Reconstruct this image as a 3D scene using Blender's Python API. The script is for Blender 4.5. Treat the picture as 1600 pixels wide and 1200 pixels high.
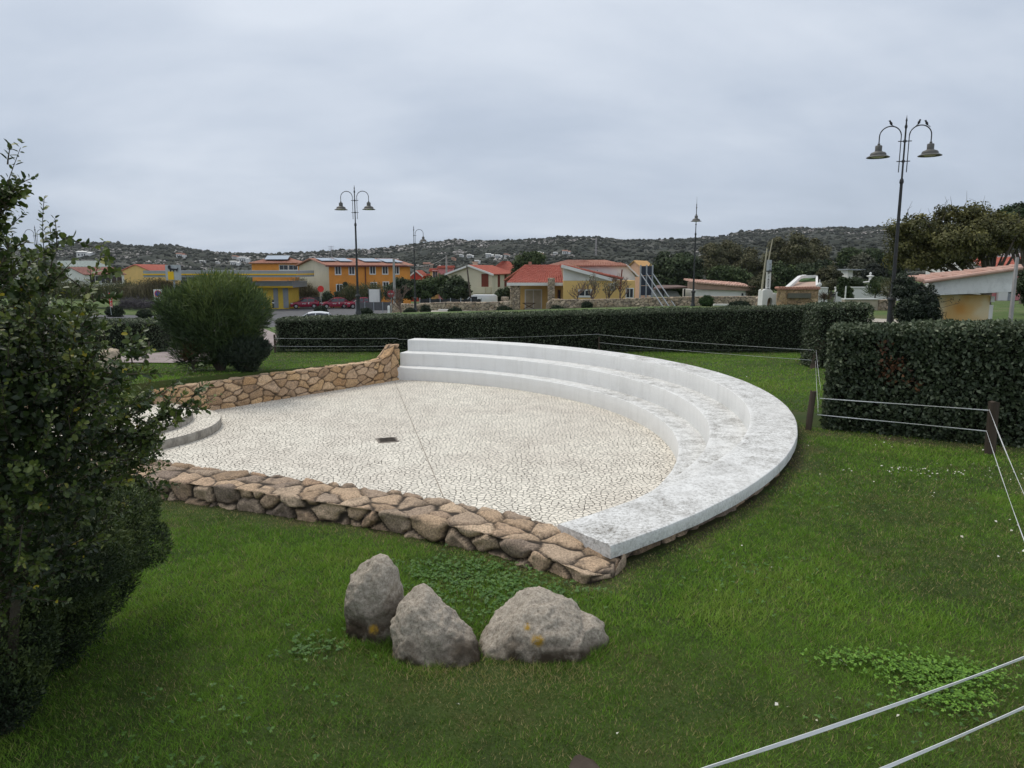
import bpy, bmesh, math, random
import numpy as np
from mathutils import Vector, Matrix, noise as mnoise
for o in list(bpy.data.objects): bpy.data.objects.remove(o)
S = bpy.context.scene
FULL = 1.0   # vegetation density
C = S.collection
R = math.radians
rng = np.random.default_rng(7)
random.seed(7)
# ------------------------------------------------------------------ camera
CZ, PITCH, FPX = 2.42, R(9.05), 1130.0
cam_d = bpy.data.cameras.new('camera'); cam = bpy.data.objects.new('camera', cam_d); C.objects.link(cam)
cam.location = (0, 0, CZ); cam.rotation_euler = (R(90) - PITCH, 0, 0)
cam_d.sensor_width = 36; cam_d.lens = FPX / 1600 * 36; cam_d.clip_start = .05; cam_d.clip_end = 6000
S.camera = cam
def U(px, py, z):            # measuring aid: a photo pixel and a known height -> plan position
    x = (px - 800) / FPX; y = (600 - py) / FPX
    dY = math.cos(PITCH) + y * math.sin(PITCH); dZ = -math.sin(PITCH) + y * math.cos(PITCH)
    t = (z - CZ) / dZ
    return x * t, dY * t
def D(px, py, Y):            # a photo pixel and a known distance -> x, z
    x = (px - 800) / FPX; y = (600 - py) / FPX
    dY = math.cos(PITCH) + y * math.sin(PITCH); dZ = -math.sin(PITCH) + y * math.cos(PITCH)
    t = Y / dY
    return x * t, CZ + dZ * t
# ------------------------------------------------------------------ world
SUN_EL, SUN_AZ = R(61), R(-52)       # azimuth measured from +Y towards +X
W = bpy.data.worlds.new("World"); S.world = W; W.use_nodes = True
wn = W.node_tree; wn.nodes.clear(); wl = wn.links.new
def wnode(t, **k):
    n = wn.nodes.new(t)
    for a, b in k.items(): setattr(n, a, b)
    return n
wo = wnode('ShaderNodeOutputWorld')
sky = wnode('ShaderNodeTexSky', sky_type='NISHITA', sun_disc=False, sun_elevation=SUN_EL, sun_rotation=SUN_AZ)
b1 = wnode('ShaderNodeBackground'); b1.inputs[1].default_value = .1; wl(sky.outputs[0], b1.inputs[0])
tc = wnode('ShaderNodeTexCoord'); sep = wnode('ShaderNodeSeparateXYZ'); wl(tc.outputs['Generated'], sep.inputs[0])
def wmath(op, a, b=None):
    n = wnode('ShaderNodeMath', operation=op)
    for i, v in enumerate((a, b)):
        if v is None: continue
        if isinstance(v, (int, float)): n.inputs[i].default_value = v
        else: wl(v, n.inputs[i])
    return n.outputs[0]
zz = wmath('ADD', wmath('MAXIMUM', sep.outputs[2], 0.0), .3)
cx = wmath('DIVIDE', sep.outputs[0], zz); cy = wmath('DIVIDE', sep.outputs[1], zz)
cmb = wnode('ShaderNodeCombineXYZ'); wl(wmath('MULTIPLY', cx, .62), cmb.inputs[0]); wl(wmath('MULTIPLY', cy, 1.15), cmb.inputs[1])
def wnoise(scale, det, rough, dist=0):
    n = wnode('ShaderNodeTexNoise'); n.inputs['Scale'].default_value = scale; n.inputs['Detail'].default_value = det
    n.inputs['Roughness'].default_value = rough; n.inputs['Distortion'].default_value = dist; wl(cmb.outputs[0], n.inputs['Vector']); return n.outputs[0]
n1 = wnoise(.7, 6, .5, .9); n2 = wnoise(2.4, 5, .55, .3)
mixn = wmath('ADD', wmath('MULTIPLY', n1, .74), wmath('MULTIPLY', n2, .26))
hgt = wmath('MULTIPLY', sep.outputs[2], .42)
val = wmath('ADD', mixn, hgt)
cr = wnode('ShaderNodeValToRGB'); wl(val, cr.inputs[0])
e = cr.color_ramp.elements; e[0].position = .42; e[0].color = (.365, .425, .515, 1); e[1].position = .70; e[1].color = (.61, .66, .735, 1)
m = e.new(.53); m.color = (.44, .50, .595, 1)
b2 = wnode('ShaderNodeBackground'); b2.inputs[1].default_value = 1.0; wl(cr.outputs[0], b2.inputs[0])
mx = wnode('ShaderNodeMixShader'); mx.inputs[0].default_value = .96; wl(b1.outputs[0], mx.inputs[1]); wl(b2.outputs[0], mx.inputs[2]); wl(mx.outputs[0], wo.inputs[0])
ld = bpy.data.lights.new('sun', 'SUN'); ld.energy = 1.4; ld.angle = R(26); ld.color = (1, .94, .84)
sun = bpy.data.objects.new('sun', ld); C.objects.link(sun)
sd = Vector((math.sin(SUN_AZ) * math.cos(SUN_EL), math.cos(SUN_AZ) * math.cos(SUN_EL), math.sin(SUN_EL)))
sun.rotation_euler = (-sd).to_track_quat('-Z', 'Y').to_euler(); sun.location = (0, 0, 60)
S.view_settings.view_transform = 'Standard'; S.view_settings.look = 'None'; S.view_settings.gamma = 1; S.view_settings.exposure = 0.28
S.render.engine = 'CYCLES'
# ------------------------------------------------------------------ numpy noise
def _h(i, j, k, s):
    n = (i.astype(np.int64) * 374761393 + j.astype(np.int64) * 668265263 + k.astype(np.int64) * 2147483647 + s * 974634777) & 0xFFFFFFFF
    n = ((n ^ (n >> 13)) * 1274126177) & 0xFFFFFFFF
    n = ((n ^ (n >> 16)) * 2246822519) & 0xFFFFFFFF
    return ((n ^ (n >> 15)) & 0xFFFFFF) / float(0xFFFFFF)
def vnoise(p, s=0):
    f = np.floor(p); d = p - f; d = d * d * (3 - 2 * d); f = f.astype(np.int64); r = 0
    for a in (0, 1):
        for b in (0, 1):
            for c in (0, 1):
                w = (d[:, 0] if a else 1 - d[:, 0]) * (d[:, 1] if b else 1 - d[:, 1]) * (d[:, 2] if c else 1 - d[:, 2])
                r = r + w * _h(f[:, 0] + a, f[:, 1] + b, f[:, 2] + c, s)
    return r
def fbm(p, sc=1., oc=4, s=0, g=.5):      # about 0..1
    p = np.asarray(p, float)
    if p.shape[1] == 2: p = np.column_stack([p, np.zeros(len(p))])
    t = 0; a = 1; n = 0
    for o in range(oc):
        t = t + a * vnoise(p * sc * 2 ** o + o * 17.3, s + o); n += a; a *= g
    return t / n
def sstep(a, b, x):
    t = np.clip((x - a) / (b - a), 0, 1); return t * t * (3 - 2 * t)
def voro(u, v, su, sv, seed, jit=.8):    # jittered grid cells: nearest id, distance to edge
    gu = u / su; gv = v / sv; iu = np.floor(gu); iv = np.floor(gv)
    F1 = np.full(u.shape, 1e9); F2 = F1.copy(); ID = np.zeros(u.shape); RU = np.zeros(u.shape); RV = RU.copy()
    C1u = np.zeros(u.shape); C1v = C1u.copy()
    allc = []
    for a in (-2, -1, 0, 1, 2):
        for b in (-2, -1, 0, 1, 2):
            ju, jv = iu + a, iv + b
            cu = (ju + .5 + jit * (_h(ju, jv, ju * 0, seed) - .5)) * su
            cv = (jv + .5 + jit * (_h(ju, jv, ju * 0, seed + 9) - .5)) * sv
            wgt = .0 + .25 * min(su, sv) * _h(ju, jv, ju * 0, seed + 21)
            d = np.hypot(u - cu, v - cv) - wgt
            idd = _h(ju, jv, ju * 0, seed + 5)
            near = d < F1
            F2 = np.where(near, F1, np.minimum(F2, d)); ID = np.where(near, idd, ID); RU = np.where(near, u - cu, RU); RV = np.where(near, v - cv, RV); F1 = np.where(near, d, F1)
    return ID, (F2 - F1) * .5, RU, RV
# ------------------------------------------------------------------ mesh helpers
def nmesh(name, verts, faces, m=None, parent=None, attrs=None, smooth=False, mats=None, fmat=None):
    verts = np.asarray(verts, dtype=np.float32).reshape(-1, 3)
    me = bpy.data.meshes.new(name)
    if isinstance(faces, np.ndarray):
        k = faces.shape[1]; nf = len(faces)
        me.vertices.add(len(verts)); me.vertices.foreach_set('co', verts.ravel())
        me.loops.add(nf * k); me.loops.foreach_set('vertex_index', faces.astype(np.int32).ravel())
        me.polygons.add(nf); me.polygons.foreach_set('loop_start', np.arange(0, nf * k, k, dtype=np.int32))
        me.polygons.foreach_set('loop_total', np.full(nf, k, dtype=np.int32))
        me.update(calc_edges=True)
    else:
        me.from_pydata([tuple(v) for v in verts], [], [tuple(f) for f in faces]); me.update()
    if attrs:
        for an, av in attrs.items():
            av = np.asarray(av, dtype=np.float32)
            if av.ndim == 1:
                a = me.attributes.new(an, 'FLOAT', 'POINT'); a.data.foreach_set('value', av)
            else:
                a = me.attributes.new(an, 'FLOAT_VECTOR', 'POINT'); a.data.foreach_set('vector', av.ravel())
    if smooth: me.polygons.foreach_set('use_smooth', np.ones(len(me.polygons), dtype=bool))
    for mm in (mats or ([m] if m else [])): me.materials.append(mm)
    if fmat is not None: me.polygons.foreach_set('material_index', np.asarray(fmat, dtype=np.int32))
    o = bpy.data.objects.new(name, me); C.objects.link(o)
    if parent: o.parent = parent
    return o
def tag(o, label=None, cat=None, group=None, kind=None):
    if label: o['label'] = label
    if cat: o['category'] = cat
    if group: o['group'] = group
    if kind: o['kind'] = kind
    return o
def thing(name, label, cat, loc=(0, 0, 0), rz=0, group=None):
    o = bpy.data.objects.new(name, None); C.objects.link(o); o.location = loc; o.rotation_euler = (0, 0, rz)
    o.empty_display_size = .2
    return tag(o, label, cat, group)
def copy_tree(o, parent=None, top=True):
    c = o.copy(); C.objects.link(c)
    if parent: c.parent = parent
    for ch in [x for x in bpy.data.objects if x.parent == o]: copy_tree(ch, c, False)
    return c
def gridf(nu, nv, closed_u=False, closed_v=False):
    i = np.arange(nu if closed_u else nu - 1); j = np.arange(nv if closed_v else nv - 1)
    I, J = np.meshgrid(i, j, indexing='ij'); I2 = (I + 1) % nu; J2 = (J + 1) % nv
    return np.stack([I * nv + J, I2 * nv + J, I2 * nv + J2, I * nv + J2], -1).reshape(-1, 4)
class MB:                                  # collects simple shapes, linked as one mesh
    def __init__(s): s.v = []; s.f = []
    def box(s, x0, x1, y0, y1, z0, z1, rot=None, bev=0):
        n = len(s.v); p = [(x0, y0, z0), (x1, y0, z0), (x1, y1, z0), (x0, y1, z0), (x0, y0, z1), (x1, y0, z1), (x1, y1, z1), (x0, y1, z1)]
        if rot: p = [rot(Vector(q)) for q in p]
        s.v += [tuple(q) for q in p]
        s.f += [tuple(n + i for i in f) for f in ((3, 2, 1, 0), (4, 5, 6, 7), (0, 1, 5, 4), (1, 2, 6, 5), (2, 3, 7, 6), (3, 0, 4, 7))]; return s
    def bar(s, a, b, w, h=None, n=4, r2=None):  # prism or tube from a to b
        a = Vector(a); b = Vector(b); d = (b - a).normalized(); up = Vector((0, 0, 1)) if abs(d.z) < .95 else Vector((0, 1, 0))
        x = d.cross(up).normalized(); y = x.cross(d).normalized(); k = len(s.v); h = h or w; r2 = 1 if r2 is None else r2
        ph = math.pi / n if n == 4 else 0; sc = math.sqrt(2) if n == 4 else 1
        for q, sz in ((a, 1), (b, r2)):
            for i in range(n):
                t = 2 * math.pi * i / n + ph
                s.v.append(tuple(q + x * math.cos(t) * w * .5 * sc * sz + y * math.sin(t) * h * .5 * sc * sz))
        for i in range(n): s.f.append((k + i, k + (i + 1) % n, k + n + (i + 1) % n, k + n + i))
        s.f.append(tuple(k + i for i in reversed(range(n)))); s.f.append(tuple(k + n + i for i in range(n))); return s
    def tube(s, pts, r, n=6, cap=True):
        pts = [Vector(p) for p in pts]; rs = r if isinstance(r, (list, tuple)) else [r] * len(pts); k = len(s.v)
        for i, p in enumerate(pts):
            d = (pts[min(i + 1, len(pts) - 1)] - pts[max(i - 1, 0)]).normalized()
            up = Vector((0, 0, 1)) if abs(d.z) < .9 else Vector((0, 1, 0))
            x = d.cross(up).normalized(); y = x.cross(d).normalized()
            for j in range(n):
                t = 2 * math.pi * j / n; s.v.append(tuple(p + (x * math.cos(t) + y * math.sin(t)) * rs[i]))
        for i in range(len(pts) - 1):
            for j in range(n): s.f.append((k + i * n + j, k + i * n + (j + 1) % n, k + (i + 1) * n + (j + 1) % n, k + (i + 1) * n + j))
        if cap: s.f.append(tuple(k + j for j in reversed(range(n)))); s.f.append(tuple(k + (len(pts) - 1) * n + j for j in range(n)))
        return s
    def lathe(s, c, prof, n=16, ax=None):     # prof: (r, z)
        k = len(s.v); c = Vector(c)
        for r, z in prof:
            for j in range(n):
                t = 2 * math.pi * j / n; q = Vector((r * math.cos(t), r * math.sin(t), z))
                if ax: q = ax @ q
                s.v.append(tuple(c + q))
        for i in range(len(prof) - 1):
            for j in range(n): s.f.append((k + i * n + j, k + i * n + (j + 1) % n, k + (i + 1) * n + (j + 1) % n, k + (i + 1) * n + j))
        s.f.append(tuple(k + j for j in reversed(range(n)))); s.f.append(tuple(k + (len(prof) - 1) * n + j for j in range(n))); return s
    def poly(s, pts, t=None):                 # polygon, optionally thick along vector t
        k = len(s.v); n = len(pts); s.v += [tuple(p) for p in pts]
        if t is None: s.f.append(tuple(range(k, k + n))); return s
        s.v += [(p[0] + t[0], p[1] + t[1], p[2] + t[2]) for p in pts]
        s.f.append(tuple(range(k + n - 1, k - 1, -1))); s.f.append(tuple(range(k + n, k + 2 * n)))
        for i in range(n): s.f.append((k + i, k + (i + 1) % n, k + n + (i + 1) % n, k + n + i))
        return s
    def build(s, name, m, parent=None, smooth=False, bevel=0):
        o = nmesh(name, np.array(s.v), s.f, m, parent, smooth=False)
        if bevel:
            bm = bmesh.new(); bm.from_mesh(o.data); bmesh.ops.remove_doubles(bm, verts=bm.verts, dist=1e-5)
            bmesh.ops.bevel(bm, geom=[e for e in bm.edges if len(e.link_faces) == 2 and e.calc_face_angle(0) > .5], offset=bevel, segments=2, affect='EDGES', profile=.6)
            bm.to_mesh(o.data); bm.free()
        if smooth:
            for p in o.data.polygons: p.use_smooth = True
            try: o.data.set_sharp_from_angle(angle=R(40))
            except Exception: pass
        return o
# ------------------------------------------------------------------ materials
MAT = {}
def mat(name, stops, scale=3., rough=.85, bump=0., bscale=None, attr=None, detail=6, metal=0., dirt=None, stretch=(1, 1, 1), spec=.3, world=False, attr_mix=1., trans=0.):
    """stops: list of (pos, rgb). Driven by noise, or by a named attribute blended with noise."""
    if name in MAT: return MAT[name]
    m = bpy.data.materials.new(name); m.use_nodes = True; nt = m.node_tree; N = nt.nodes; L = nt.links.new
    bs = N['Principled BSDF']; bs.inputs['Roughness'].default_value = rough; bs.inputs['Metallic'].default_value = metal
    bs.inputs['Specular IOR Level'].default_value = spec
    tc = N.new('ShaderNodeTexCoord'); mp = N.new('ShaderNodeMapping'); mp.inputs['Scale'].default_value = stretch
    if world:
        g = N.new('ShaderNodeNewGeometry'); L(g.outputs['Position'], mp.inputs[0])
    else: L(tc.outputs['Object'], mp.inputs[0])
    nz = N.new('ShaderNodeTexNoise'); nz.inputs['Scale'].default_value = scale; nz.inputs['Detail'].default_value = detail; nz.inputs['Roughness'].default_value = .6
    L(mp.outputs[0], nz.inputs['Vector'])
    cr = N.new('ShaderNodeValToRGB'); el = cr.color_ramp.elements
    while len(el) > 1: el.remove(el[-1])
    for i, (p, c) in enumerate(stops):
        if i == 0: el[0].position = p; el[0].color = (*c, 1)
        else: q = el.new(p); q.color = (*c, 1)
    if attr:
        at = N.new('ShaderNodeAttribute'); at.attribute_name = attr
        mm = N.new('ShaderNodeMix'); mm.data_type = 'FLOAT'; mm.inputs[0].default_value = attr_mix
        L(nz.outputs[0], mm.inputs[2]); L(at.outputs['Fac'], mm.inputs[3]); L(mm.outputs[0], cr.inputs[0])
    else: L(nz.outputs[0], cr.inputs[0])
    col = cr.outputs[0]
    if dirt:                                    # (rgb, scale, amount, stretch)
        d2 = N.new('ShaderNodeTexNoise'); d2.inputs['Scale'].default_value = dirt[1]; d2.inputs['Detail'].default_value = 8; d2.inputs['Roughness'].default_value = .7
        mp2 = N.new('ShaderNodeMapping'); mp2.inputs['Scale'].default_value = dirt[3] if len(dirt) > 3 else (1, 1, 1); L(tc.outputs['Object'], mp2.inputs[0]); L(mp2.outputs[0], d2.inputs['Vector'])
        r2 = N.new('ShaderNodeMapRange'); r2.inputs[1].default_value = .5; r2.inputs[2].default_value = .75; r2.inputs[4].default_value = dirt[2]
        L(d2.outputs[0], r2.inputs[0])
        mc = N.new('ShaderNodeMix'); mc.data_type = 'RGBA'; L(r2.outputs[0], mc.inputs[0]); L(col, mc.inputs[6]); mc.inputs[7].default_value = (*dirt[0], 1); col = mc.outputs[2]
    L(col, bs.inputs['Base Color'])
    if bump:
        b = N.new('ShaderNodeBump'); b.inputs['Strength'].default_value = 1; b.inputs['Distance'].default_value = bump
        nb = N.new('ShaderNodeTexNoise'); nb.inputs['Scale'].default_value = bscale or scale * 4; nb.inputs['Detail'].default_value = 5; L(mp.outputs[0], nb.inputs['Vector'])
        L(nb.outputs[0], b.inputs['Height']); L(b.outputs[0], bs.inputs['Normal'])
    if trans:
        tr = N.new('ShaderNodeBsdfTranslucent'); L(col, tr.inputs[0]); ms = N.new('ShaderNodeMixShader'); ms.inputs[0].default_value = trans
        L(bs.outputs[0], ms.inputs[1]); L(tr.outputs[0], ms.inputs[2]); L(ms.outputs[0], N['Material Output'].inputs[0])
    MAT[name] = m; return m
def flat(name, c, rough=.7, var=.15, scale=2., metal=0., bump=0., spec=.3, dirt=None):
    return mat(name, [(.3, tuple(x * (1 - var) for x in c)), (.7, tuple(min(1, x * (1 + var)) for x in c))], scale=scale, rough=rough, metal=metal, bump=bump, spec=spec, dirt=dirt)
# ------------------------------------------------------------------ terrain height
_cp = []
for px, py, Y in [(560, 490, 43), (649, 485, 67), (1085, 477, 56), (500, 483, 104), (440, 483, 104), (330, 484, 104), (620, 485, 90), (850, 489, 74), (720, 489, 70),
                  (1000, 480, 72), (1180, 478, 68), (1240, 481, 50), (1391, 512, 26.7), (1340, 484, 40), (1560, 512, 30), (1590, 470, 60), (60, 470, 120), (230, 472, 140), (230, 493, 60), (60, 494, 60), (430, 506, 60), (486, 513, 56), (430, 514, 43), (330, 510, 50), (470, 500, 78), (380, 500, 80), 
                  (700, 470, 150), (1000, 462, 150), (1300, 452, 120), (1590, 440, 140), (0, 455, 190), (500, 455, 190), (900, 452, 190), (1250, 445, 190), (1600, 430, 190), (1430, 468, 56), (1330, 450, 80)]:
    x, z = D(px, py, Y); _cp.append((x, Y, z))
for x in (-22, -14, -7, 0, 7, 12): _cp += [(x, 24.5, -.40 + max(0, x) * .012), (x * 1.1, 28, -.42 + max(0, x) * .015)]
_cp += [(-30, 40, -.8), (0, 35, -.35), (45, 30, .8), (-60, 30, -1), (-160, 150, -5), (140, 150, 3)]
_cp = np.array(_cp)
def _tp(r): return r * r * np.log(r + 1e-6)
_K = _tp(np.hypot(_cp[:, None, 0] - _cp[None, :, 0], _cp[:, None, 1] - _cp[None, :, 1])) + np.eye(len(_cp)) * 6.
_P = np.column_stack([np.ones(len(_cp)), _cp[:, :2]])
_A = np.block([[_K, _P], [_P.T, np.zeros((3, 3))]]); _w = np.linalg.solve(_A, np.concatenate([_cp[:, 2], np.zeros(3)]))
def gz(x, y):
    x = np.atleast_1d(np.asarray(x, float)); y = np.atleast_1d(np.asarray(y, float))
    r = _tp(np.hypot(x[:, None] - _cp[None, :, 0], y[:, None] - _cp[None, :, 1])) @ _w[:-3] + _w[-3] + x * _w[-2] + y * _w[-1]
    near = -.42 * np.clip((y - 13.2) / 12.3, 0, 1.2) ** 1.1 * (1 - .55 * sstep(2, 8, x) * sstep(24, 19, y))
    t = sstep(24, 29, y); return near * (1 - t) + r * t
def g1(x, y): return float(gz(x, y)[0])
# ------------------------------------------------------------------ amphitheatre geometry
AC = (-5.38, 13.45); RO, R3, R2, R1 = 10.03, 9.38, 8.80, 8.33
Z3, Z2, Z1, ZF = .22, -.125, -.515, -.88
A0, A1 = R(-52), R(77)
def arc(r, a): return AC[0] + r * math.cos(a), AC[1] + r * math.sin(a)
NEARW = [(.80, 5.42), (0.30, 5.86), (-.12, 6.17), (-1.22, 6.74), (-2.68, 7.32), (-3.85, 7.70), (-5.2, 8.1)]       # centre line of the near stone wall
FARW = [(-3.50, 21.75), (-3.80, 21.25), (-5.34, 19.25), (-6.32, 18.0), (-7.05, 17.05), (-7.95, 15.75)]
LEFTW = [(-8.6, 15.3), (-9.9, 14.2), (-10.2, 12.4), (-9.4, 10.2), (-7.6, 8.8), (-5.3, 8.12)]
inside_poly = [arc(RO - .25, A0 + (A1 - A0) * i / 60) for i in range(61)] + FARW[1:] + LEFTW + NEARW[::-1]
def in_poly(x, y, poly):
    x = np.asarray(x); y = np.asarray(y); c = np.zeros(x.shape, bool); n = len(poly)
    for i in range(n):
        x1, y1 = poly[i]; x2, y2 = poly[i - 1]
        if y1 == y2: continue
        k = ((y1 > y) != (y2 > y)) & (x < (x2 - x1) * (y - y1) / (y2 - y1) + x1); c ^= k
    return c
# ================================================================== GROUND
def seg_dist(x, y, pts):
    d = np.full(np.shape(x), 1e9)
    for (ax, ay), (bx, by) in zip(pts[:-1], pts[1:]):
        L2 = (bx - ax) ** 2 + (by - ay) ** 2; t = np.clip(((x - ax) * (bx - ax) + (y - ay) * (by - ay)) / L2, 0, 1)
        d = np.minimum(d, np.hypot(x - ax - t * (bx - ax), y - ay - t * (by - ay)))
    return d
m_soil = mat('lawn_soil_base', [(.3, (.024, .036, .007)), (.5, (.04, .065, .010)), (.7, (.06, .06, .018))], scale=1.3, rough=.95, bump=.02, bscale=30)
gx = np.arange(-24, 17.01, .16); gy = np.arange(.5, 27.01, .16)
GX, GY = np.meshgrid(gx, gy, indexing='ij'); zx = gz(GX.ravel(), GY.ravel())
def lawn_bump(x, y): return (fbm(np.column_stack([x, y]), .8, 3, 3) - .5) * .05
nzz = lawn_bump(GX.ravel(), GY.ravel())
ins = in_poly(GX.ravel(), GY.ravel(), inside_poly)
z = zx + nzz; z[ins] = ZF - .5
NEARX = [(.60, 5.60)] + NEARW[1:]
def edge_dist(x, y):      # distance from the masonry and the hedge feet, where the turf thins out
    rr = np.hypot(x - AC[0], y - AC[1]); an = np.arctan2(y - AC[1], x - AC[0])
    e1 = seg_dist(x, y, NEARX) - .28; e2 = np.where((an < A1) & (an > A0 - .05), np.abs(rr - RO), 9)
    return np.minimum(np.minimum(e1, e2 + .12 * sstep(R(-10), R(20), an)), np.minimum(np.where((x > 4.3) & (y < 13), np.abs(10.55 - .46 * (x - 4.72) - y) * .55, 9), np.where((x > 5.2) & (y > 4.5) & (y < 10), np.maximum(0, 4.3 + (y - 4.5) * .55 - x) * .3 + .12, 9)))
ed = edge_dist(GX.ravel(), GY.ravel()) + (fbm(np.column_stack([GX.ravel(), GY.ravel()]), 3, 3, 66) - .5) * .35
_nt = m_soil.node_tree; _b = _nt.nodes['Principled BSDF']; _l = _b.inputs['Base Color'].links[0].from_socket
_a = _nt.nodes.new('ShaderNodeAttribute'); _a.attribute_name = 'bare'; _m = _nt.nodes.new('ShaderNodeMix'); _m.data_type = 'RGBA'; _nt.links.new(_a.outputs['Fac'], _m.inputs[0]); _nt.links.new(_l, _m.inputs[6]); _m.inputs[7].default_value = (.062, .045, .024, 1); _nt.links.new(_m.outputs[2], _b.inputs['Base Color'])
tag(nmesh('lawn', np.column_stack([GX.ravel(), GY.ravel(), z]), gridf(len(gx), len(gy)), m_soil, None, {'bare': sstep(.12, -.05, ed) * .85}, smooth=True), kind='structure')
# far ground sheet, sunk under the lawn, reaching to the hills
gx = np.concatenate([np.arange(-420, -60, 12), np.arange(-60, 60, 2.), np.arange(60, 421, 12)]); gy = np.concatenate([[-30, -10, 00.4, 25.6], np.arange(26.4, 120, 1.6), np.arange(120, 330, 8)])
GX, GY = np.meshgrid(gx, gy, indexing='ij'); gxr, gyr = GX.ravel(), GY.ravel()
z = gz(np.clip(gxr, -170, 170), np.clip(gyr, 0, 200)) - .03
z[gyr < 26] = -1.9
m_far = mat('field_grass', [(.3, (.05, .075, .02)), (.5, (.08, .13, .03)), (.62, (.12, .13, .05)), (.75, (.15, .13, .08))], scale=.35, rough=.95, detail=8, bump=.06, bscale=12)
tag(nmesh('field', np.column_stack([gxr, gyr, z]), gridf(len(gx), len(gy)), m_far, smooth=True), kind='structure')
def sheet(name, poly, dz, m, step=1.5):     # a draped sheet inside a plan polygon
    xs = [p[0] for p in poly]; ys = [p[1] for p in poly]
    bm = bmesh.new(); vs = [bm.verts.new((x, y, 0)) for x, y in poly]; bm.faces.new(vs)
    for k in np.arange(min(xs), max(xs), step):
        bmesh.ops.bisect_plane(bm, geom=bm.verts[:] + bm.edges[:] + bm.faces[:], plane_co=(k, 0, 0), plane_no=(1, 0, 0))
    for k in np.arange(min(ys), max(ys), step):
        bmesh.ops.bisect_plane(bm, geom=bm.verts[:] + bm.edges[:] + bm.faces[:], plane_co=(0, k, 0), plane_no=(0, 1, 0))
    bmesh.ops.triangulate(bm, faces=bm.faces[:])
    co = np.array([v.co[:] for v in bm.verts]); zz = gz(co[:, 0], co[:, 1])
    for v, q in zip(bm.verts, zz): v.co.z = q + dz
    me = bpy.data.meshes.new(name); bm.to_mesh(me); bm.free(); me.materials.append(m)
    for p in me.polygons: p.use_smooth = True
    o = bpy.data.objects.new(name, me); C.objects.link(o); return tag(o, kind='structure')
m_asph = mat('asphalt', [(.3, (.085, .085, .09)), (.7, (.13, .127, .13))], scale=2, rough=.9, bump=.004, bscale=60, dirt=((.06, .06, .06), .4, .5))
m_pave = mat('pink_paving', [(.3, (.25, .2, .19)), (.7, (.36, .3, .28))], scale=1.2, rough=.9, bump=.003, bscale=40)
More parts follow.
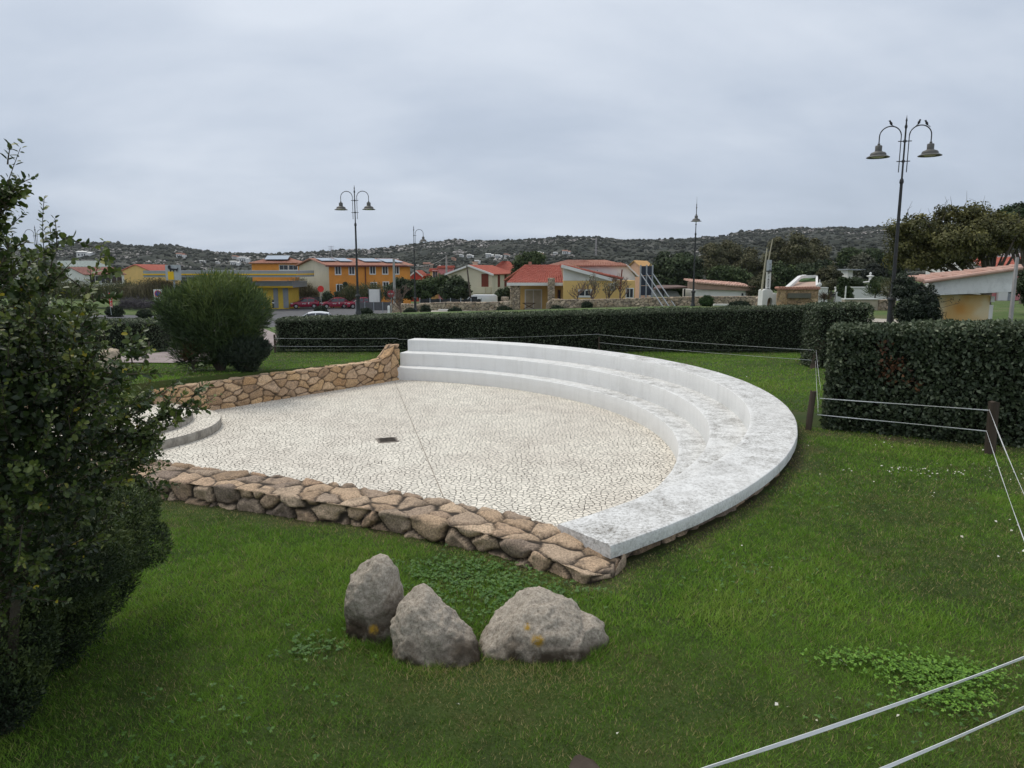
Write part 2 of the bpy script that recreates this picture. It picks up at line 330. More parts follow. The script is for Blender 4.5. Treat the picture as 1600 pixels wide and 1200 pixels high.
# ================================================================== PLAZA FLOOR
m_floor = bpy.data.materials.new('crazy_paving'); m_floor.use_nodes = True
def _floor(m, joint=.0062, cell=12.0, warm=(.79, .735, .63)):
    nt = m.node_tree; N = nt.nodes; L = nt.links.new; bs = N['Principled BSDF']; bs.inputs['Roughness'].default_value = .8; bs.inputs['Specular IOR Level'].default_value = .25
    g = N.new('ShaderNodeTexCoord'); wp = N.new('ShaderNodeTexNoise'); wp.inputs['Scale'].default_value = 7; wp.inputs['Detail'].default_value = 3; L(g.outputs['Object'], wp.inputs['Vector'])
    sb = N.new('ShaderNodeVectorMath'); sb.operation = 'SUBTRACT'; L(wp.outputs['Color'], sb.inputs[0]); sb.inputs[1].default_value = (.5, .5, .5)
    sc = N.new('ShaderNodeVectorMath'); sc.operation = 'SCALE'; L(sb.outputs[0], sc.inputs[0]); sc.inputs['Scale'].default_value = .07
    ad = N.new('ShaderNodeVectorMath'); L(g.outputs['Object'], ad.inputs[0]); L(sc.outputs[0], ad.inputs[1])
    v = N.new('ShaderNodeTexVoronoi'); v.feature = 'DISTANCE_TO_EDGE'; v.voronoi_dimensions = '2D'; v.inputs['Scale'].default_value = cell; L(ad.outputs[0], v.inputs['Vector'])
    vc = N.new('ShaderNodeTexVoronoi'); vc.feature = 'F1'; vc.voronoi_dimensions = '2D'; vc.inputs['Scale'].default_value = cell; L(ad.outputs[0], vc.inputs['Vector'])
    jw = N.new('ShaderNodeTexNoise'); jw.inputs['Scale'].default_value = 2.2; jw.inputs['Detail'].default_value = 4; L(g.outputs['Object'], jw.inputs['Vector'])
    jm = N.new('ShaderNodeMapRange'); L(jw.outputs[0], jm.inputs[0]); jm.inputs[1].default_value = .3; jm.inputs[2].default_value = .7; jm.inputs[3].default_value = joint * cell * .55; jm.inputs[4].default_value = joint * cell * 1.25
    ds = N.new('ShaderNodeMath'); ds.operation = 'DIVIDE'; L(v.outputs[0], ds.inputs[0]); L(jm.outputs[0], ds.inputs[1])
    mr = N.new('ShaderNodeMapRange'); mr.interpolation_type = 'SMOOTHSTEP'; L(ds.outputs[0], mr.inputs[0]); mr.inputs[1].default_value = .55; mr.inputs[2].default_value = 1.25
    rm = N.new('ShaderNodeValToRGB'); e = rm.color_ramp.elements; L(vc.outputs['Color'], rm.inputs[0])
    e[0].position = 0; e[0].color = tuple(c * .86 for c in warm) + (1,); e[1].position = 1; e[1].color = tuple(min(.9, c * 1.1) for c in warm) + (1,)
    big = N.new('ShaderNodeTexNoise'); big.inputs['Scale'].default_value = .55; big.inputs['Detail'].default_value = 6; L(g.outputs['Object'], big.inputs['Vector'])
    br = N.new('ShaderNodeMapRange'); L(big.outputs[0], br.inputs[0]); br.inputs[1].default_value = .42; br.inputs[2].default_value = .68; br.inputs[4].default_value = .55
    tint = N.new('ShaderNodeMix'); tint.data_type = 'RGBA'; L(br.outputs[0], tint.inputs[0]); L(rm.outputs[0], tint.inputs[6]); tint.inputs[7].default_value = (.62, .55, .47, 1)
    fin = N.new('ShaderNodeMix'); fin.data_type = 'RGBA'; L(mr.outputs[0], fin.inputs[0]); fin.inputs[6].default_value = (.10, .088, .068, 1); L(tint.outputs[2], fin.inputs[7])
    L(fin.outputs[2], bs.inputs['Base Color'])
    b = N.new('ShaderNodeBump'); b.inputs['Distance'].default_value = .012; b.inputs['Strength'].default_value = .8
    hs = N.new('ShaderNodeMath'); hs.operation = 'MULTIPLY_ADD'; L(vc.outputs['Color'], hs.inputs[0]); hs.inputs[1].default_value = .25; L(mr.outputs[0], hs.inputs[2])
    L(hs.outputs[0], b.inputs['Height']); L(b.outputs[0], bs.inputs['Normal'])
_floor(m_floor)
fp = [arc(R1 + .02, A0 - R(2) + (A1 - A0 + R(3)) * i / 60) for i in range(61)] + FARW[1:] + LEFTW + NEARW[::-1]
mb = MB(); mb.poly([(x, y, ZF) for x, y in fp]); tag(mb.build('plaza_floor', m_floor), kind='structure')
m_seam = flat('seam', (.24, .2, .16), .9)
sx0, sy0 = U(617, 597, ZF); sx1, sy1 = U(690, 770, ZF)
d_ = Vector((sx1 - sx0, sy1 - sy0, 0)).normalized(); n_ = Vector((-d_.y, d_.x, 0)) * .006
mb = MB(); a_, b_ = Vector((sx0, sy0, ZF + .004)), Vector((sx1, sy1, ZF + .004)) + d_ * 1.5
mb.poly([a_ - n_, b_ - n_, b_ + n_, a_ + n_]); tag(mb.build('paving_seam', m_seam), kind='structure')
# ================================================================== BENCH TIERS
m_white = bpy.data.materials.new('weathered_white_paint'); m_white.use_nodes = True
def _wh(m):
    nt = m.node_tree; N = nt.nodes; L = nt.links.new; bs = N['Principled BSDF']; bs.inputs['Roughness'].default_value = .85; bs.inputs['Specular IOR Level'].default_value = .2
    g = N.new('ShaderNodeTexCoord'); at = N.new('ShaderNodeAttribute'); at.attribute_name = 'grime'
    def noise(sc, det, st=(1, 1, 1), ro=.7):
        mp = N.new('ShaderNodeMapping'); mp.inputs['Scale'].default_value = st; L(g.outputs['Object'], mp.inputs[0])
        n = N.new('ShaderNodeTexNoise'); n.inputs['Scale'].default_value = sc; n.inputs['Detail'].default_value = det; n.inputs['Roughness'].default_value = ro; L(mp.outputs[0], n.inputs['Vector']); return n.outputs[0]
    def mth(op, a, b, c=None):
        n = N.new('ShaderNodeMath'); n.operation = op
        for i, v in enumerate((a, b, c)):
            if v is None: continue
            if isinstance(v, (int, float)): n.inputs[i].default_value = v
            else: L(v, n.inputs[i])
        return n.outputs[0]
    def mr(x, a, b, c=0., d=1.):
        n = N.new('ShaderNodeMapRange'); L(x, n.inputs[0])
        for i, v in zip((1, 2, 3, 4), (a, b, c, d)): n.inputs[i].default_value = v
        return n.outputs[0]
    fine = mr(noise(34, 6, (1, 1, 1), .8), .46, .60); big = mr(noise(1.1, 5), .38, .62); med = mr(noise(5, 6), .4, .68)
    gr = mth('MULTIPLY', mth('ADD', mth('MULTIPLY', fine, .62), mth('MULTIPLY', med, .5)), mth('ADD', mth('MULTIPLY', big, .5), .45))
    gr = mth('MULTIPLY', gr, at.outputs['Fac'])
    strk = mr(noise(1.6, 7, (3, 3, .35)), .48, .75, 0, .22)
    c1 = N.new('ShaderNodeMix'); c1.data_type = 'RGBA'; L(gr, c1.inputs[0]); c1.inputs[6].default_value = (.79, .785, .76, 1); c1.inputs[7].default_value = (.18, .165, .14, 1)
    c2 = N.new('ShaderNodeMix'); c2.data_type = 'RGBA'; L(strk, c2.inputs[0]); L(c1.outputs[2], c2.inputs[6]); c2.inputs[7].default_value = (.4, .38, .34, 1)
    L(c2.outputs[2], bs.inputs['Base Color'])
    b = N.new('ShaderNodeBump'); b.inputs['Distance'].default_value = .006; L(noise(40, 5), b.inputs['Height']); L(b.outputs[0], bs.inputs['Normal'])
_wh(m_white)
bench = thing('amphitheatre_bench', 'curved white painted concrete seating in three steps around the paved floor', 'bench', (AC[0], AC[1], ZF))
def tier(ri, ro, zb_in, zt, zb_out, a0=A0, a1=A1, top_grime=1.):
    n = 260; bv = .022
    prof = [(ri, zb_in, .35), (ri, zb_in + .03, .3), (ri, (zb_in + zt) / 2, .12), (ri, zt - bv, .12), (ri + bv * .3, zt - bv * .3, .5), (ri + bv, zt, .7)]
    prof += [(ri + (ro - ri) * t, zt, top_grime) for t in (.12, .25, .4, .55, .7, .85, .93)]
    prof += [(ro - bv, zt, .8 * top_grime), (ro - bv * .3, zt - bv * .3, .6), (ro, zt - bv, .5), (ro, (zt + zb_out) / 2, .45), (ro, zb_out, .8), (ri + .1, zb_out, .8)]
    A = np.linspace(a0, a1, n); P = np.array([(p[0], p[1]) for p in prof]); G = np.array([p[2] for p in prof])
    rr = np.tile(P[:, 0], (n, 1)); zz = np.tile(P[:, 1], (n, 1)); aa = np.repeat(A[:, None], len(prof), 1)
    w3 = np.column_stack([(rr * np.cos(aa)).ravel(), (rr * np.sin(aa)).ravel(), zz.ravel()])
    dn = (fbm(w3, 3.5, 3, 11) - .5) * .014
    rr = rr + dn.reshape(rr.shape); zz2 = zz + ((fbm(w3, 2.2, 3, 19) - .5) * .012).reshape(rr.shape)
    V = np.column_stack([(rr * np.cos(aa)).ravel(), (rr * np.sin(aa)).ravel(), zz2.ravel() - ZF])
    gm = np.tile(G, (n, 1)) * (.45 + .75 * sstep(R(62), R(15), aa))
    F = gridf(n, len(prof)).tolist()
    F.append(list(range(len(prof) - 1, -1, -1))); F.append([(n - 1) * len(prof) + i for i in range(len(prof))])
    o = nmesh('tier', V, F, m_white, bench, {'grime': gm.ravel()}, smooth=True)
    try: o.data.set_sharp_from_angle(angle=R(38))
    except Exception: pass
    return o
tier(R1, R2 + .1, ZF - .1, Z1, ZF - .1, A0 + R(1), A1 + R(.35)); tier(R2, R3 + .1, Z1 - .06, Z2, Z1 - .06, A0 + R(.5), A1 + R(.2)); tier(R3, RO, Z2 - .06, Z3, Z3 - .115)
# ------------------------------------------------------------------ modelled stone walls
def stone_mat(name, cols, mortar, rough=.9, speck=60):
    if name in MAT: return MAT[name]
    m = bpy.data.materials.new(name); m.use_nodes = True; nt = m.node_tree; N = nt.nodes; L = nt.links.new; bs = N['Principled BSDF']; bs.inputs['Roughness'].default_value = rough; bs.inputs['Specular IOR Level'].default_value = .25
    a = N.new('ShaderNodeAttribute'); a.attribute_name = 'cell'; mo = N.new('ShaderNodeAttribute'); mo.attribute_name = 'mortar'; g = N.new('ShaderNodeTexCoord')
    cr = N.new('ShaderNodeValToRGB'); cr.color_ramp.interpolation = 'LINEAR'; el = cr.color_ramp.elements
    while len(el) > 1: el.remove(el[-1])
    for i, c in enumerate(cols):
        p = i / (len(cols) - 1)
        if i == 0: el[0].position = 0; el[0].color = (*c, 1)
        else: q = el.new(p); q.color = (*c, 1)
    L(a.outputs['Fac'], cr.inputs[0])
    n = N.new('ShaderNodeTexNoise'); n.inputs['Scale'].default_value = speck; n.inputs['Detail'].default_value = 6; n.inputs['Roughness'].default_value = .75; L(g.outputs['Object'], n.inputs['Vector'])
    r = N.new('ShaderNodeMapRange'); L(n.outputs[0], r.inputs[0]); r.inputs[1].default_value = .3; r.inputs[2].default_value = .7; r.inputs[3].default_value = .3; r.inputs[4].default_value = 1.75
    vm = N.new('ShaderNodeVectorMath'); vm.operation = 'SCALE'; L(cr.outputs[0], vm.inputs[0]); L(r.outputs[0], vm.inputs['Scale'])
    n2 = N.new('ShaderNodeTexNoise'); n2.inputs['Scale'].default_value = 5; n2.inputs['Detail'].default_value = 7; n2.inputs['Roughness'].default_value = .7; L(g.outputs['Object'], n2.inputs['Vector'])
    r2 = N.new('ShaderNodeMapRange'); L(n2.outputs[0], r2.inputs[0]); r2.inputs[1].default_value = .52; r2.inputs[2].default_value = .68; r2.inputs[4].default_value = .65
    st = N.new('ShaderNodeMix'); st.data_type = 'RGBA'; L(r2.outputs[0], st.inputs[0]); L(vm.outputs[0], st.inputs[6]); st.inputs[7].default_value = (.09, .075, .06, 1)
    mx = N.new('ShaderNodeMix'); mx.data_type = 'RGBA'; L(mo.outputs['Fac'], mx.inputs[0]); L(st.outputs[2], mx.inputs[6]); mx.inputs[7].default_value = (*mortar, 1)
    L(mx.outputs[2], bs.inputs['Base Color'])
    b = N.new('ShaderNodeBump'); b.inputs['Distance'].default_value = .012; b.inputs['Strength'].default_value = .9; L(n.outputs[0], b.inputs['Height']); L(b.outputs[0], bs.inputs['Normal'])
    MAT[name] = m; return m
def resample(pts, step):
    pts = [Vector(p) for p in pts]; out = [pts[0]]; L = []
    for a, b in zip(pts[:-1], pts[1:]):
        n = max(1, int((b - a).length / step))
        for i in range(1, n + 1): out.append(a.lerp(b, i / n))
    return out
def stone_wall(name, path, zb, zt, w, m, parent=None, res=.022, cell=(.28, .22), depth=.05, seed=1, rad=.05, topz=None, basez=None, end_round=.07, rough_amp=.03, jit=.85, tiltk=.42, mw=.014, topflat=.5):
    P = resample([(x, y, 0) for x, y in path], res); n = len(P); P = np.array([p[:] for p in P])
    for k in range(max(1, int(.25 / res))):
        P[1:-1] = (P[:-2] + P[1:-1] * 2 + P[2:]) / 4
    T = np.gradient(P, axis=0); T /= np.linalg.norm(T, axis=1)[:, None]; Nn = np.column_stack([T[:, 1], -T[:, 0], np.zeros(n)])   # right-hand side normal
    s = np.concatenate([[0], np.cumsum(np.linalg.norm(np.diff(P, axis=0), axis=1))])
    ztp = np.full(n, zt) if topz is None else np.interp(s / s[-1], *zip(*topz)); zbp = np.full(n, zb) if basez is None else np.interp(s / s[-1], *zip(*basez))
    H = float(np.max(ztp - zbp)); hw = w / 2
    per = H + w + H; nv = int(per / res) + 1; v = np.linspace(0, per, nv)
    off = np.zeros((nv,)); hh = np.zeros((nv,)); nx = np.zeros(nv); nzv = np.zeros(nv)
    a = v < H; b = (v >= H) & (v <= H + w); c = v > H + w
    off[a] = hw; hh[a] = v[a] / H; nx[a] = 1
    off[b] = hw - (v[b] - H); hh[b] = 1; nzv[b] = 1
    off[c] = -hw; hh[c] = 1 - (v[c] - H - w) / H; nx[c] = -1
    for arr in (nx, nzv):     # soften corner normals
        k = max(1, int(rad / res)); ker = np.ones(2 * k + 1) / (2 * k + 1); arr[:] = np.convolve(np.pad(arr, k, 'edge'), ker, 'valid')
    Sg, Vg = np.meshgrid(s, v, indexing='ij'); ID, E, RU, RV = voro(Sg.ravel() + (fbm(np.column_stack([Sg.ravel(), Vg.ravel()]), 5, 2, seed) - .5) * .12, Vg.ravel() + (fbm(np.column_stack([Sg.ravel(), Vg.ravel()]), 5, 2, seed + 3) - .5) * .12, cell[0], cell[1], seed, jit)
    E = E.reshape(Sg.shape); ID = ID.reshape(Sg.shape); hI = lambda k: _h((ID * 99991).astype(int), (ID * 777).astype(int), (ID * 0).astype(int), k); RU = RU.reshape(Sg.shape); RV = RV.reshape(Sg.shape)
    tilt = (RU * (hI(31) - .5) + RV * (hI(32) - .5)) * tiltk; crk = np.minimum(0, np.abs(RU * np.cos(hI(33) * 6) + RV * np.sin(hI(33) * 6) + (hI(34) - .5) * .1) - .04) * tiltk * .5
    ero = rad * (1 - np.hypot(nx, nzv))           # corners pulled in
    fs = np.minimum(sstep(0, 1, np.minimum(s, s[-1] - s) / max(end_round, 1e-3)), 1); fs = np.sqrt(np.clip(fs, 0.02, 1))
    disp = depth * (sstep(0.0, .032, E) * (.55 + .75 * hI(4)) - .6) + (tilt - crk * .0) * sstep(0, .04, E)
    q = np.column_stack([Sg.ravel(), Vg.ravel(), ID.ravel() * 50]); disp = disp + ((fbm(q, 9, 4, seed + 7) - .5) * rough_amp * 2).reshape(Sg.shape) * sstep(0, .03, E)
    disp = disp * (1 - topflat * nzv[None])
    X = P[:, None, 0] + Nn[:, None, 0] * (off[None] * fs[:, None] + (disp - .02) * nx[None]); Y = P[:, None, 1] + Nn[:, None, 1] * (off[None] * fs[:, None] + (disp - .02) * nx[None])
    Z = zbp[:, None] + (ztp - zbp)[:, None] * hh[None] + disp * nzv[None] - (1 - fs)[:, None] * .05 * hh[None]
    V = np.stack([X, Y, Z], -1).reshape(-1, 3)
    if parent is not None: V = V - np.array(parent.location[:])
    mortar = 1 - sstep(mw * .4, mw, E)
    F = gridf(n, nv); F = F.tolist(); F.append(list(range(nv))); F.append([(n - 1) * nv + i for i in range(nv - 1, -1, -1)])
    return nmesh(name, V, F, m, parent, {'cell': ID.ravel(), 'mortar': mortar.ravel()}, smooth=True)
m_stA = stone_mat('pink_granite', [(.30, .21, .135), (.49, .35, .23), (.37, .28, .20), (.25, .19, .145), (.55, .41, .28), (.40, .27, .175), (.34, .27, .205)], (.045, .035, .026))
m_stB = stone_mat('warm_granite', [(.44, .27, .14), (.60, .40, .22), (.38, .25, .15), (.54, .38, .25), (.66, .46, .28)], (.10, .07, .045), speck=45)
o = stone_wall('stone_wall', [(a, b) for a, b in NEARW], -.15, .2, .56, m_stA, res=.02, cell=(.31, .22), depth=.055, mw=.017, seed=15, rad=.035, topz=[(0, .09), (.07, .13), (.14, .18), (.5, .21), (1, .24)], rough_amp=.05)
tag(o, 'low rough pink granite wall along the near grass edge of the paved floor', 'stone wall')
o = stone_wall('stone_wall', FARW, ZF - .05, -.1, .36, m_stB, res=.028, cell=(.37, .30), depth=.042, mw=.02, tiltk=.2, seed=31, rad=.06,
               topz=[(0, .18), (.035, .17), (.055, .05), (.075, -.08), (.10, -.19), (.14, -.24), (.6, -.2), (1, -.22)], basez=[(0, ZF - .05), (1, ZF - .05)])
tag(o, 'orange stone retaining wall with a raised end meeting the left end of the white seats', 'stone wall')
o = stone_wall('stone_wall', LEFTW, ZF - .05, .02, .45, m_stA, res=.05, cell=(.32, .26), depth=.05, seed=61)
tag(o, 'brown stone wall half hidden behind the large dark shrub, beside the round stage', 'stone wall')
FT = [arc(RO - .14, a) for a in np.linspace(A0 + R(.6), A1, 90)]
stone_wall('stone_footing', FT, -.45, Z3 - .118, .14, m_stA, bench, res=.035, cell=(.33, .25), depth=.035, seed=77, rad=.02, rough_amp=.02, tiltk=.1)
# ------------------------------------------------------------------ round stage
m_curb = mat('stage_curb_concrete', [(.3, (.22, .2, .17)), (.7, (.4, .37, .32))], scale=6, rough=.9, bump=.004, dirt=((.08, .07, .06), 9, .9, (1, 1, .3)))
stg = thing('round_stage', 'two step round stage paved in white stone by the stone retaining wall', 'stage', (-8.3, 14.3, ZF))
for r, h, nm in ((2.25, .17, 'lower_step'), (1.7, .34, 'upper_step')):
    mb = MB(); mb.lathe((0, 0, 0), [(r - .01, -.02), (r, .01), (r + .004, h - .03), (r - .012, h - .003)], 90); k = mb.build(nm, m_curb, stg, smooth=True)
    mb = MB(); mb.poly([((r - .012) * math.cos(t), (r - .012) * math.sin(t), h + .002) for t in np.linspace(0, 2 * math.pi, 90, endpoint=False)]); mb.build('paving', m_floor, k)
# ------------------------------------------------------------------ drain cover
dc = thing('drain_cover', 'rectangular dark metal drain cover set in the white paving', 'drain cover', (-2.43, 13.74, ZF), R(18))
dc.scale = (.78, .78, 1)
m_iron = flat('old_iron', (.10, .085, .07), .7, .3, 20, .5)
mb = MB(); mb.box(-.25, .25, -.25, .25, -.02, .012); mb.build('frame', flat('cover_frame', (.23, .2, .17), .8), dc, bevel=.003)
mb = MB(); mb.box(-.21, .21, -.21, .21, .0, .018)
for i in range(7): mb.box(-.18, .18, -.18 + i * .056, -.165 + i * .056, .018, .024)
mb.build('plate', m_iron, dc)
# ------------------------------------------------------------------ boulders
m_gran = bpy.data.materials.new('boulder_granite'); m_gran.use_nodes = True
def _gr(m):
    nt = m.node_tree; N = nt.nodes; L = nt.links.new; bs = N['Principled BSDF']; bs.inputs['Roughness'].default_value = .92; bs.inputs['Specular IOR Level'].default_value = .2
    g = N.new('ShaderNodeTexCoord')
    def no(sc, d, ro=.7, out=0):
        n = N.new('ShaderNodeTexNoise'); n.inputs['Scale'].default_value = sc; n.inputs['Detail'].default_value = d; n.inputs['Roughness'].default_value = ro; L(g.outputs['Object'], n.inputs['Vector']); return n.outputs[out]
    def ramp(x, st):
        c = N.new('ShaderNodeValToRGB'); L(x, c.inputs[0]); el = c.color_ramp.elements
        while len(el) > 1: el.remove(el[-1])
        for i, (p, k) in enumerate(st):
            if i == 0: el[0].position = p; el[0].color = (*k, 1)
            else: q = el.new(p); q.color = (*k, 1)
        return c.outputs[0]
    def mix(f, a, b):
        c = N.new('ShaderNodeMix'); c.data_type = 'RGBA'; L(f, c.inputs[0])
        for i, v in ((6, a), (7, b)):
            if isinstance(v, tuple): c.inputs[i].default_value = (*v, 1)
            else: L(v, c.inputs[i])
        return c.outputs[2]
    base = ramp(no(48, 8, .85), [(.33, (.09, .075, .06)), (.43, (.34, .29, .23)), (.56, (.56, .49, .40)), (.68, (.82, .74, .61))])
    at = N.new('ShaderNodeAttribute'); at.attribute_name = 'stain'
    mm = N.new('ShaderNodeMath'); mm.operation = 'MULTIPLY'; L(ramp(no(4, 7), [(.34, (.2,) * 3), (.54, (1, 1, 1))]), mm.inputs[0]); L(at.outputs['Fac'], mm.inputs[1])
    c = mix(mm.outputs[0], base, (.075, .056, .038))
    lc = N.new('ShaderNodeAttribute'); lc.attribute_name = 'lichen'; l2 = N.new('ShaderNodeMath'); l2.operation = 'MULTIPLY'; L(lc.outputs['Fac'], l2.inputs[0]); L(ramp(no(38, 5), [(.36, (0, 0, 0)), (.52, (1, 1, 1))]), l2.inputs[1])
    c = mix(l2.outputs[0], c, (.42, .25, .03)); L(c, bs.inputs['Base Color'])
    b = N.new('ShaderNodeBump'); b.inputs['Distance'].default_value = .012; L(no(80, 8, .8), b.inputs['Height']); L(b.outputs[0], bs.inputs['Normal'])
_gr(m_gran)
def _facet(V, seed):      # chiselled planes: push out points towards a few random cutting planes
    r = np.random.default_rng(seed * 13 + 1); R0 = np.linalg.norm(V, axis=1); u_ = V / (R0[:, None] + 1e-6); s = np.median(R0); d = np.zeros(len(V))
    for _ in range(16):
        n_ = r.normal(size=3); n_ /= np.linalg.norm(n_); sup = np.max(V @ n_); h_ = sup * r.uniform(.90, .985); x = V @ n_ - h_; c = (u_ @ n_); d = np.minimum(d, np.where((x > 0) & (c > .1), -x / np.maximum(c, .35), 0))
    return d * .9
def boulder(label, loc, sil, depth, seed, lich=(), m=None, yaw=0, ridge=.3, tilt=0, group=None):
    """sil: outline (x, z) around the centre, counter-clockwise; depth: half thickness"""
    bm = bmesh.new(); bmesh.ops.create_icosphere(bm, subdivisions=6, radius=1); co = np.array([v.co[:] for v in bm.verts]); F = np.array([[v.index for v in f.verts] for f in bm.faces]); bm.free()
    th = np.arctan2(co[:, 2], co[:, 0]); sa = np.array([math.atan2(z_, x_) for x_, z_ in sil]); sr = np.array([math.hypot(x_, z_) for x_, z_ in sil]); od = np.argsort(sa); sa, sr = sa[od], sr[od]
    r = np.interp(th, np.concatenate([sa - 2 * math.pi, sa, sa + 2 * math.pi]), np.tile(sr, 3)); k = np.hypot(co[:, 0], co[:, 2]); k2 = k ** .8
    r = r * 1.03; X = r * np.cos(th) * k2; Z = r * np.sin(th) * k2; Yv = np.sign(co[:, 1]) * np.abs(co[:, 1]) ** .85 * depth
    Yv = Yv + ridge * Z * .5
    V = np.column_stack([X, Yv, Z])
    nrm = V / (np.linalg.norm(V, axis=1)[:, None] + 1e-6)
    fc = _facet(V, seed)
    d = fc + (fbm(V + seed * 7, 3.2, 3, seed) - .5) * .08 + (np.abs(fbm(V + seed * 3, 7, 4, seed + 4) - .5)) * -.09 + (fbm(V + seed, 26, 4, seed + 8) - .5) * .035
    V = V + nrm * d[:, None]
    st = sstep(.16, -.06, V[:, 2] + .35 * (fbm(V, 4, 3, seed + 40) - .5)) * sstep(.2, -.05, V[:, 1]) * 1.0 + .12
    li = np.zeros(len(V))
    for lx, lz, lr in lich: li = np.maximum(li, sstep(lr, lr * .5, np.hypot(V[:, 0] - lx, (V[:, 2] - lz) * 1.2)) * (V[:, 1] < depth * .4))
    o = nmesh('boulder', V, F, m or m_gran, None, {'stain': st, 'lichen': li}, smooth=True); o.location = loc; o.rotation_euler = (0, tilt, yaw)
    return tag(o, label, 'boulder', group)
def silpx(pts, cx, cy, Y):
    x0, z0 = D(cx, cy, Y); out = []
    for px, py in pts:
        x_, z_ = D(px, py, Y); out.append((x_ - x0, z_ - z0))
    return out, (x0, Y, z0)
s_, l_ = silpx([(543, 925), (549, 902), (565, 886), (584, 879), (602, 880), (616, 890), (621, 912), (628, 935), (632, 975), (640, 1010), (620, 1030), (585, 1022), (556, 1008), (545, 970)], 590, 955, 4.55)
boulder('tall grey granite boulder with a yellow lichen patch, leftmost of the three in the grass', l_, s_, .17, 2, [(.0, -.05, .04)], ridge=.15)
s_, l_ = silpx([(620, 965), (628, 942), (645, 930), (662, 930), (682, 940), (705, 965), (730, 985), (752, 1015), (757, 1040), (745, 1062), (690, 1075), (635, 1065), (618, 1030)], 680, 1010, 4.3)
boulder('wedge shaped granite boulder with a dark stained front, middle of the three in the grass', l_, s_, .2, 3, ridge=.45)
s_, l_ = silpx([(748, 1010), (765, 985), (800, 952), (830, 938), (862, 938), (885, 946), (914, 970), (926, 968), (940, 974), (952, 1000), (958, 1030), (940, 1055), (850, 1062), (765, 1050)], 843, 1005, 4.42)
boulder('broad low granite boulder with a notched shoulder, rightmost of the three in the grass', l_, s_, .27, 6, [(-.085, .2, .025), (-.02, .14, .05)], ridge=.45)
s_, l_ = silpx([(152, 560), (158, 548), (170, 546), (184, 548), (187, 565), (188, 590), (150, 590)], 168, 570, 17.3)
boulder('upright beige standing stone on the grass beyond the large shrub', l_, s_, .22, 9, m=flat('beige_stone', (.42, .34, .25), .9, .25, 6, bump=.02))
# ================================================================== FOLIAGE TOOLS
def rvec(n, r=None):
    v = (r or rng).normal(size=(n, 3)); return v / np.linalg.norm(v, axis=1)[:, None]
def unit(a): return a / (np.linalg.norm(a, axis=1)[:, None] + 1e-9)
def leaf_arrays(P, N, A, L, wd, rnd, rich=False, fold=.18):
    """P base points, N normals, A leaf axes, L lengths, wd width ratio"""
    A = unit(A - N * np.sum(A * N, 1)[:, None]); B = np.cross(N, A); L = np.broadcast_to(L, (len(P),))[:, None]
    sh = [(0, 0, 0), (.3, .5, fold), (.75, .42, fold), (1, 0, 0), (.75, -.42, fold), (.3, -.5, fold)] if rich else [(0, 0, 0), (.45, .5, fold), (1, 0, 0), (.45, -.5, fold)]
    V = np.stack([P + A * L * a + B * L * wd * b + N * L * c for a, b, c in sh], 1)
    k = len(sh); b0 = np.arange(len(P)) * k
    if rich: F = np.concatenate([np.stack([b0, b0 + 3, b0 + 2, b0 + 1], 1), np.stack([b0, b0 + 5, b0 + 4, b0 + 3], 1)])
    else: F = np.stack([b0, b0 + 3, b0 + 2, b0 + 1], 1)
    return V.reshape(-1, 3), F, np.repeat(rnd, k)
def leaves(name, P, N, A, L, wd, rnd, m, parent=None, rich=False, fold=.18, base=None):
    V, F, r = leaf_arrays(P, N, A, L, wd, rnd, rich, fold)
    if base is not None: V = V - np.array(base)
    return nmesh(name, V, F, m, parent, {'rnd': r})
def leafmat(name, cols, rough=.5, spec=.35, trans=.15):
    return mat(name, [(i / (len(cols) - 1), c) for i, c in enumerate(cols)], attr='rnd', attr_mix=1., rough=rough, spec=spec, trans=trans)
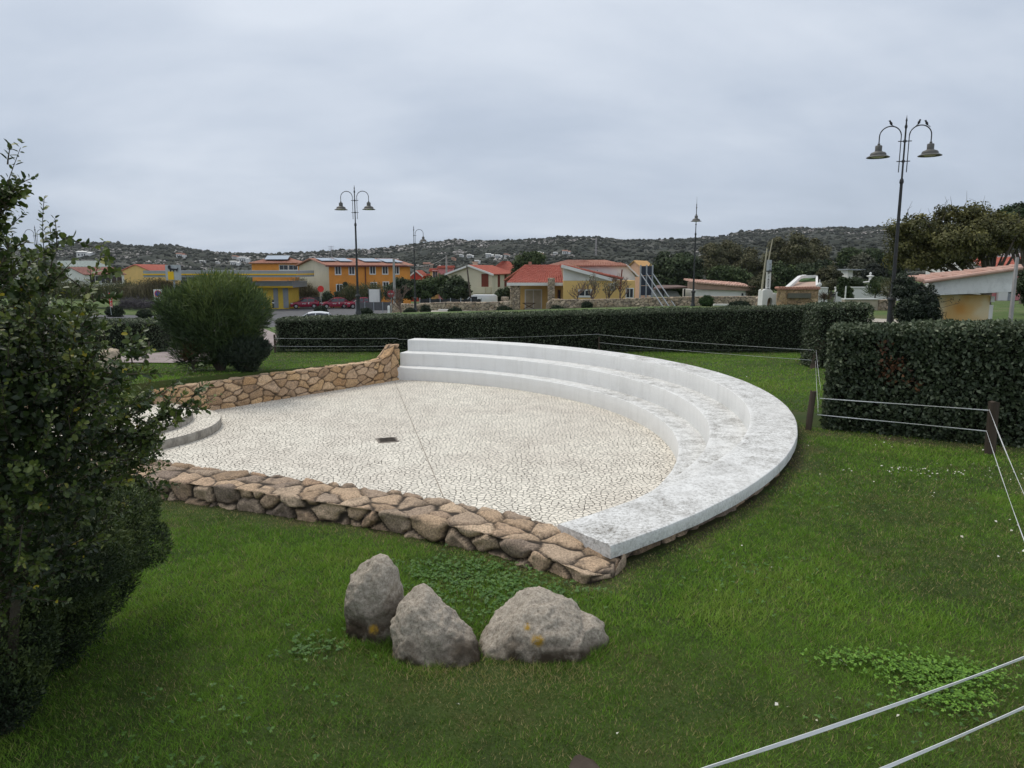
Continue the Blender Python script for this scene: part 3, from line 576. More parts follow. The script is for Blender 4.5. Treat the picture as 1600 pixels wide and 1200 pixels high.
# ------------------------------------------------------------------ hedges
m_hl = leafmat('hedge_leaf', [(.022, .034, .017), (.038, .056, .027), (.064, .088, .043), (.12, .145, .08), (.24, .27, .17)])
m_core = mat('hedge_twigs', [(.3, (.006, .008, .004)), (.7, (.016, .018, .009))], scale=8, rough=1)
m_wood = mat('shrub_wood', [(.3, (.05, .04, .03)), (.7, (.12, .1, .075))], scale=12, rough=.95, bump=.01)
def hedge(label, a, b, th, zt, leaf, dens, seed, group=None, brown=None, base=None, sides=(1, 1, 1, 1), m=m_hl, wob=.05):
    """a, b: plan ends of the front face, th: thickness away from the camera"""
    a = np.array(a, float); b = np.array(b, float); Ln = np.linalg.norm(b - a); u = (b - a) / Ln; w = np.array([-u[1], u[0]]); w = w if w[1] > 0 else -w
    z0 = g1(*(a + b) / 2) if base is None else base; H = (zt[0] + zt[1]) / 2 - z0
    t = thing('hedge', label, 'hedge', (a[0], a[1], z0), 0, group); r = np.random.default_rng(seed)
    rad = .14
    def surf(n, face):
        q = r.random((n, 2))
        if face == 0: s, d, h, nn = q[:, 0] * Ln, np.zeros(n), q[:, 1], np.tile([0, -1, 0], (n, 1))
        elif face == 1: s, d, h, nn = q[:, 0] * Ln, q[:, 1] * th, np.ones(n), np.tile([0, 0, 1], (n, 1))
        elif face == 2: s, d, h, nn = np.zeros(n), q[:, 0] * th, q[:, 1], np.tile([-1, 0, 0], (n, 1))
        elif face == 3: s, d, h, nn = np.full(n, Ln), q[:, 0] * th, q[:, 1], np.tile([1, 0, 0], (n, 1))
        else: s, d, h, nn = q[:, 0] * Ln, np.full(n, th), q[:, 1], np.tile([0, 1, 0], (n, 1))
        return s, d, h * H, nn.astype(float)
    out = []
    for face, area, k in ((0, Ln * H, 1), (1, Ln * th, 1.15), (2, th * H, sides[0]), (3, th * H, sides[1]), (4, Ln * H, .25)):
        n = int(area * dens * k * FULL)
        if n > 0: out.append(surf(n, face))
    s, d, h, nn = [np.concatenate(x) for x in zip(*out)]
    # round the edges: pull points inside a rounded box
    lo = np.array([rad, rad, -9]); hi = np.array([Ln - rad, th - rad, H - rad]); p = np.stack([s, d, h], 1); c = np.clip(p, lo, hi); dd = p - c; dl = np.linalg.norm(dd, axis=1)
    k = dl > 1e-6; p[k] = c[k] + dd[k] / dl[k][:, None] * rad; nn[k] = dd[k] / dl[k][:, None]
    lump = fbm(p + seed * 3, 1.1, 3, seed) - .5; lump2 = fbm(p + seed, 5, 2, seed + 1) - .5
    dep = r.random(len(p)) ** 2 * .09; p = p + nn * (lump * wob * 2.4 + lump2 * .05 - dep)[:, None]
    p[:, 2] += ((zt[1] - zt[0]) * (p[:, 0] / Ln - .5)) * (p[:, 2] / H)
    br = np.zeros(len(p))
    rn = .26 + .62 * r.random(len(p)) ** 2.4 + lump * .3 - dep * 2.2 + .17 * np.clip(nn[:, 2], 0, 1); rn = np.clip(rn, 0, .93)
    if brown:
        for (bs, bh, brr) in brown:
            g = np.hypot((p[:, 0] - bs), (p[:, 2] - bh) * .8) < brr * (.5 + r.random(len(p))); br[g & (r.random(len(p)) < .6)] = 1; p[g & (r.random(len(p)) < .3), 1] += .12
    N = unit(nn * .75 + rvec(len(p), r) * .9); A = unit(rvec(len(p), r) + np.array([0, 0, -.15]))
    W3 = np.stack([u[0] * p[:, 0] + w[0] * p[:, 1], u[1] * p[:, 0] + w[1] * p[:, 1], p[:, 2]], 1)
    R3m = np.array([[u[0], w[0], 0], [u[1], w[1], 0], [0, 0, 1]]); N = N @ R3m.T; A = A @ R3m.T
    L = leaf * (.65 + .7 * r.random(len(p)))
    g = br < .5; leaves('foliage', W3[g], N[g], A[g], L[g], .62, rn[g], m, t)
    if brown: leaves('withered_leaves', W3[~g], N[~g], A[~g], L[~g] * 1.1, .6, r.random((~g).sum()), leafmat('withered', [(.03, .018, .01), (.12, .05, .025), (.22, .11, .05)], trans=0), t)
    # inner twigs
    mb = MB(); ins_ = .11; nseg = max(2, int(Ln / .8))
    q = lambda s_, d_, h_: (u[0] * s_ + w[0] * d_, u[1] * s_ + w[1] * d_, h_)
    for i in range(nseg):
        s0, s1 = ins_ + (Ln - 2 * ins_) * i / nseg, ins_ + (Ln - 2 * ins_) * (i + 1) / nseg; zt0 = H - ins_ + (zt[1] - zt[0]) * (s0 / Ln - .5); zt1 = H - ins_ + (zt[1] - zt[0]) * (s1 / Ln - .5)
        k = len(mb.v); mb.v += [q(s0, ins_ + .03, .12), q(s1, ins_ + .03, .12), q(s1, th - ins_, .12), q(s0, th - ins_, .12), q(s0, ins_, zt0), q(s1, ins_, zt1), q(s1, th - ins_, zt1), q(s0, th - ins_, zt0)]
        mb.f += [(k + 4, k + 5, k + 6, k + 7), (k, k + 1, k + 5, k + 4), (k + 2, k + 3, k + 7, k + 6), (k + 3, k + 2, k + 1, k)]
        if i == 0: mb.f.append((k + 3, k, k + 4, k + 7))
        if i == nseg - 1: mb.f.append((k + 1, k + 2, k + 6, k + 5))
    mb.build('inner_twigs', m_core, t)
    mb = MB()
    for i in range(int(Ln / .35)):
        s_ = .15 + r.random() * (Ln - .3); d_ = .12 + r.random() * (th - .3)
        mb.tube([q(s_, d_, -.1), q(s_ + r.normal() * .08, d_ + r.normal() * .05, .12), q(s_ + r.normal() * .2, d_ + r.normal() * .08, .4)], [.022, .018, .01], 5)
    st = mb; k_ = len(st.v) // 15
    for i in range(min(k_, 26)):
        one = MB(); one.v = st.v[i * 15:(i + 1) * 15]; one.f = [tuple(q_ - i * 15 for q_ in f) for f in st.f if f[0] // 15 == i]; one.build('stem', m_wood, t)
    return t
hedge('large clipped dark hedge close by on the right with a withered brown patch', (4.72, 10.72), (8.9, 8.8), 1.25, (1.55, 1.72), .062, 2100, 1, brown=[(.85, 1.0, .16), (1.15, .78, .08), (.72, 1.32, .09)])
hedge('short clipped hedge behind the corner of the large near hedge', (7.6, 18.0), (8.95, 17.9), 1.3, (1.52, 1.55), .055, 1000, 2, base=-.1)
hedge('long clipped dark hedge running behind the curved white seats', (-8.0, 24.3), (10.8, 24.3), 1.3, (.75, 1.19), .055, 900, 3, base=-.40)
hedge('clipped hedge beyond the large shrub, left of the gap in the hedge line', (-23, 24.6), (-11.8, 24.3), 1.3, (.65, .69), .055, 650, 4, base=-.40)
# ------------------------------------------------------------------ generic crowns
def crown_pts(blobs, n, r, shell=.55):
    """blobs: (cx, cy, cz, rx, ry, rz); points mostly near the surface"""
    b = np.array(blobs, float); vol = b[:, 3] * b[:, 5]; pick = r.choice(len(b), n, p=vol / vol.sum()); d = rvec(n, r); k = shell + (1 - shell) * r.random(n) ** .6
    return b[pick, :3] + d * b[pick, 3:] * k[:, None], d, k, pick
def crown(name, blobs, n, leaf, m, parent, seed, ncl=60, clr=.25, wd=.6, up=.2, rich=False, dens_in=.45, base=(0, 0, 0)):
    r = np.random.default_rng(seed); cc, cd, _, _ = crown_pts(blobs, ncl, r, .72); nn = int(n * FULL)
    pick = r.integers(0, ncl, nn); cr_ = clr * (.6 + .8 * r.random(ncl)); tone = r.normal(size=ncl) * .13
    off = rvec(nn, r) * (r.random(nn) ** .45)[:, None] * cr_[pick][:, None]; off[:, 2] *= .7
    P = cc[pick] + off; k = int(nn * dens_in); P2, d2, _, _ = crown_pts(blobs, k, r, .3)
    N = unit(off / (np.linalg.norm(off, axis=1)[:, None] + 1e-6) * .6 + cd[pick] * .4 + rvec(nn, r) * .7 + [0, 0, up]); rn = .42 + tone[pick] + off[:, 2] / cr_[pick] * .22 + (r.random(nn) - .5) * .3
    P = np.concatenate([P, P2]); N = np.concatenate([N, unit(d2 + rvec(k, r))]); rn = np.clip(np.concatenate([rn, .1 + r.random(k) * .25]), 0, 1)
    A = rvec(len(P), r); L = leaf * (.6 + .8 * r.random(len(P)))
    return leaves(name, P, N, A, L, wd, rn, m, parent, rich), cc
def trunk_and_limbs(t, targets, h0, r0, m, seed, lean=(0, 0), fork=.5, nm='trunk', n_l=14):
    r = random.Random(seed); mb = MB(); f = Vector((lean[0], lean[1], h0 * fork))
    mb.tube([(0, 0, -.2), (lean[0] * .3, lean[1] * .3, h0 * fork * .5), tuple(f)], [r0 * 1.25, r0, r0 * .85], 8)
    tg = list(targets); r.shuffle(tg)
    for q in tg[:n_l]:
        q = Vector(q); mid = f.lerp(q, .5) + Vector((r.uniform(-.1, .1), r.uniform(-.1, .1), r.uniform(.0, .15))) * h0 * .3
        mb.tube([tuple(f), tuple(mid), tuple(f.lerp(q, .97))], [r0 * .55, r0 * .3, r0 * .1], 5)
    return mb.build(nm, m, t, smooth=True)
m_bark = mat('bark', [(.3, (.07, .058, .045)), (.7, (.16, .135, .11))], scale=7, rough=.95, bump=.02, stretch=(1, 1, .3))
# ------------------------------------------------------------------ large near shrub with rounded leaves
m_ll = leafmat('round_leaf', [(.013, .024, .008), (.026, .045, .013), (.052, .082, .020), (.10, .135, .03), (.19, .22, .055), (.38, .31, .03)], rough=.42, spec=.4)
def px3(px, py, Y): x, z = D(px, py, Y); return np.array([x, Y, z])
r_ = np.random.default_rng(21)
def shoots(starts, dirs, lens, r, leafL, gap, bend=.35, thick=.003):
    P, N, A, Ls, RN = [], [], [], [], []; mb = MB()
    for s, d, ln in zip(starts, dirs, lens):
        s = np.array(s, float); d = d / np.linalg.norm(d); n = max(4, int(ln / gap)); pts = [s.copy()]; dd = d.copy(); tone = r.normal() * .09
        crv = r.normal(size=3) * bend; crv[2] = abs(crv[2]) * .6
        for i in range(n):
            dd = dd + crv * gap + r.normal(size=3) * .05; dd /= np.linalg.norm(dd); pts.append(pts[-1] + dd * gap)
        pts = np.array(pts); k = max(1, len(pts) // 7); sub = pts[::k]
        if len(sub) > 1: mb.tube([tuple(p) for p in sub], list(np.linspace(thick, thick * .35, len(sub))), 4, cap=False)
        side = np.cross(dd, [0, 0, 1.]); side /= np.linalg.norm(side) + 1e-6; ph = r.random() * 6
        for i in range(1, len(pts)):
            for q in range(2):
                ax = pts[i] - pts[i - 1]; ax /= np.linalg.norm(ax) + 1e-9
                s1 = np.cross(ax, [.1, .2, 1.]); s1 /= np.linalg.norm(s1); s2 = np.cross(ax, s1); a = ph + i * 2.2 + q * 2.7 + r.normal() * .3
                out = s1 * math.cos(a) + s2 * math.sin(a); P.append(pts[i] + out * .003); A.append(out * .8 + ax * .55 + r.normal(size=3) * .12)
                nrm = np.cross(A[-1], np.cross(ax, A[-1])); nrm = nrm / (np.linalg.norm(nrm) + 1e-6); N.append(nrm + r.normal(size=3) * .35)
                sz = leafL * (.55 + .75 * r.random()) * (1 - .45 * (i / len(pts)) ** 3); Ls.append(sz)
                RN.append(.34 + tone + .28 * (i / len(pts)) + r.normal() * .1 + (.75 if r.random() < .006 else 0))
    return np.array(P), unit(np.array(N)), unit(np.array(A)), np.array(Ls), np.clip(RN, 0, 1), mb
t = thing('round_leaved_shrub', 'large dark shrub with small rounded leaves filling the left edge, long loose shoots on top', 'shrub', (-2.75, 3.6, g1(-2.75, 3.6)))
bl = [(-10, 640, 2.9, .38, .4, .36), (70, 700, 3.0, .34, .4, .32), (-80, 480, 2.8, .26, .3, .26), (15, 540, 3.1, .20, .3, .16), (105, 690, 3.5, .20, .3, .15), (-10, 800, 3.2, .5, .45, .45), (165, 715, 3.8, .18, .3, .15), (60, 600, 3.0, .24, .25, .2)]
B3 = [(*px3(a, b, Y), rx, ry, rz) for a, b, Y, rx, ry, rz in bl]
cc, cd, _, _ = crown_pts(B3, int(620 * FULL), r_, .75); up_ = np.array([0.25, -.1, .75])
st, dr, ln = list(cc), list(unit(cd * .9 + up_ + rvec(len(cc), r_) * .45)), list(.1 + .13 * r_.random(len(cc)))
for (x0, y0, Y0), (x1, y1, Y1), spread in [((-30, 420, 2.3), (22, 218, 2.25), 3), ((-60, 520, 2.3), (44, 345, 2.3), 4), ((-20, 400, 2.3), (35, 250, 2.25), 4), ((-30, 380, 2.3), (5, 290, 2.25), 4), ((100, 640, 2.9), (155, 430, 2.8), 3), ((45, 520, 2.6), (112, 325, 2.5), 5), ((95, 600, 2.9), (186, 345, 2.7), 3), ((70, 560, 2.8), (75, 395, 2.6), 4), ((110, 680, 2.8), (262, 500, 2.7), 5),
                                          ((190, 700, 3.1), (325, 602, 3.0), 7), ((150, 700, 3.0), (240, 620, 2.9), 6), ((170, 740, 3.3), (265, 770, 3.2), 4), ((0, 470, 2.4), (-20, 280, 2.3), 5), ((120, 640, 3.0), (190, 470, 2.9), 4), ((20, 480, 2.7), (50, 400, 2.6), 5), ((180, 690, 3.1), (245, 690, 3.0), 6), ((130, 600, 2.9), (215, 570, 2.8), 5)]:
    a, b = px3(x0, y0, Y0), px3(x1, y1, Y1); L0 = np.linalg.norm(b - a); st.append(a); dr.append((b - a) / L0); ln.append(L0)
    for _ in range(spread * 3):
        q = r_.random() * .85; p = a + (b - a) * q; st.append(p); d = (b - a) / L0 + r_.normal(size=3) * .5; dr.append(d); ln.append(L0 * (.14 + .26 * r_.random()) * (1.15 - q * .6))
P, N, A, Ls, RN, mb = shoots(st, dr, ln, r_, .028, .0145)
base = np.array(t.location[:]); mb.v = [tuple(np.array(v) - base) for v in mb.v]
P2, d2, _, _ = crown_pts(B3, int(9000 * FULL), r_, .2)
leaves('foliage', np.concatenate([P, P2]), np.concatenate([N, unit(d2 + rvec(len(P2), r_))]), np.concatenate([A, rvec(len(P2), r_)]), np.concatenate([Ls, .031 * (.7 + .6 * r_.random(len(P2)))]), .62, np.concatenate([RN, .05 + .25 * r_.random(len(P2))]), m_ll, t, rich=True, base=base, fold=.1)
mb.build('twigs', m_wood, t)
mb = MB()
for b in B3:
    e = Vector(b[:3]) - Vector(base); mb.tube([(random.uniform(-.15, .15), random.uniform(-.1, .1), -.1), (e.x * .4, e.y * .4, e.z * .5), tuple(e)], [.035, .022, .008], 6)
mb.build('stems', m_wood, t, smooth=True)
# ------------------------------------------------------------------ fine leaved dark shrub below it
def fine_shrub(name, label, cat, B3, base, n, leaf, wdt, cols, seed, upv=(0, -.1, .7), shell=.55, core=True, m=None, rough=.6, stemr=.03, clump=None, topk=.12, base_t=.1):
    r = np.random.default_rng(seed); t = thing(name, label, cat, tuple(base)); base = np.array(base, float)
    P, d, k, _ = crown_pts(B3, int(n * FULL), r, shell)
    if clump:
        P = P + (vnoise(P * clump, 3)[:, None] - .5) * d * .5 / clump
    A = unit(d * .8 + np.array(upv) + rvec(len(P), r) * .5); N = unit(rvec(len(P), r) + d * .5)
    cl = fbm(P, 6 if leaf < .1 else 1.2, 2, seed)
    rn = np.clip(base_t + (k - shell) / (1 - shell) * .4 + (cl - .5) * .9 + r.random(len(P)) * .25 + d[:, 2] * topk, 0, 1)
    leaves('foliage', P, N, A, leaf * (.5 + 1.0 * r.random(len(P)) ** 1.5 * 1.3), wdt, rn, m or leafmat(name + '_leaf_%d' % seed, cols, rough), t, base=base, fold=.05)
    mb = MB()
    for b in B3:
        for q in range(4):
            e = Vector(b[:3]) - Vector(base) + Vector(tuple(rvec(1, r)[0] * b[3] * .5)); mb.tube([(0, 0, -.1), (e.x * .35, e.y * .35, e.z * .5), tuple(e)], [stemr, stemr * .6, stemr * .2], 5)
    mb.build('trunk', m_wood, t, smooth=True)
    return t
bl = [(60, 860, 3.9, .50, .4, .42), (150, 830, 4.4, .34, .35, .30), (-40, 1000, 3.5, .42, .4, .42), (205, 795, 4.8, .22, .3, .2), (215, 850, 4.9, .2, .25, .2), (70, 960, 4.1, .34, .3, .34), (130, 900, 4.5, .33, .3, .28), (-10, 1080, 3.4, .26, .3, .25)]
B4 = [(*px3(a, b, Y), rx, ry, rz) for a, b, Y, rx, ry, rz in bl]
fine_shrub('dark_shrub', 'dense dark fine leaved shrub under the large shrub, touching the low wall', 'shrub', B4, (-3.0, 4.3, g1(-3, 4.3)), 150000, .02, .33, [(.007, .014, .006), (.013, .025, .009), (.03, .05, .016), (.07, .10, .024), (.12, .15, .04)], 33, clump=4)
# broom like round bush, its dark neighbour and a small reddish one
m_br = leafmat('broom_leaf', [(.013, .025, .009), (.028, .052, .016), (.055, .092, .025), (.10, .145, .035), (.21, .25, .055)], .6)
BB = [(*px3(a, b, 18.4), rx * 1.07, ry, rz * 1.05) for a, b, rx, ry, rz in [(338, 505, .98, 1.0, .95), (300, 490, .65, .8, .6), (385, 490, .55, .7, .55), (340, 465, .85, .8, .5), (270, 480, .3, .4, .35), (372, 535, .55, .6, .5), (310, 545, .5, .5, .4)]]
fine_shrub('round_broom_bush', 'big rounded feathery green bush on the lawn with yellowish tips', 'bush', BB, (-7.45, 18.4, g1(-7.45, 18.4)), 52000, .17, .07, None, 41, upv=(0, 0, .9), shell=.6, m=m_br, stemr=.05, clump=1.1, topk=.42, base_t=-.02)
BB = [(*px3(a, b, 18.1), rx * 1.07, ry, rz * 1.05) for a, b, rx, ry, rz in [(385, 547, .5, .5, .38), (362, 552, .3, .4, .3), (408, 545, .22, .3, .22), (385, 565, .3, .3, .3)]]
fine_shrub('dark_round_shrub', 'small dark rounded shrub at the right foot of the feathery bush', 'shrub', BB, (-6.65, 18.1, g1(-6.65, 18.1)), 16000, .07, .2, [(.008, .015, .009), (.015, .027, .016), (.028, .045, .025), (.05, .07, .04)], 42, upv=(0, 0, .7))
BB = [(*px3(a, b, 18), rx, ry, rz) for a, b, rx, ry, rz in [(302, 545, .22, .22, .16), (293, 555, .14, .15, .12)]]
fine_shrub('reddish_shrub', 'small thin shrub with reddish brown leaves left of the feathery bush', 'shrub', BB, (-7.95, 18, g1(-7.95, 18)), 1600, .06, .4, [(.03, .035, .01), (.09, .05, .02), (.14, .07, .03)], 43, upv=(0, 0, .4), stemr=.015)
# ================================================================== GRASS
m_grass = mat('grass_blades', [(0, (.06, .10, .018)), (.22, (.10, .185, .022)), (.5, (.145, .285, .026)), (.72, (.20, .36, .035)), (.86, (.27, .26, .075)), (1, (.52, .41, .21))], attr='rnd', rough=.55, spec=.25, trans=.25)
def lush(x, y):        # where the lawn is greener: patches seen in the grass
    p = np.column_stack([x, y]); v = fbm(p, .55, 4, 90) - .5; v2 = fbm(p, 1.9, 3, 91) - .5
    s = v * .9 + v2 * .7
    for cxx, cyy, rr, k in [(-2.3, 6.0, .8, .22), (-1.2, 5.4, .7, .12), (3.0, 8.3, .6, .26), (1.2, 4.9, .5, .22), (.95, 4.3, .35, .12), (4.2, 14.5, 2.2, .2), (-5.5, 18.9, 2, .1), (2.2, 5.2, .7, .1), (6.5, 16.5, 3, .15), (-1.7, 3.6, 1., -.12), (.3, 3.4, .9, -.1), (3.2, 6.6, 1.1, -.07), (1.3, 5.8, .4, -.2), (-.35, 3.75, .35, -.22), (.2, 3.9, .3, -.22)]:
        s = s + k * np.exp(-((x - cxx) ** 2 + (y - cyy) ** 2) / rr ** 2)
    return s
boulder_xy = [(-.95, 4.55, .22), (-.55, 4.3, .25), (.2, 4.45, .38)]
def grass(y0, y1, dens, h, w, seed, xl, xr):
    r = np.random.default_rng(seed); n = int((y1 - y0) * (xr - xl) * dens * FULL); x = xl + (xr - xl) * r.random(n); y = y0 + (y1 - y0) * r.random(n)
    keep = (np.abs(x) < y * 1.0 + 2.0) & ~in_poly(x, y, inside_poly) & (seg_dist(x, y, NEARX) > .26) & (seg_dist(x, y, FARW) > .16)
    rr = np.hypot(x - AC[0], y - AC[1]); an = np.arctan2(y - AC[1], x - AC[0]); keep &= ~((rr < RO - .02) & (an > A0 - .01) & (an < A1 + .01))
    keep &= ~((x > 4.6) & (y > 10.85 - .46 * (x - 4.72)) & (y < 12.2 - .3 * (x - 4.7)))
    x, y, rr, an = x[keep], y[keep], rr[keep], an[keep]; n = len(x)
    # thin bare soil beside the walls and hedges
    edge = edge_dist(x, y) + (fbm(np.column_stack([x, y]), 3, 3, 66) - .5) * .3
    k = r.random(n) < .5 + .5 * sstep(-.02, .2, edge); x, y, edge = x[k], y[k], edge[k]; n = len(x)
    s = lush(x, y); z = gz(x, y) + lawn_bump(x, y); hh = h * (.55 + .8 * r.random(n)) * (1 + s * .8) * (.55 + .9 * fbm(np.column_stack([x, y]), 9, 2, 44)) * (.55 + .45 * sstep(0, .5, edge)); hh = np.clip(hh, h * .3, h * 2.2)
    for bx, by, br in boulder_xy: hh *= 1 + .9 * np.exp(-((np.hypot(x - bx, y - by) - br) / .07) ** 2)
    rnd = .44 + s * .9 + r.normal(size=n) * .12 + (fbm(np.column_stack([x, y]), 14, 2, 45) - .5) * .5; dry = r.random(n) < (.05 + .12 * sstep(.05, -.2, s) + .4 * sstep(.35, 0, edge)); dry |= (r.random(n) < .55) & (np.hypot((x + .12) / 2.4, y - 4.0) < .2 * (.4 + 1.2 * r.random(n)))
    rnd = np.clip(rnd, .02, .76); rnd[dry] = .84 + .16 * r.random(dry.sum())
    a = r.random(n) * 2 * math.pi; ln = hh * (.35 + .9 * r.random(n)); B = np.stack([x, y, z - .004], 1)
    side = np.stack([np.cos(a), np.sin(a), np.zeros(n)], 1) * (w * (.6 + .8 * r.random(n)))[:, None] * .5; b = r.random(n) * 2 * math.pi
    tip = B + np.stack([np.cos(b) * ln, np.sin(b) * ln, hh], 1); V = np.stack([B - side, B + side, tip], 1).reshape(-1, 3)
    return V, np.repeat(rnd, 3)
parts = [grass(2.5, 4.6, 14000, .027, .0042, 1, -4.6, 5.2), grass(4.6, 7.5, 8000, .032, .0058, 2, -5.5, 9), grass(7.5, 11, 3600, .034, .009, 3, -2, 12), grass(11, 16, 1300, .03, .014, 4, 1, 12), grass(11, 18, 700, .03, .016, 5, -14, -6.5), grass(16, 25, 620, .03, .02, 6, -18, 13)]
V = np.concatenate([p[0] for p in parts]); Rn = np.concatenate([p[1] for p in parts]); F = np.arange(len(V)).reshape(-1, 3)
tag(nmesh('lawn_grass', V, F, m_grass, None, {'rnd': Rn}), kind='stuff'); print('grass blades', len(F))
# clover and weeds: small three leaf clusters
def weeds(name, spots, m, leaf, h, seed):
    r = np.random.default_rng(seed); P = []
    for x0, y0, rx, ry, n in spots: P.append(np.stack([x0 + r.normal(size=n) * rx, y0 + r.normal(size=n) * ry, np.zeros(n)], 1))
    P = np.concatenate(P); ok = ~in_poly(P[:, 0], P[:, 1], inside_poly) & (seg_dist(P[:, 0], P[:, 1], NEARW) > .3); P = P[ok]; P[:, 2] = gz(P[:, 0], P[:, 1]) + lawn_bump(P[:, 0], P[:, 1]) + h * (.5 + .7 * r.random(len(P)))
    n = len(P); N = unit(np.tile([0, 0, 1.], (n, 1)) + rvec(n, r) * .45); a0 = r.random(n) * 6.3; Ps, Ns, As, Rs = [], [], [], []
    for q in range(3):
        a = a0 + q * 2.1; Ps.append(P); Ns.append(N); As.append(np.stack([np.cos(a), np.sin(a), np.zeros(n)], 1)); Rs.append(np.clip(.5 + r.normal(size=n) * .22, 0, 1))
    V, F, rn = leaf_arrays(np.concatenate(Ps), np.concatenate(Ns), unit(np.concatenate(As)), leaf * (.6 + .8 * r.random(3 * n)), .85, np.concatenate(Rs), False, .05)
    return tag(nmesh(name, V, F, m, None, {'rnd': rn}), kind='stuff')
m_clv = leafmat('clover_leaf', [(.03, .07, .012), (.05, .12, .018), (.08, .17, .025), (.12, .22, .04)], .6)
m_wd = leafmat('weed_leaf', [(.04, .1, .01), (.09, .2, .015), (.15, .3, .025), (.2, .36, .05)], .6)
weeds('clover', [(-.25, 5.35, .33, .22, 700), (.1, 5.1, .3, .15, 260), (-.6, 5.6, .2, .1, 160), (.05, 4.8, .2, .12, 140), (-1.25, 4.3, .12, .1, 90), (3.4, 7.4, .8, .5, 120), (1.9, 5.4, .4, .3, 80), (-1.6, 3.5, .35, .3, 70), (2.4, 3.6, .3, .15, 60)], m_clv, .019, .035, 5)
weeds('bright_weeds', [(2.52, 4.0, .17, .10, 520), (2.15, 4.15, .16, .06, 200), (2.45, 3.72, .12, .07, 260), (2.75, 3.95, .15, .06, 120)], m_wd, .015, .05, 6)
# fallen leaves, white flecks and fallen dry bits
r = np.random.default_rng(3); P = []
for px, py, sx, sy, n in [(1450, 738, 60, 5, 60), (1410, 735, 15, 3, 18), (1458, 773, 3, 3, 5), (1420, 690, 45, 4, 14), (1370, 640, 90, 50, 30), (1560, 820, 30, 60, 22), (1150, 580, 60, 10, 12), (1330, 800, 180, 80, 16), (1540, 730, 40, 14, 26), (1120, 1060, 200, 60, 8)]:
    for _ in range(n):
        x, y = U(px + r.normal() * sx, py + r.normal() * sy, 0.02)
        if not in_poly(np.array([x]), np.array([y]), inside_poly)[0] and y < 24 and y > 0 and math.hypot(x - AC[0], y - AC[1]) > RO + .1: P.append((x, y, g1(x, y) + .03))
P = np.array(P); n = len(P)
tag(leaves('fallen_petals', P, unit(np.tile([0, 0, 1.], (n, 1)) + rvec(n, r) * .6), rvec(n, r), .03 * (.4 + .8 * r.random(n)), .7, r.random(n), leafmat('petal', [(.45, .42, .3), (.7, .68, .6)], trans=0)), kind='stuff')
# ================================================================== TAPE FENCE
m_post = mat('old_post_wood', [(.3, (.032, .025, .018)), (.7, (.10, .075, .055))], scale=5, rough=.95, bump=.012, bscale=18, stretch=(1, 1, .12))
m_tape = flat('white_tape', (.82, .82, .82), .5, .06, 30)
def post(label, x, y, h, r, lean=(0, 0), group='wooden posts of the tape fence', split=True, name='fence_post', seed=1):
    z = g1(x, y); n = 14; V = []; rr = random.Random(seed); lv = 7
    for i in range(lv):
        f = i / (lv - 1)
        for j in range(n):
            a = 2 * math.pi * j / n; q = r * (1 + .07 * math.sin(a * 3 + seed) + rr.uniform(-.05, .05)); V.append((q * math.cos(a) + lean[0] * f, q * math.sin(a) + lean[1] * f, -.15 + (h + .15) * f + (rr.uniform(-.012, .012) if i == lv - 1 else 0)))
    F = gridf(lv, n, closed_v=True).tolist(); F.append([(lv - 1) * n + j for j in range(n)])
    o = nmesh(name, V, F, m_post, smooth=True)
    try: o.data.set_sharp_from_angle(angle=R(45))
    except Exception: pass
    o.location = (x, y, z); return tag(o, label, 'post', group)
PA, PB, PC, PD_ = (4.49, 10.74), (6.32, 9.3), (3.0, 3.55), (.27, 2.42); PE = (7.6, 18.1); PF = (2.9, 24.0); PG = (-7.9, 24.0)
post('short brown split post standing beside the right rim of the white seats', *PA, .60, .045, (.05, 0), seed=1)
post('thick dark corner post in front of the large near hedge', *PB, .70, .062, (-.02, 0), seed=2)
post('brown post whose rounded top just shows at the bottom edge of the picture', *PD_, .60, .06, seed=3)
post('wooden post beside the tape at the right edge of the near lawn', *PC, .66, .055, seed=4)
post('dark leaning post at the foot of the short hedge behind the large one', *PE, .75, .1, (.22, .1), seed=5)
post('slim post in the middle of the long back hedge', *PF, .55, .03, seed=6)
post('slim post at the left end of the long back hedge', *PG, .62, .035, seed=7)
def tape(label, a, b, w, sag, group, twist=0, cat='tape', name='fence_tape', n=26, th=.0012):
    a = Vector(a); b = Vector(b); d = (b - a).normalized(); s = d.cross(Vector((0, 0, 1))).normalized(); V = []
    for i in range(n + 1):
        f = i / n; p = a.lerp(b, f) - Vector((0, 0, sag * 4 * f * (1 - f))); ang = R(60) + twist * f + .5 * math.sin(f * 7); wv = Vector((0, 0, 1)) * math.sin(ang) + s * math.cos(ang); nv = d.cross(wv)
        V += [p + wv * w / 2 + nv * th, p - wv * w / 2 + nv * th, p - wv * w / 2 - nv * th, p + wv * w / 2 - nv * th]
    F = gridf(n + 1, 4, closed_v=True).tolist(); F += [[0, 1, 2, 3], [4 * n + 3, 4 * n + 2, 4 * n + 1, 4 * n]]
    return tag(nmesh(name, [tuple(v) for v in V], F, m_tape), label, cat, group)
G_ = 'white tapes strung between the wooden posts'
zA, zB, zC = .50, .60, .52
tape('upper white tape crossing the bottom right corner of the lawn', (*PC, zC), (PD_[0] + .05, PD_[1] - .05, .50), .017, .03, G_, 1.2)
tape('lower white tape crossing the bottom right corner of the lawn', (*PC, .24), (PD_[0] + .05, PD_[1] - .05, .17), .017, .03, G_, .6)
tape('upper white tape running from the corner post along the right edge of the lawn', (PB[0] - .07, PB[1], zB), (PC[0] + .03, PC[1], zC + .02), .014, .05, G_, .8)
tape('lower white tape running from the corner post along the right edge of the lawn', (PB[0] - .07, PB[1], .30), (PC[0] + .03, PC[1], .22), .014, .05, G_, .4)
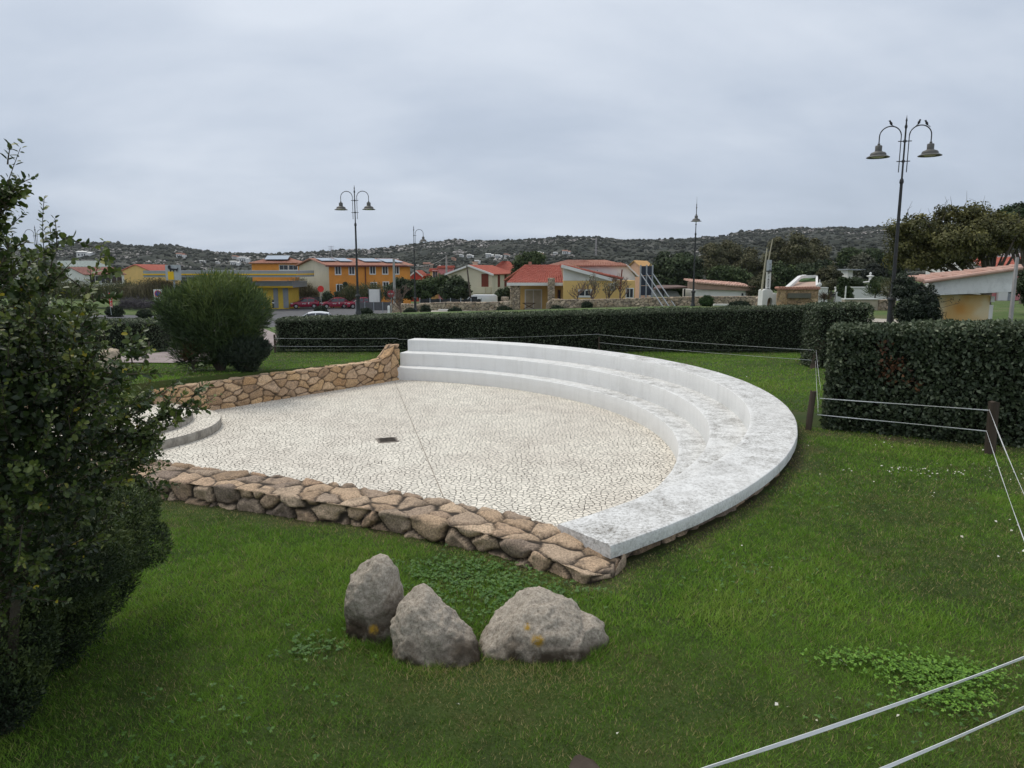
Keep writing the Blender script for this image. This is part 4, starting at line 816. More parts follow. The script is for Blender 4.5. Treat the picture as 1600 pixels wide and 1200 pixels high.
tape('upper white cord along the front of the large near hedge', (PA[0] + .13, PA[1] - .05, .50), (PB[0] - .06, PB[1], .59), .011, .0, G_, .3, 'cord')
tape('lower white cord along the front of the large near hedge', (PA[0] + .11, PA[1] - .05, .25), (PB[0] - .06, PB[1], .31), .011, .0, G_, .3, 'cord')
tape('short upright white cord beside the split post', (PA[0] + .13, PA[1] - .05, .70), (PA[0] + .11, PA[1] - .05, .25), .009, 0, G_, .3, 'cord', n=4)
for hh, nm in ((.50, 'upper'), (.24, 'lower')):
    tape(nm + ' thin cord in front of the right half of the long back hedge', (PF[0], PF[1] - .04, hh - .24), (PE[0] + .05, PE[1], hh - .1), .007, .03, G_, .2, 'cord')
    tape(nm + ' thin cord in front of the left end of the long back hedge', (PG[0], PG[1] - .04, hh - .36), (-3.8, 24.0, hh - .36), .007, .015, G_, .2, 'cord')
    tape(nm + ' thin cord between the leaning post and the large near hedge', (PE[0] + .05, PE[1], hh - .1), (PA[0] + .13, PA[1] - .03, hh + .2 if hh > .4 else .28), .004, .02, G_, .2, 'cord')
tape('thin cord passing behind the top of the curved white seats', (-3.8, 24.0, .10), (PF[0], PF[1] - .04, .28), .007, .03, G_, .2, 'cord')
# ================================================================== HILLS
RP = [(-1300, 392), (-700, 390), (-300, 392), (0, 393), (60, 392), (115, 383), (140, 380), (200, 382), (238, 385), (255, 382), (285, 385), (310, 391), (340, 394), (380, 397), (420, 398), (450, 396), (500, 394), (560, 391), (600, 389), (640, 383), (668, 379), (700, 376), (740, 378), (780, 379), (830, 375), (870, 371), (930, 371), (970, 375), (1000, 377), (1050, 375), (1100, 373), (1125, 370), (1150, 364), (1185, 361), (1230, 358), (1290, 356), (1340, 357), (1400, 353), (1500, 352), (1600, 352), (2000, 360), (2900, 370)]
H0, H1 = 195., 860.
_px = np.array([p[0] for p in RP], float); _rz = np.array([D(800, p[1], H1)[1] for p in RP])
def hillz(x, y):
    x = np.atleast_1d(x).astype(float); y = np.atleast_1d(y).astype(float); ax = 800 + x / y * FPX / math.cos(PITCH)
    zr = np.interp(ax, _px, _rz); zb = gz(np.clip(x, -170, 170), np.clip(y, 0, 200)) - 1.5
    t = np.clip((y - H0) / (H1 - H0), 0, 1); p = np.column_stack([x, y])
    up = zb + (zr - zb) * t ** 1.25 + (fbm(p, 1 / 130, 4, 51) - .5) * 26 * np.sin(np.pi * np.clip(t, 0, 1)) + (fbm(p, 1 / 22, 4, 52) - .5) * 7 * sstep(0, .3, t)
    dn = zr - (y - H1) * .09 + (fbm(p, 1 / 30, 3, 52) - .5) * 6
    return np.where(y > H1, dn, up)
us = np.linspace(-1.15, 1.15, 760); ys = np.concatenate([np.linspace(H0 - 8, H1, 130), np.linspace(H1 + 10, 1400, 14)])
UU, YY = np.meshgrid(us, ys, indexing='ij'); xx = (UU * YY).ravel(); yy = YY.ravel(); zz = hillz(xx, yy); zz[yy < H0] -= 3
m_hill = mat('maquis_hill', [(.34, (.014, .018, .012)), (.48, (.023, .028, .018)), (.58, (.034, .038, .025)), (.7, (.06, .058, .045))], scale=.05, rough=1, detail=10, dirt=((.23, .215, .195), .045, .55))
tag(nmesh('hills', np.column_stack([xx, yy, zz]), gridf(len(us), len(ys)), m_hill, smooth=True), kind='structure')
# scrub and rock outcrops covering the hills: uncountable
def blobs_mesh(name, P, S, m, seed, sub=1, flatk=.7, rough=.35):
    r = np.random.default_rng(seed); bm = bmesh.new(); bmesh.ops.create_icosphere(bm, subdivisions=sub, radius=1); co = np.array([v.co[:] for v in bm.verts]); F = np.array([[v.index for v in f.verts] for f in bm.faces]); bm.free()
    n = len(P); k = len(co); sc = S[:, None] * (1 + (r.random((n, k)) - .5) * 2 * rough); V = P[:, None, :] + co[None] * sc[:, :, None] * np.array([1, 1, flatk]); Fm = (F[None] + (np.arange(n) * k)[:, None, None]).reshape(-1, 3)
    return tag(nmesh(name, V.reshape(-1, 3), Fm, m, None, {'rnd': np.repeat(r.random(n), k)}, smooth=False), kind='stuff')
r = np.random.default_rng(71); n = 52000; yb = H0 + (H1 + 40 - H0) * r.random(n) ** .75; xb = (r.random(n) * 2.0 - 1.0) * yb; msk = fbm(np.column_stack([xb, yb]), 1 / 60, 3, 61)
k = r.random(n) < .35 + 1.3 * (msk - .3); xb, yb = xb[k], yb[k]; n = len(xb); Sz = (.7 + 1.2 * r.random(n) ** 2) * (.7 + .7 * (yb / H1))
blobs_mesh('hill_scrub', np.column_stack([xb, yb, hillz(xb, yb) + Sz * .15]), Sz, leafmat('scrub', [(.012, .015, .010), (.021, .025, .017), (.032, .036, .024), (.046, .048, .034)], .95, trans=0), 72)
n = 60000; yb = H0 + 60 + (H1 + 20 - H0 - 60) * r.random(n) ** .6; xb = (r.random(n) * 2.0 - 1.0) * yb; msk = fbm(np.column_stack([xb, yb]), 1 / 45, 4, 62) + .10 * sstep(.5, 1, (yb - H0) / (H1 - H0))
k = msk > .612 + .05 * (r.random(n) - .5); xb, yb = xb[k], yb[k]; n = len(xb); Sz = (.35 + 1.3 * r.random(n) ** 3) * (.6 + .5 * yb / H1)
blobs_mesh('hill_rocks', np.column_stack([xb, yb, hillz(xb, yb) + Sz * .35]), Sz, leafmat('outcrop', [(.20, .185, .17), (.33, .30, .275), (.5, .46, .42)], .95, trans=0), 73, flatk=.6)
# ================================================================== MATERIALS FOR BUILDINGS
ORANGE = flat('orange_render', (.72, .29, .06), .9, .1, .8, dirt=((.45, .2, .06), .9, .35, (1, 1, .3))); CREAM = flat('cream_render', (.62, .56, .42), .9, .06, .6, dirt=((.4, .36, .28), .8, .4, (1, 1, .3)))
YEL = flat('yellow_render', (.74, .50, .19), .9, .08, .7, dirt=((.5, .36, .16), .7, .4, (1, 1, .3))); YEL2 = flat('bright_yellow', (.75, .52, .08), .8, .06); WHT = flat('white_render', (.72, .71, .68), .9, .06, .8, dirt=((.45, .42, .38), 1.5, .35, (1, 1, .25)))
PINK = flat('pink_render', (.6, .24, .25), .9, .08); RED = flat('red_render', (.5, .07, .05), .9, .1); PEACH = flat('peach_render', (.62, .38, .26), .9, .08); GREYM = flat('grey_metal_sheet', (.3, .32, .34), .6, .08); YBAND = flat('yellow_band', (.8, .5, .02), .5, .05)
GLASS = flat('dark_glass', (.03, .035, .045), .15, .2, spec=.6); SHUT = flat('brown_shutter', (.16, .035, .02), .7, .15); FRAME = flat('white_frame', (.72, .72, .7), .6, .05); PV = flat('solar_panel', (.22, .27, .33), .18, .1, spec=.8); DARK = flat('dark_paint', (.03, .03, .035), .6)
STW = stone_mat('dry_stone', [(.3, .22, .15), (.42, .33, .24), (.22, .18, .14), (.5, .4, .3), (.36, .28, .2)], (.07, .058, .045), speck=12)
def tile_mat(name, c1, c2, pitch=.22):
    m = mat(name, [(.3, c1), (.7, c2)], scale=1.6, rough=.85, detail=8, dirt=((.25, .14, .1), 2.5, .45)); nt = m.node_tree; N = nt.nodes; L = nt.links.new
    return m
TILE = tile_mat('red_tiles', (.33, .075, .05), (.46, .15, .105)); TILE2 = tile_mat('faded_tiles', (.36, .17, .12), (.48, .26, .19)); TILE3 = tile_mat('brown_tiles', (.22, .10, .08), (.32, .16, .13)); TILEP = tile_mat('pale_pink_tiles', (.48, .28, .21), (.64, .43, .35))
class LB(MB):                       # mesh builder in world coordinates, linked in the frame of its thing
    def at(s, name, m, parent, **k):
        o = parent; off = Vector((0, 0, 0))
        while o is not None: off += o.location; o = o.parent
        s.v = [(v[0] - off.x, v[1] - off.y, v[2] - off.z) for v in s.v]; return s.build(name, m, parent, **k)
def roof_slab(name, a, b, c, d, m, parent, th=.12, pitch=.24, amp=.035):
    """tiled plane: a-b eave edge, d-c ridge edge. Ridges run up the slope."""
    a, b, c, d = map(Vector, (a, b, c, d)); L_ = max((b - a).length, (c - d).length); nu = min(700, max(8, int(L_ / pitch * 5))); up = (b - a).cross(d - a).normalized(); up = up if up.z > 0 else -up
    V = []; SL = max((d - a).length, (c - b).length); nr = max(2, min(26, int(SL / .38))); nv = nr * 2; rj = random.Random(int(L_ * 100)); fr = [(j // 2 + (j % 2)) / nr for j in range(nv)]; rowj = [rj.uniform(-.012, .012) for _ in range(nr)]; colj = [rj.uniform(-.5, .5) for _ in range(nu + 1)]
    for i in range(nu + 1):
        f = i / nu; p = a.lerp(b, f); q = d.lerp(c, f); h = amp * math.sin(f * L_ / pitch * 2 * math.pi)
        for j in range(nv): V.append(tuple(p.lerp(q, fr[j]) + up * (h + (.028 if j % 2 == 0 else 0) + rowj[j // 2] + amp * .35 * math.sin(i * 1.7 + j * 2.3 + colj[i]) * (1 if pitch < .5 else 0))))
    k = len(V); F = gridf(nu + 1, nv).tolist(); w = [tuple(Vector(v) - up * th) for v in V[:: 1]]; V += w
    F += [[x + k for x in reversed(f)] for f in F]
    for i in range(nu): F.append([i * nv, (i + 1) * nv, (i + 1) * nv + k, i * nv + k][::-1]); F.append([i * nv + nv - 1, (i + 1) * nv + nv - 1, (i + 1) * nv + nv - 1 + k, i * nv + nv - 1 + k])
    for j in range(nv - 1): F.append([j, j + 1, j + 1 + k, j + k]); F.append([nu * nv + j, nu * nv + j + 1, nu * nv + j + 1 + k, nu * nv + j + k][::-1])
    s = LB(); s.v = V; s.f = F; return s.at(name, m, parent, smooth=True)
def window(parent, c, u, w, h, frame=FRAME, pane=GLASS, proud=.04, name='window', bars=1, m_in=None, fw=.09):
    """c: centre on the wall face, u: unit vector along the wall (wall faces u x z ... towards camera)"""
    c = Vector(c); u = Vector(u).normalized(); n = Vector((u.y, -u.x, 0)); n = n if n.y < 0 else -n; f = LB()
    def slab(mb, x0, x1, z0, z1, d0, d1):
        pts = [c + u * x + n * d0 + Vector((0, 0, z)) for x, z in ((x0, z0), (x1, z0), (x1, z1), (x0, z1))]; mb.poly([tuple(p) for p in pts], tuple(n * (d1 - d0)))
    for x0, x1, z0, z1 in ((-w / 2, w / 2, h / 2 - fw, h / 2), (-w / 2, w / 2, -h / 2 - .04, -h / 2 + fw), (-w / 2, -w / 2 + fw, -h / 2 + fw, h / 2 - fw), (w / 2 - fw, w / 2, -h / 2 + fw, h / 2 - fw)): slab(f, x0, x1, z0, z1, .0, proud)
    if bars: slab(f, -fw * .3, fw * .3, -h / 2 + fw, h / 2 - fw, .0, proud * .8)
    o = f.at(name, frame, parent); g = LB(); slab(g, -w / 2 + fw * .8, w / 2 - fw * .8, -h / 2 + fw * .8, h / 2 - fw * .8, .002, proud * .35); g.at('pane' if pane is GLASS else 'shutter', pane, o); return o
def box_house(name, label, K, Rr, A, zg, ze, zr, wall, roof, group=None, wall2=None, over=.35, hip=0, roofm=TILE, pitch=.26, chim=None, white_edge=False, cat='house'):
    """gable house on a parallelogram plan: K near corner, Rr end of the long wall, A end of the gable wall"""
    K, Rr, A = Vector((*K, 0)), Vector((*Rr, 0)), Vector((*A, 0)); B = Rr + (A - K); t = thing(name, label, cat, (K.x, K.y, zg), 0, group)
    mA, mB_ = (K + A) / 2, (Rr + B) / 2; ul = (Rr - K).normalized(); ug = (A - K).normalized(); V3 = lambda p, z: (p.x, p.y, z)
    mA2, mB2 = mA + ul * hip, mB_ - ul * hip; w = LB()
    w.poly([V3(K, zg - 1), V3(Rr, zg - 1), V3(Rr, ze), V3(K, ze)]); w.poly([V3(B, zg - 1), V3(A, zg - 1), V3(A, ze), V3(B, ze)])
    if hip == 0:
        w.poly([V3(Rr, zg - 1), V3(B, zg - 1), V3(B, ze), V3(mB_, zr - .1), V3(Rr, ze)])
        if not wall2: w.poly([V3(A, zg - 1), V3(K, zg - 1), V3(K, ze), V3(mA, zr - .1), V3(A, ze)])
    else:
        w.poly([V3(Rr, zg - 1), V3(B, zg - 1), V3(B, ze), V3(Rr, ze)]); w.poly([V3(A, zg - 1), V3(K, zg - 1), V3(K, ze), V3(A, ze)])
    w.at('wall', wall, t)
    if wall2 and hip == 0:
        w = LB(); w.poly([V3(A, zg - 1), V3(K, zg - 1), V3(K, ze), V3(mA, zr - .1), V3(A, ze)]); w.at('gable_wall', wall2, t)
    sl = (zr - ze) / ((K - mA).length); dz = over * sl; o_, g_ = ug * over, ul * (over if hip == 0 else over)
    rf = roof_slab('roof', V3(K - o_ - g_, ze - dz + .1), V3(Rr - o_ + g_, ze - dz + .1), V3(mB2 + (g_ if hip == 0 else g_ * 0), zr + .1), V3(mA2 - (g_ if hip == 0 else g_ * 0), zr + .1), roofm, t, pitch=pitch)
    rf2 = roof_slab('roof', V3(B + o_ + g_, ze - dz + .1), V3(A + o_ - g_, ze - dz + .1), V3(mA2 - (g_ if hip == 0 else g_ * 0), zr + .1), V3(mB2 + (g_ if hip == 0 else g_ * 0), zr + .1), roofm, t, pitch=pitch)
    if hip:
        for P_, Q_, M_, s_ in ((A + o_ - g_, K - o_ - g_, mA2, 1), (Rr - o_ + g_, B + o_ + g_, mB2, 1)): roof_slab('roof', V3(P_, ze - dz + .1), V3(Q_, ze - dz + .1), V3(M_, zr + .1), V3(M_ + Vector((.01, 0, 0)), zr + .1), roofm, t, pitch=pitch)
    if white_edge:
        e = LB(); q = -g_ * 1.02
        e.bar(V3(K - o_ + q, ze - dz + .02), V3(mA + q, zr + .02), .08, .22); e.bar(V3(A + o_ + q, ze - dz + .02), V3(mA + q, zr + .02), .08, .22); e.at('bargeboard', WHT, t)
    if chim:
        for f, s_, h_ in chim:
            p = mA.lerp(mB_, f) - ug * s_; c = LB(); c.box(p.x - .3, p.x + .3, p.y - .3, p.y + .3, zr - 1, zr + h_); c.box(p.x - .4, p.x + .4, p.y - .4, p.y + .4, zr + h_, zr + h_ + .12); c.at('chimney', wall, rf)
    return t, K, Rr, A, ul, ug
def XY(px, Y): return (D(px, 480, Y)[0], Y)      # plan position of a column in the photo
def Zp(py, Y): return D(800, py, Y)[1]
# ---- the two storey orange apartment block
b1_, K, Rr, A, ul, ug = box_house('apartment_building', 'two storey orange building with a cream gable end and solar panels on its roof', XY(516, 108), XY(642, 112), XY(470, 120), Zp(472, 108), Zp(414.5, 108), Zp(404, 110), ORANGE, None, wall2=CREAM, over=.5, roofm=TILE2, cat='building')
for f, pyc in ((.11, 422.5), (.275, 422.5), (.53, 422), (.685, 422), (.825, 422)):
    p = K + (Rr - K) * f; window(b1_, (p.x, p.y, Zp(pyc, p.y)), ul, .95, 1.3, fw=.12)
for f, pyc in ((.12, 450), (.54, 447), (.69, 446)):
    p = K + (Rr - K) * f; window(b1_, (p.x, p.y, Zp(pyc, p.y)), ul, 1.0, 1.2, fw=.12)
g_ = LB(); n_ = Vector((ul.y, -ul.x, 0)); n_ = n_ if n_.y < 0 else -n_
a_, b_ = K + n_ * .62 - ul * .5, Rr + n_ * .62 + ul * .5; ze = Zp(414.5, 108); g_.bar((a_.x, a_.y, ze - .12), (b_.x, b_.y, ze - .12), .16, .18); g_.at('gutter', flat('gutter_red', (.12, .03, .025), .6), b1_)
g_ = LB(); p = K + (Rr - K) * .44 + n_ * .1; g_.bar((p.x, p.y, Zp(470, 108)), (p.x, p.y, ze), .12); g_.at('downpipe', flat('gutter_red', (.12, .03, .025), .6), b1_)
sl_m = lambda f, s: (K + (Rr - K) * f + ug * s, ze + (Zp(404, 110) - ze) * s / ((A - K).length / 2) + .3)
for f0, f1, s0, s1 in ((-.01, .18, 2.6, 5.6), (.2, .36, 2.2, 5.6), (.5, .72, 2.0, 5.4), (.74, .96, 1.2, 5.0)):
    q = LB(); cs = [sl_m(f, s) for f, s in ((f0, s0), (f1, s0), (f1, s1), (f0, s1))]; q.poly([(p.x, p.y, z) for p, z in cs], (0, 0, .06)); q.at('solar_panel', PV, b1_)
b2_, K2, R2_, A2, ul2, ug2 = box_house('apartment_building', 'orange building with a hipped roof behind the filling station kiosk', XY(470, 122), XY(397, 124), XY(482, 136), Zp(472, 120), Zp(411, 122), Zp(402, 126), ORANGE, None, hip=3.2, over=.5, roofm=TILE2, cat='building')
for f in (.12, .32): p = K2 + (R2_ - K2) * f; window(b2_, (p.x, p.y, Zp(418, p.y)), ul2, 1.7, .9, bars=1)
q = LB(); 
for f0, f1 in ((.25, .75),):
    cs = [(K2 + (R2_ - K2) * f + ug2 * s, Zp(411, 122) + 1.2 * s / 7 + .35) for f, s in ((f0, 1.5), (f1, 1.5), (f1, 5.5), (f0, 5.5))]; q.poly([(p.x, p.y, z) for p, z in cs], (0, 0, .06))
q.at('solar_panel', PV, b2_)
t = LB(); x, y = XY(521, 118); z0 = Zp(404, 118); ant = thing('roof_antenna', 'thin television antenna standing on the orange building roof', 'antenna', (x, y, z0 - .6))
t.bar((x, y, z0 - .6), (x, y, Zp(384, 118)), .06)
for i in range(4): t.bar((x - .5 + i * .05, y, Zp(384, 118) - .1 - i * .25), (x + .5 - i * .05, y, Zp(384, 118) - .1 - i * .25), .05)
t.at('mast', GREYM, ant)
# ---- yellow gable house and the long white and brown buildings at the left
b3_, *_ = box_house('gable_house', 'plain yellow gable house with a red roof at the far left behind dry reeds', XY(238, 150), XY(285, 172), XY(195, 152), Zp(450, 150), Zp(423, 150), Zp(413.5, 150), YEL, None, over=.25, roofm=TILE)
b4_, K4, R4, A4, ul4, ug4 = box_house('long_house', 'low white building with a brown tiled roof left of the yellow gable house', XY(137, 135), XY(198, 140), XY(97, 140), Zp(446, 135), Zp(429, 135), Zp(418, 138), WHT, None, over=.3, roofm=TILE3)
for f in (.25, .5, .8): p = K4 + (R4 - K4) * f; window(b4_, (p.x, p.y, Zp(437, p.y)), ul4, 2.0, 1.5, bars=1)
box_house('long_house', 'long white low building with a grey roof seen through the large shrub', XY(0, 150), XY(92, 160), XY(-60, 165), Zp(440, 150), Zp(421, 150), Zp(413, 155), WHT, None, over=.3, roofm=GREYM, pitch=.8)
box_house('warehouse', 'pale grey green warehouse roof just below the left hill', XY(96, 190), XY(178, 190), XY(100, 205), Zp(428, 190), Zp(417, 190), Zp(408, 198), flat('pale_green_sheet', (.33, .37, .34), .8), None, over=.2, roofm=flat('pale_green_sheet', (.33, .37, .34), .8), pitch=.9, cat='warehouse')
# ---- filling station: kiosk, canopy and price sign
def xz(px, py, Y): x, z = D(px, py, Y); return x, z
kx0, _ = XY(404, 104); kx1, _ = XY(452, 104); zg = Zp(481, 104); zt = Zp(440, 104); zb = Zp(449, 104)
ki = thing('station_kiosk', 'small yellow filling station kiosk with grey doors and a grey roof band', 'kiosk', (kx0, 104, zg))
w = LB(); w.box(kx0, kx1, 104, 109, zg - .5, zb + .2); w.at('wall', YEL2, ki)
w = LB(); w.box(kx0 - 1.2, D(458, 440, 103)[0], 102.6, 110, zb, zt); w.at('roof', GREYM, ki); w = LB(); w.box(kx0 - 1.25, D(458.5, 440, 103)[0], 102.55, 102.62, zb - .02, zb + .22); w.at('roof_trim', YBAND, ki)
for a, b, nm in ((427, 434, 'door'), (442, 450, 'door')):
    w = LB(); w.box(D(a, 450, 104)[0], D(b, 450, 104)[0], 103.9, 103.98, zg, zb - .1); w.at(nm, GREYM, ki)
w = LB(); w.box(D(404.5, 450, 104)[0], D(411, 450, 104)[0], 103.9, 103.98, zg + .6, zb - .2); w.at('window', GLASS, ki); w = LB(); w.box(D(404.5, 450, 104)[0], D(410, 450, 104)[0], 103.86, 103.89, zg + .4, zg + 1.6); w.at('poster', flat('cyan_poster', (.05, .35, .5), .5), ki)
cy = 100; x0, x1 = D(224, 430, cy)[0], D(463, 430, cy)[0]; cz0, cz1 = Zp(435, cy), Zp(422.5, cy); h3 = (cz1 - cz0)
cn = thing('station_canopy', 'long grey filling station canopy with a bright yellow stripe', 'canopy', (x0, cy, Zp(480, cy)))
w = LB(); w.box(x0, x1, cy, cy + 9, cz0 + h3 * .15, cz0 + h3 * .42); w.box(x0, x1, cy, cy + 9, cz0 + h3 * .58, cz0 + h3 * .98); w.at('fascia', GREYM, cn)
w = LB(); w.box(x0 - .05, x1 + .05, cy - .1, cy + 8.9, cz0 + h3 * .42, cz0 + h3 * .58); w.at('stripe', YBAND, cn)
for px in (300, 385): w = LB(); x = D(px, 450, cy + 4)[0]; w.box(x - .2, x + .2, cy + 4, cy + 4.4, Zp(484, cy), cz0 + h3 * .2); w.at('column', GREYM, cn)
sx0, sx1 = D(258, 420, 97)[0], D(281, 420, 97)[0]; sg = thing('station_sign', 'square grey filling station sign with a yellow panel and a black animal mark', 'sign', (sx0, 97, Zp(482, 97)))
w = LB(); w.box(sx0, sx1, 97, 97.3, Zp(438, 97), Zp(414, 97)); w.at('panel', flat('sign_grey', (.42, .44, .46), .6), sg); w = LB(); w.box(sx0 + .9, sx0 + 1.1, 97.1, 97.25, Zp(484, 97), Zp(438, 97)); w.at('post', GREYM, sg)
w = LB(); w.box(D(262, 420, 97)[0], D(271, 420, 97)[0], 96.94, 96.99, Zp(437, 97), Zp(424, 97)); w.at('emblem_panel', YBAND, sg)
w = LB(); cxx, czz = D(267, 419, 97); kk = .085
dog = [(-1.5, 0), (-1.3, 2.4), (-.2, 3), (.7, 2.2), (.5, .8), (1.2, -.2), (3, -.4), (5.2, -.6), (6, .6), (6.4, -.4), (5.6, -1.8), (5.3, -3.2), (4.8, -3.2), (4.6, -1.9), (3.2, -1.9), (2.9, -3.3), (2.4, -3.3), (2.2, -1.9), (.9, -1.9), (.6, -3.4), (.1, -3.4), (-.1, -1.8)]
w.poly([(cxx + a * kk * 2.1 - .1, 96.92, czz + b * kk * 1.6) for a, b in dog], (0, -.03, 0)); w.at('animal_emblem', DARK, sg)
# ---- red, yellow and pink houses in the middle
b5_, K5, R5, A5, ul5, ug5 = box_house('gable_house', 'small red house with a white edged gable right of the long orange building', XY(660, 125), XY(668, 140), XY(642, 125), Zp(462, 125), Zp(431, 125), Zp(423.5, 125), RED, None, over=.2, white_edge=True)
b6_, K6, R6, A6, ul6, ug6 = box_house('row_house', 'low peach house between the red house and the yellow house', XY(658, 135), XY(674, 135), XY(660, 145), Zp(460, 135), Zp(431, 135), Zp(429, 138), PEACH, None, over=.1)
b6_, K6, R6, A6, ul6, ug6 = box_house('row_house', 'yellow house front with one dark window left of the pink house', XY(673, 128), XY(685.5, 128), XY(676, 140), Zp(460, 128), Zp(424, 128), Zp(420, 133), YEL, None, over=.25)
p = K6 + (R6 - K6) * .62; window(b6_, (p.x, p.y, Zp(430, p.y)), ul6, .9, 1.7)
box_house('row_house', 'pink house right of the yellow house front, under a red roof', XY(685.5, 126), XY(708, 126), XY(690, 140), Zp(460, 126), Zp(419, 126), Zp(416, 132), PINK, None, over=.25)
b7_, K7, R7, A7, ul7, ug7 = box_house('cream_house', 'large cream gable house with brown shutters, a balcony and a red roof', XY(769, 88), XY(801, 99), XY(700, 92), Zp(474, 88), Zp(428.5, 88), Zp(415.5, 90), CREAM, None, over=.35, white_edge=True, chim=[(.5, -1, .45)])
pxs = lambda px, Y=89: D(px, 440, Y)[0]
f = (769 - 758.5) / 69; p = K7 + (A7 - K7) * f; window(b7_, (p.x, p.y, Zp(440.5, p.y)), ug7, 1.05, 1.95, frame=SHUT, pane=SHUT, name='balcony_door', fw=.08)
p2 = K7 + (A7 - K7) * .18; nb = Vector((ug7.y, -ug7.x, 0)); nb = nb if nb.y < 0 else -nb; w = LB(); zz0 = Zp(457.5, 88)
for a, b in (((K7 + ug7 * .2), (K7 + ug7 * 1.9)),):
    q = [a, b, b + nb * 1.1, a + nb * 1.1]; w.poly([(v.x, v.y, zz0 - .15) for v in q], (0, 0, .15))
    for s_, e_ in ((a + nb * 1.1, b + nb * 1.1), (a, a + nb * 1.0), (b, b + nb * 1.0)): w.bar((s_.x, s_.y, zz0 + .35), (e_.x, e_.y, zz0 + .35), .1, .75)
w.at('balcony', CREAM, b7_)
for f in (.30, .62): p = K7 + (R7 - K7) * f; window(b7_, (p.x, p.y, Zp(438.5, p.y)), ul7, 1.1, 1.5, frame=SHUT, pane=SHUT, fw=.06)
box_house('red_roofed_house', 'house with a big red tiled roof behind the cream house', XY(764, 112), XY(812, 118), XY(770, 128), Zp(465, 112), Zp(426, 112), Zp(409, 120), CREAM, None, over=.4, hip=3)
box_house('red_roofed_house', 'low wide house with a dull terracotta roof behind the porch house', XY(850, 112), XY(985, 116), XY(852, 128), Zp(460, 112), Zp(417, 112), Zp(407, 120), PEACH, None, over=.3, roofm=TILE2, hip=4)
box_house('peach_house', 'peach gable house just left of the metal panel, partly behind the porch house', XY(1000, 100), XY(1018, 108), XY(980, 104), Zp(460, 100), Zp(417, 100), Zp(408, 102), PEACH, None, over=.3, roofm=flat('ochre_tiles', (.5, .3, .13), .9))
# ---- the porch house
Yh = 72.; ph = thing('porch_house', 'low house with stone porch pillars, a red tiled roof and a yellow side wing', 'house', (D(797, 480, Yh)[0], Yh, Zp(490, Yh)))
X = lambda px, Y=Yh: D(px, 450, Y)[0]
zg = Zp(490, Yh); zev = Zp(441, Yh); w = LB(); w.box(X(799), X(881), Yh + 2.6, Yh + 9, zg - .5, zev); w.at('wall', YEL, ph)
w = LB(); w.box(X(796), X(882), Yh - .2, Yh + 2.7, zg - .5, Zp(486, Yh)); w.at('porch_floor', flat('porch_stone', (.3, .24, .18), .9), ph)
roof_slab('roof', (X(792), Yh - .6, zev), (X(881), Yh - .6, zev), (X(881), Yh + 6.3, Zp(414, Yh + 6)), (X(822), Yh + 6.3, Zp(414, Yh + 6)), TILE, ph, pitch=.25, amp=.05)
roof_slab('roof', (X(881), Yh + 12, zev), (X(785), Yh + 12, zev), (X(822), Yh + 6.4, Zp(414, Yh + 6)), (X(881), Yh + 6.4, Zp(414, Yh + 6)), TILE, ph, pitch=.25, amp=.05)
w = LB(); w.box(X(792), X(881), Yh - .7, Yh - .55, zev - .32, zev - .03); w.at('roof_edge', WHT, ph)
def stone_block(nm, x0, x1, y0, y1, z0, z1, parent, seed, m=STW, cell=(.35, .2), depth=.03, res=.06):
    ym = (y0 + y1) / 2; o = stone_wall(nm, [(x0, ym), (x1, ym)], z0, z1, y1 - y0, m, None, res=res, cell=cell, depth=depth, seed=seed, rad=.02, end_round=.03)
    if parent:
        off = parent.location; me = o.data
        for v in me.vertices: v.co -= off
        o.parent = parent
    return o
stone_block('porch_pillar', X(797), X(813), Yh - .3, Yh + .5, zg - .3, zev - .3, ph, 3); stone_block('porch_pillar', X(855), X(866), Yh - 1.35, Yh - .75, zg - .3, Zp(434, Yh), ph, 5)
u_ = Vector((1, 0, 0)); window(ph, ((X(820, 74.6) + X(847, 74.6)) / 2, Yh + 2.6, Zp(468, 74.6)), u_, 27 * 74.6 / 1130, 2.1, name='porch_window', pane=flat('beige_blind', (.5, .44, .32), .8), fw=.12)
window(ph, (X(877, 74.6), Yh + 2.6, Zp(465, 74.6)), u_, .75, 1.6, frame=SHUT, pane=GLASS)
w = LB(); x = X(827); 
for s_ in (-1, 1): w.bar((x - .55, Yh + 1.2, Zp(484, Yh)), (x + .55, Yh + 1.2 + s_ * .01, Zp(475, Yh)), .06) if s_ < 0 else w.bar((x + .55, Yh + 1.25, Zp(484, Yh)), (x - .55, Yh + 1.25, Zp(475, Yh)), .06)
w.box(x - .65, x + .65, Yh + 1, Yh + 1.5, Zp(475, Yh), Zp(475, Yh) + .05); cht = thing('folding_table', 'small dark crossed leg folding table standing in the porch', 'table', (x, Yh + 1.2, Zp(484, Yh))); w.at('table_frame', flat('dark_wood', (.07, .035, .02), .7), cht)
# wing: lower yellow, upper white with a roof falling to the right
yw = Yh - 1.0; zsp = Zp(438.5, yw); w = LB(); w.box(X(880, yw), X(992, yw), yw, yw + 8, zg - .5, zsp); w.at('wall', YEL, ph)
w = LB(); w.poly([(X(880, yw), yw - .02, zsp), (X(955, yw), yw - .02, zsp), (X(953, yw), yw - .02, Zp(436, yw)), (X(880, yw), yw - .02, Zp(416, yw))], (0, .3, 0)); w.at('gable_wall', WHT, ph)
roof_slab('roof', (X(972, yw), yw - .5, Zp(434.5, yw)), (X(972, yw), yw + 3.2, Zp(433.5, yw)), (X(877, yw), yw + 3.2, Zp(412.5, yw)), (X(877, yw), yw - .5, Zp(413.5, yw)), TILE, ph, pitch=.25, amp=.05)
w = LB(); w.bar((X(876, yw), yw - .6, Zp(415.5, yw)), (X(955, yw), yw - .6, Zp(437, yw)), .12, .3); w.at('bargeboard', WHT, ph)
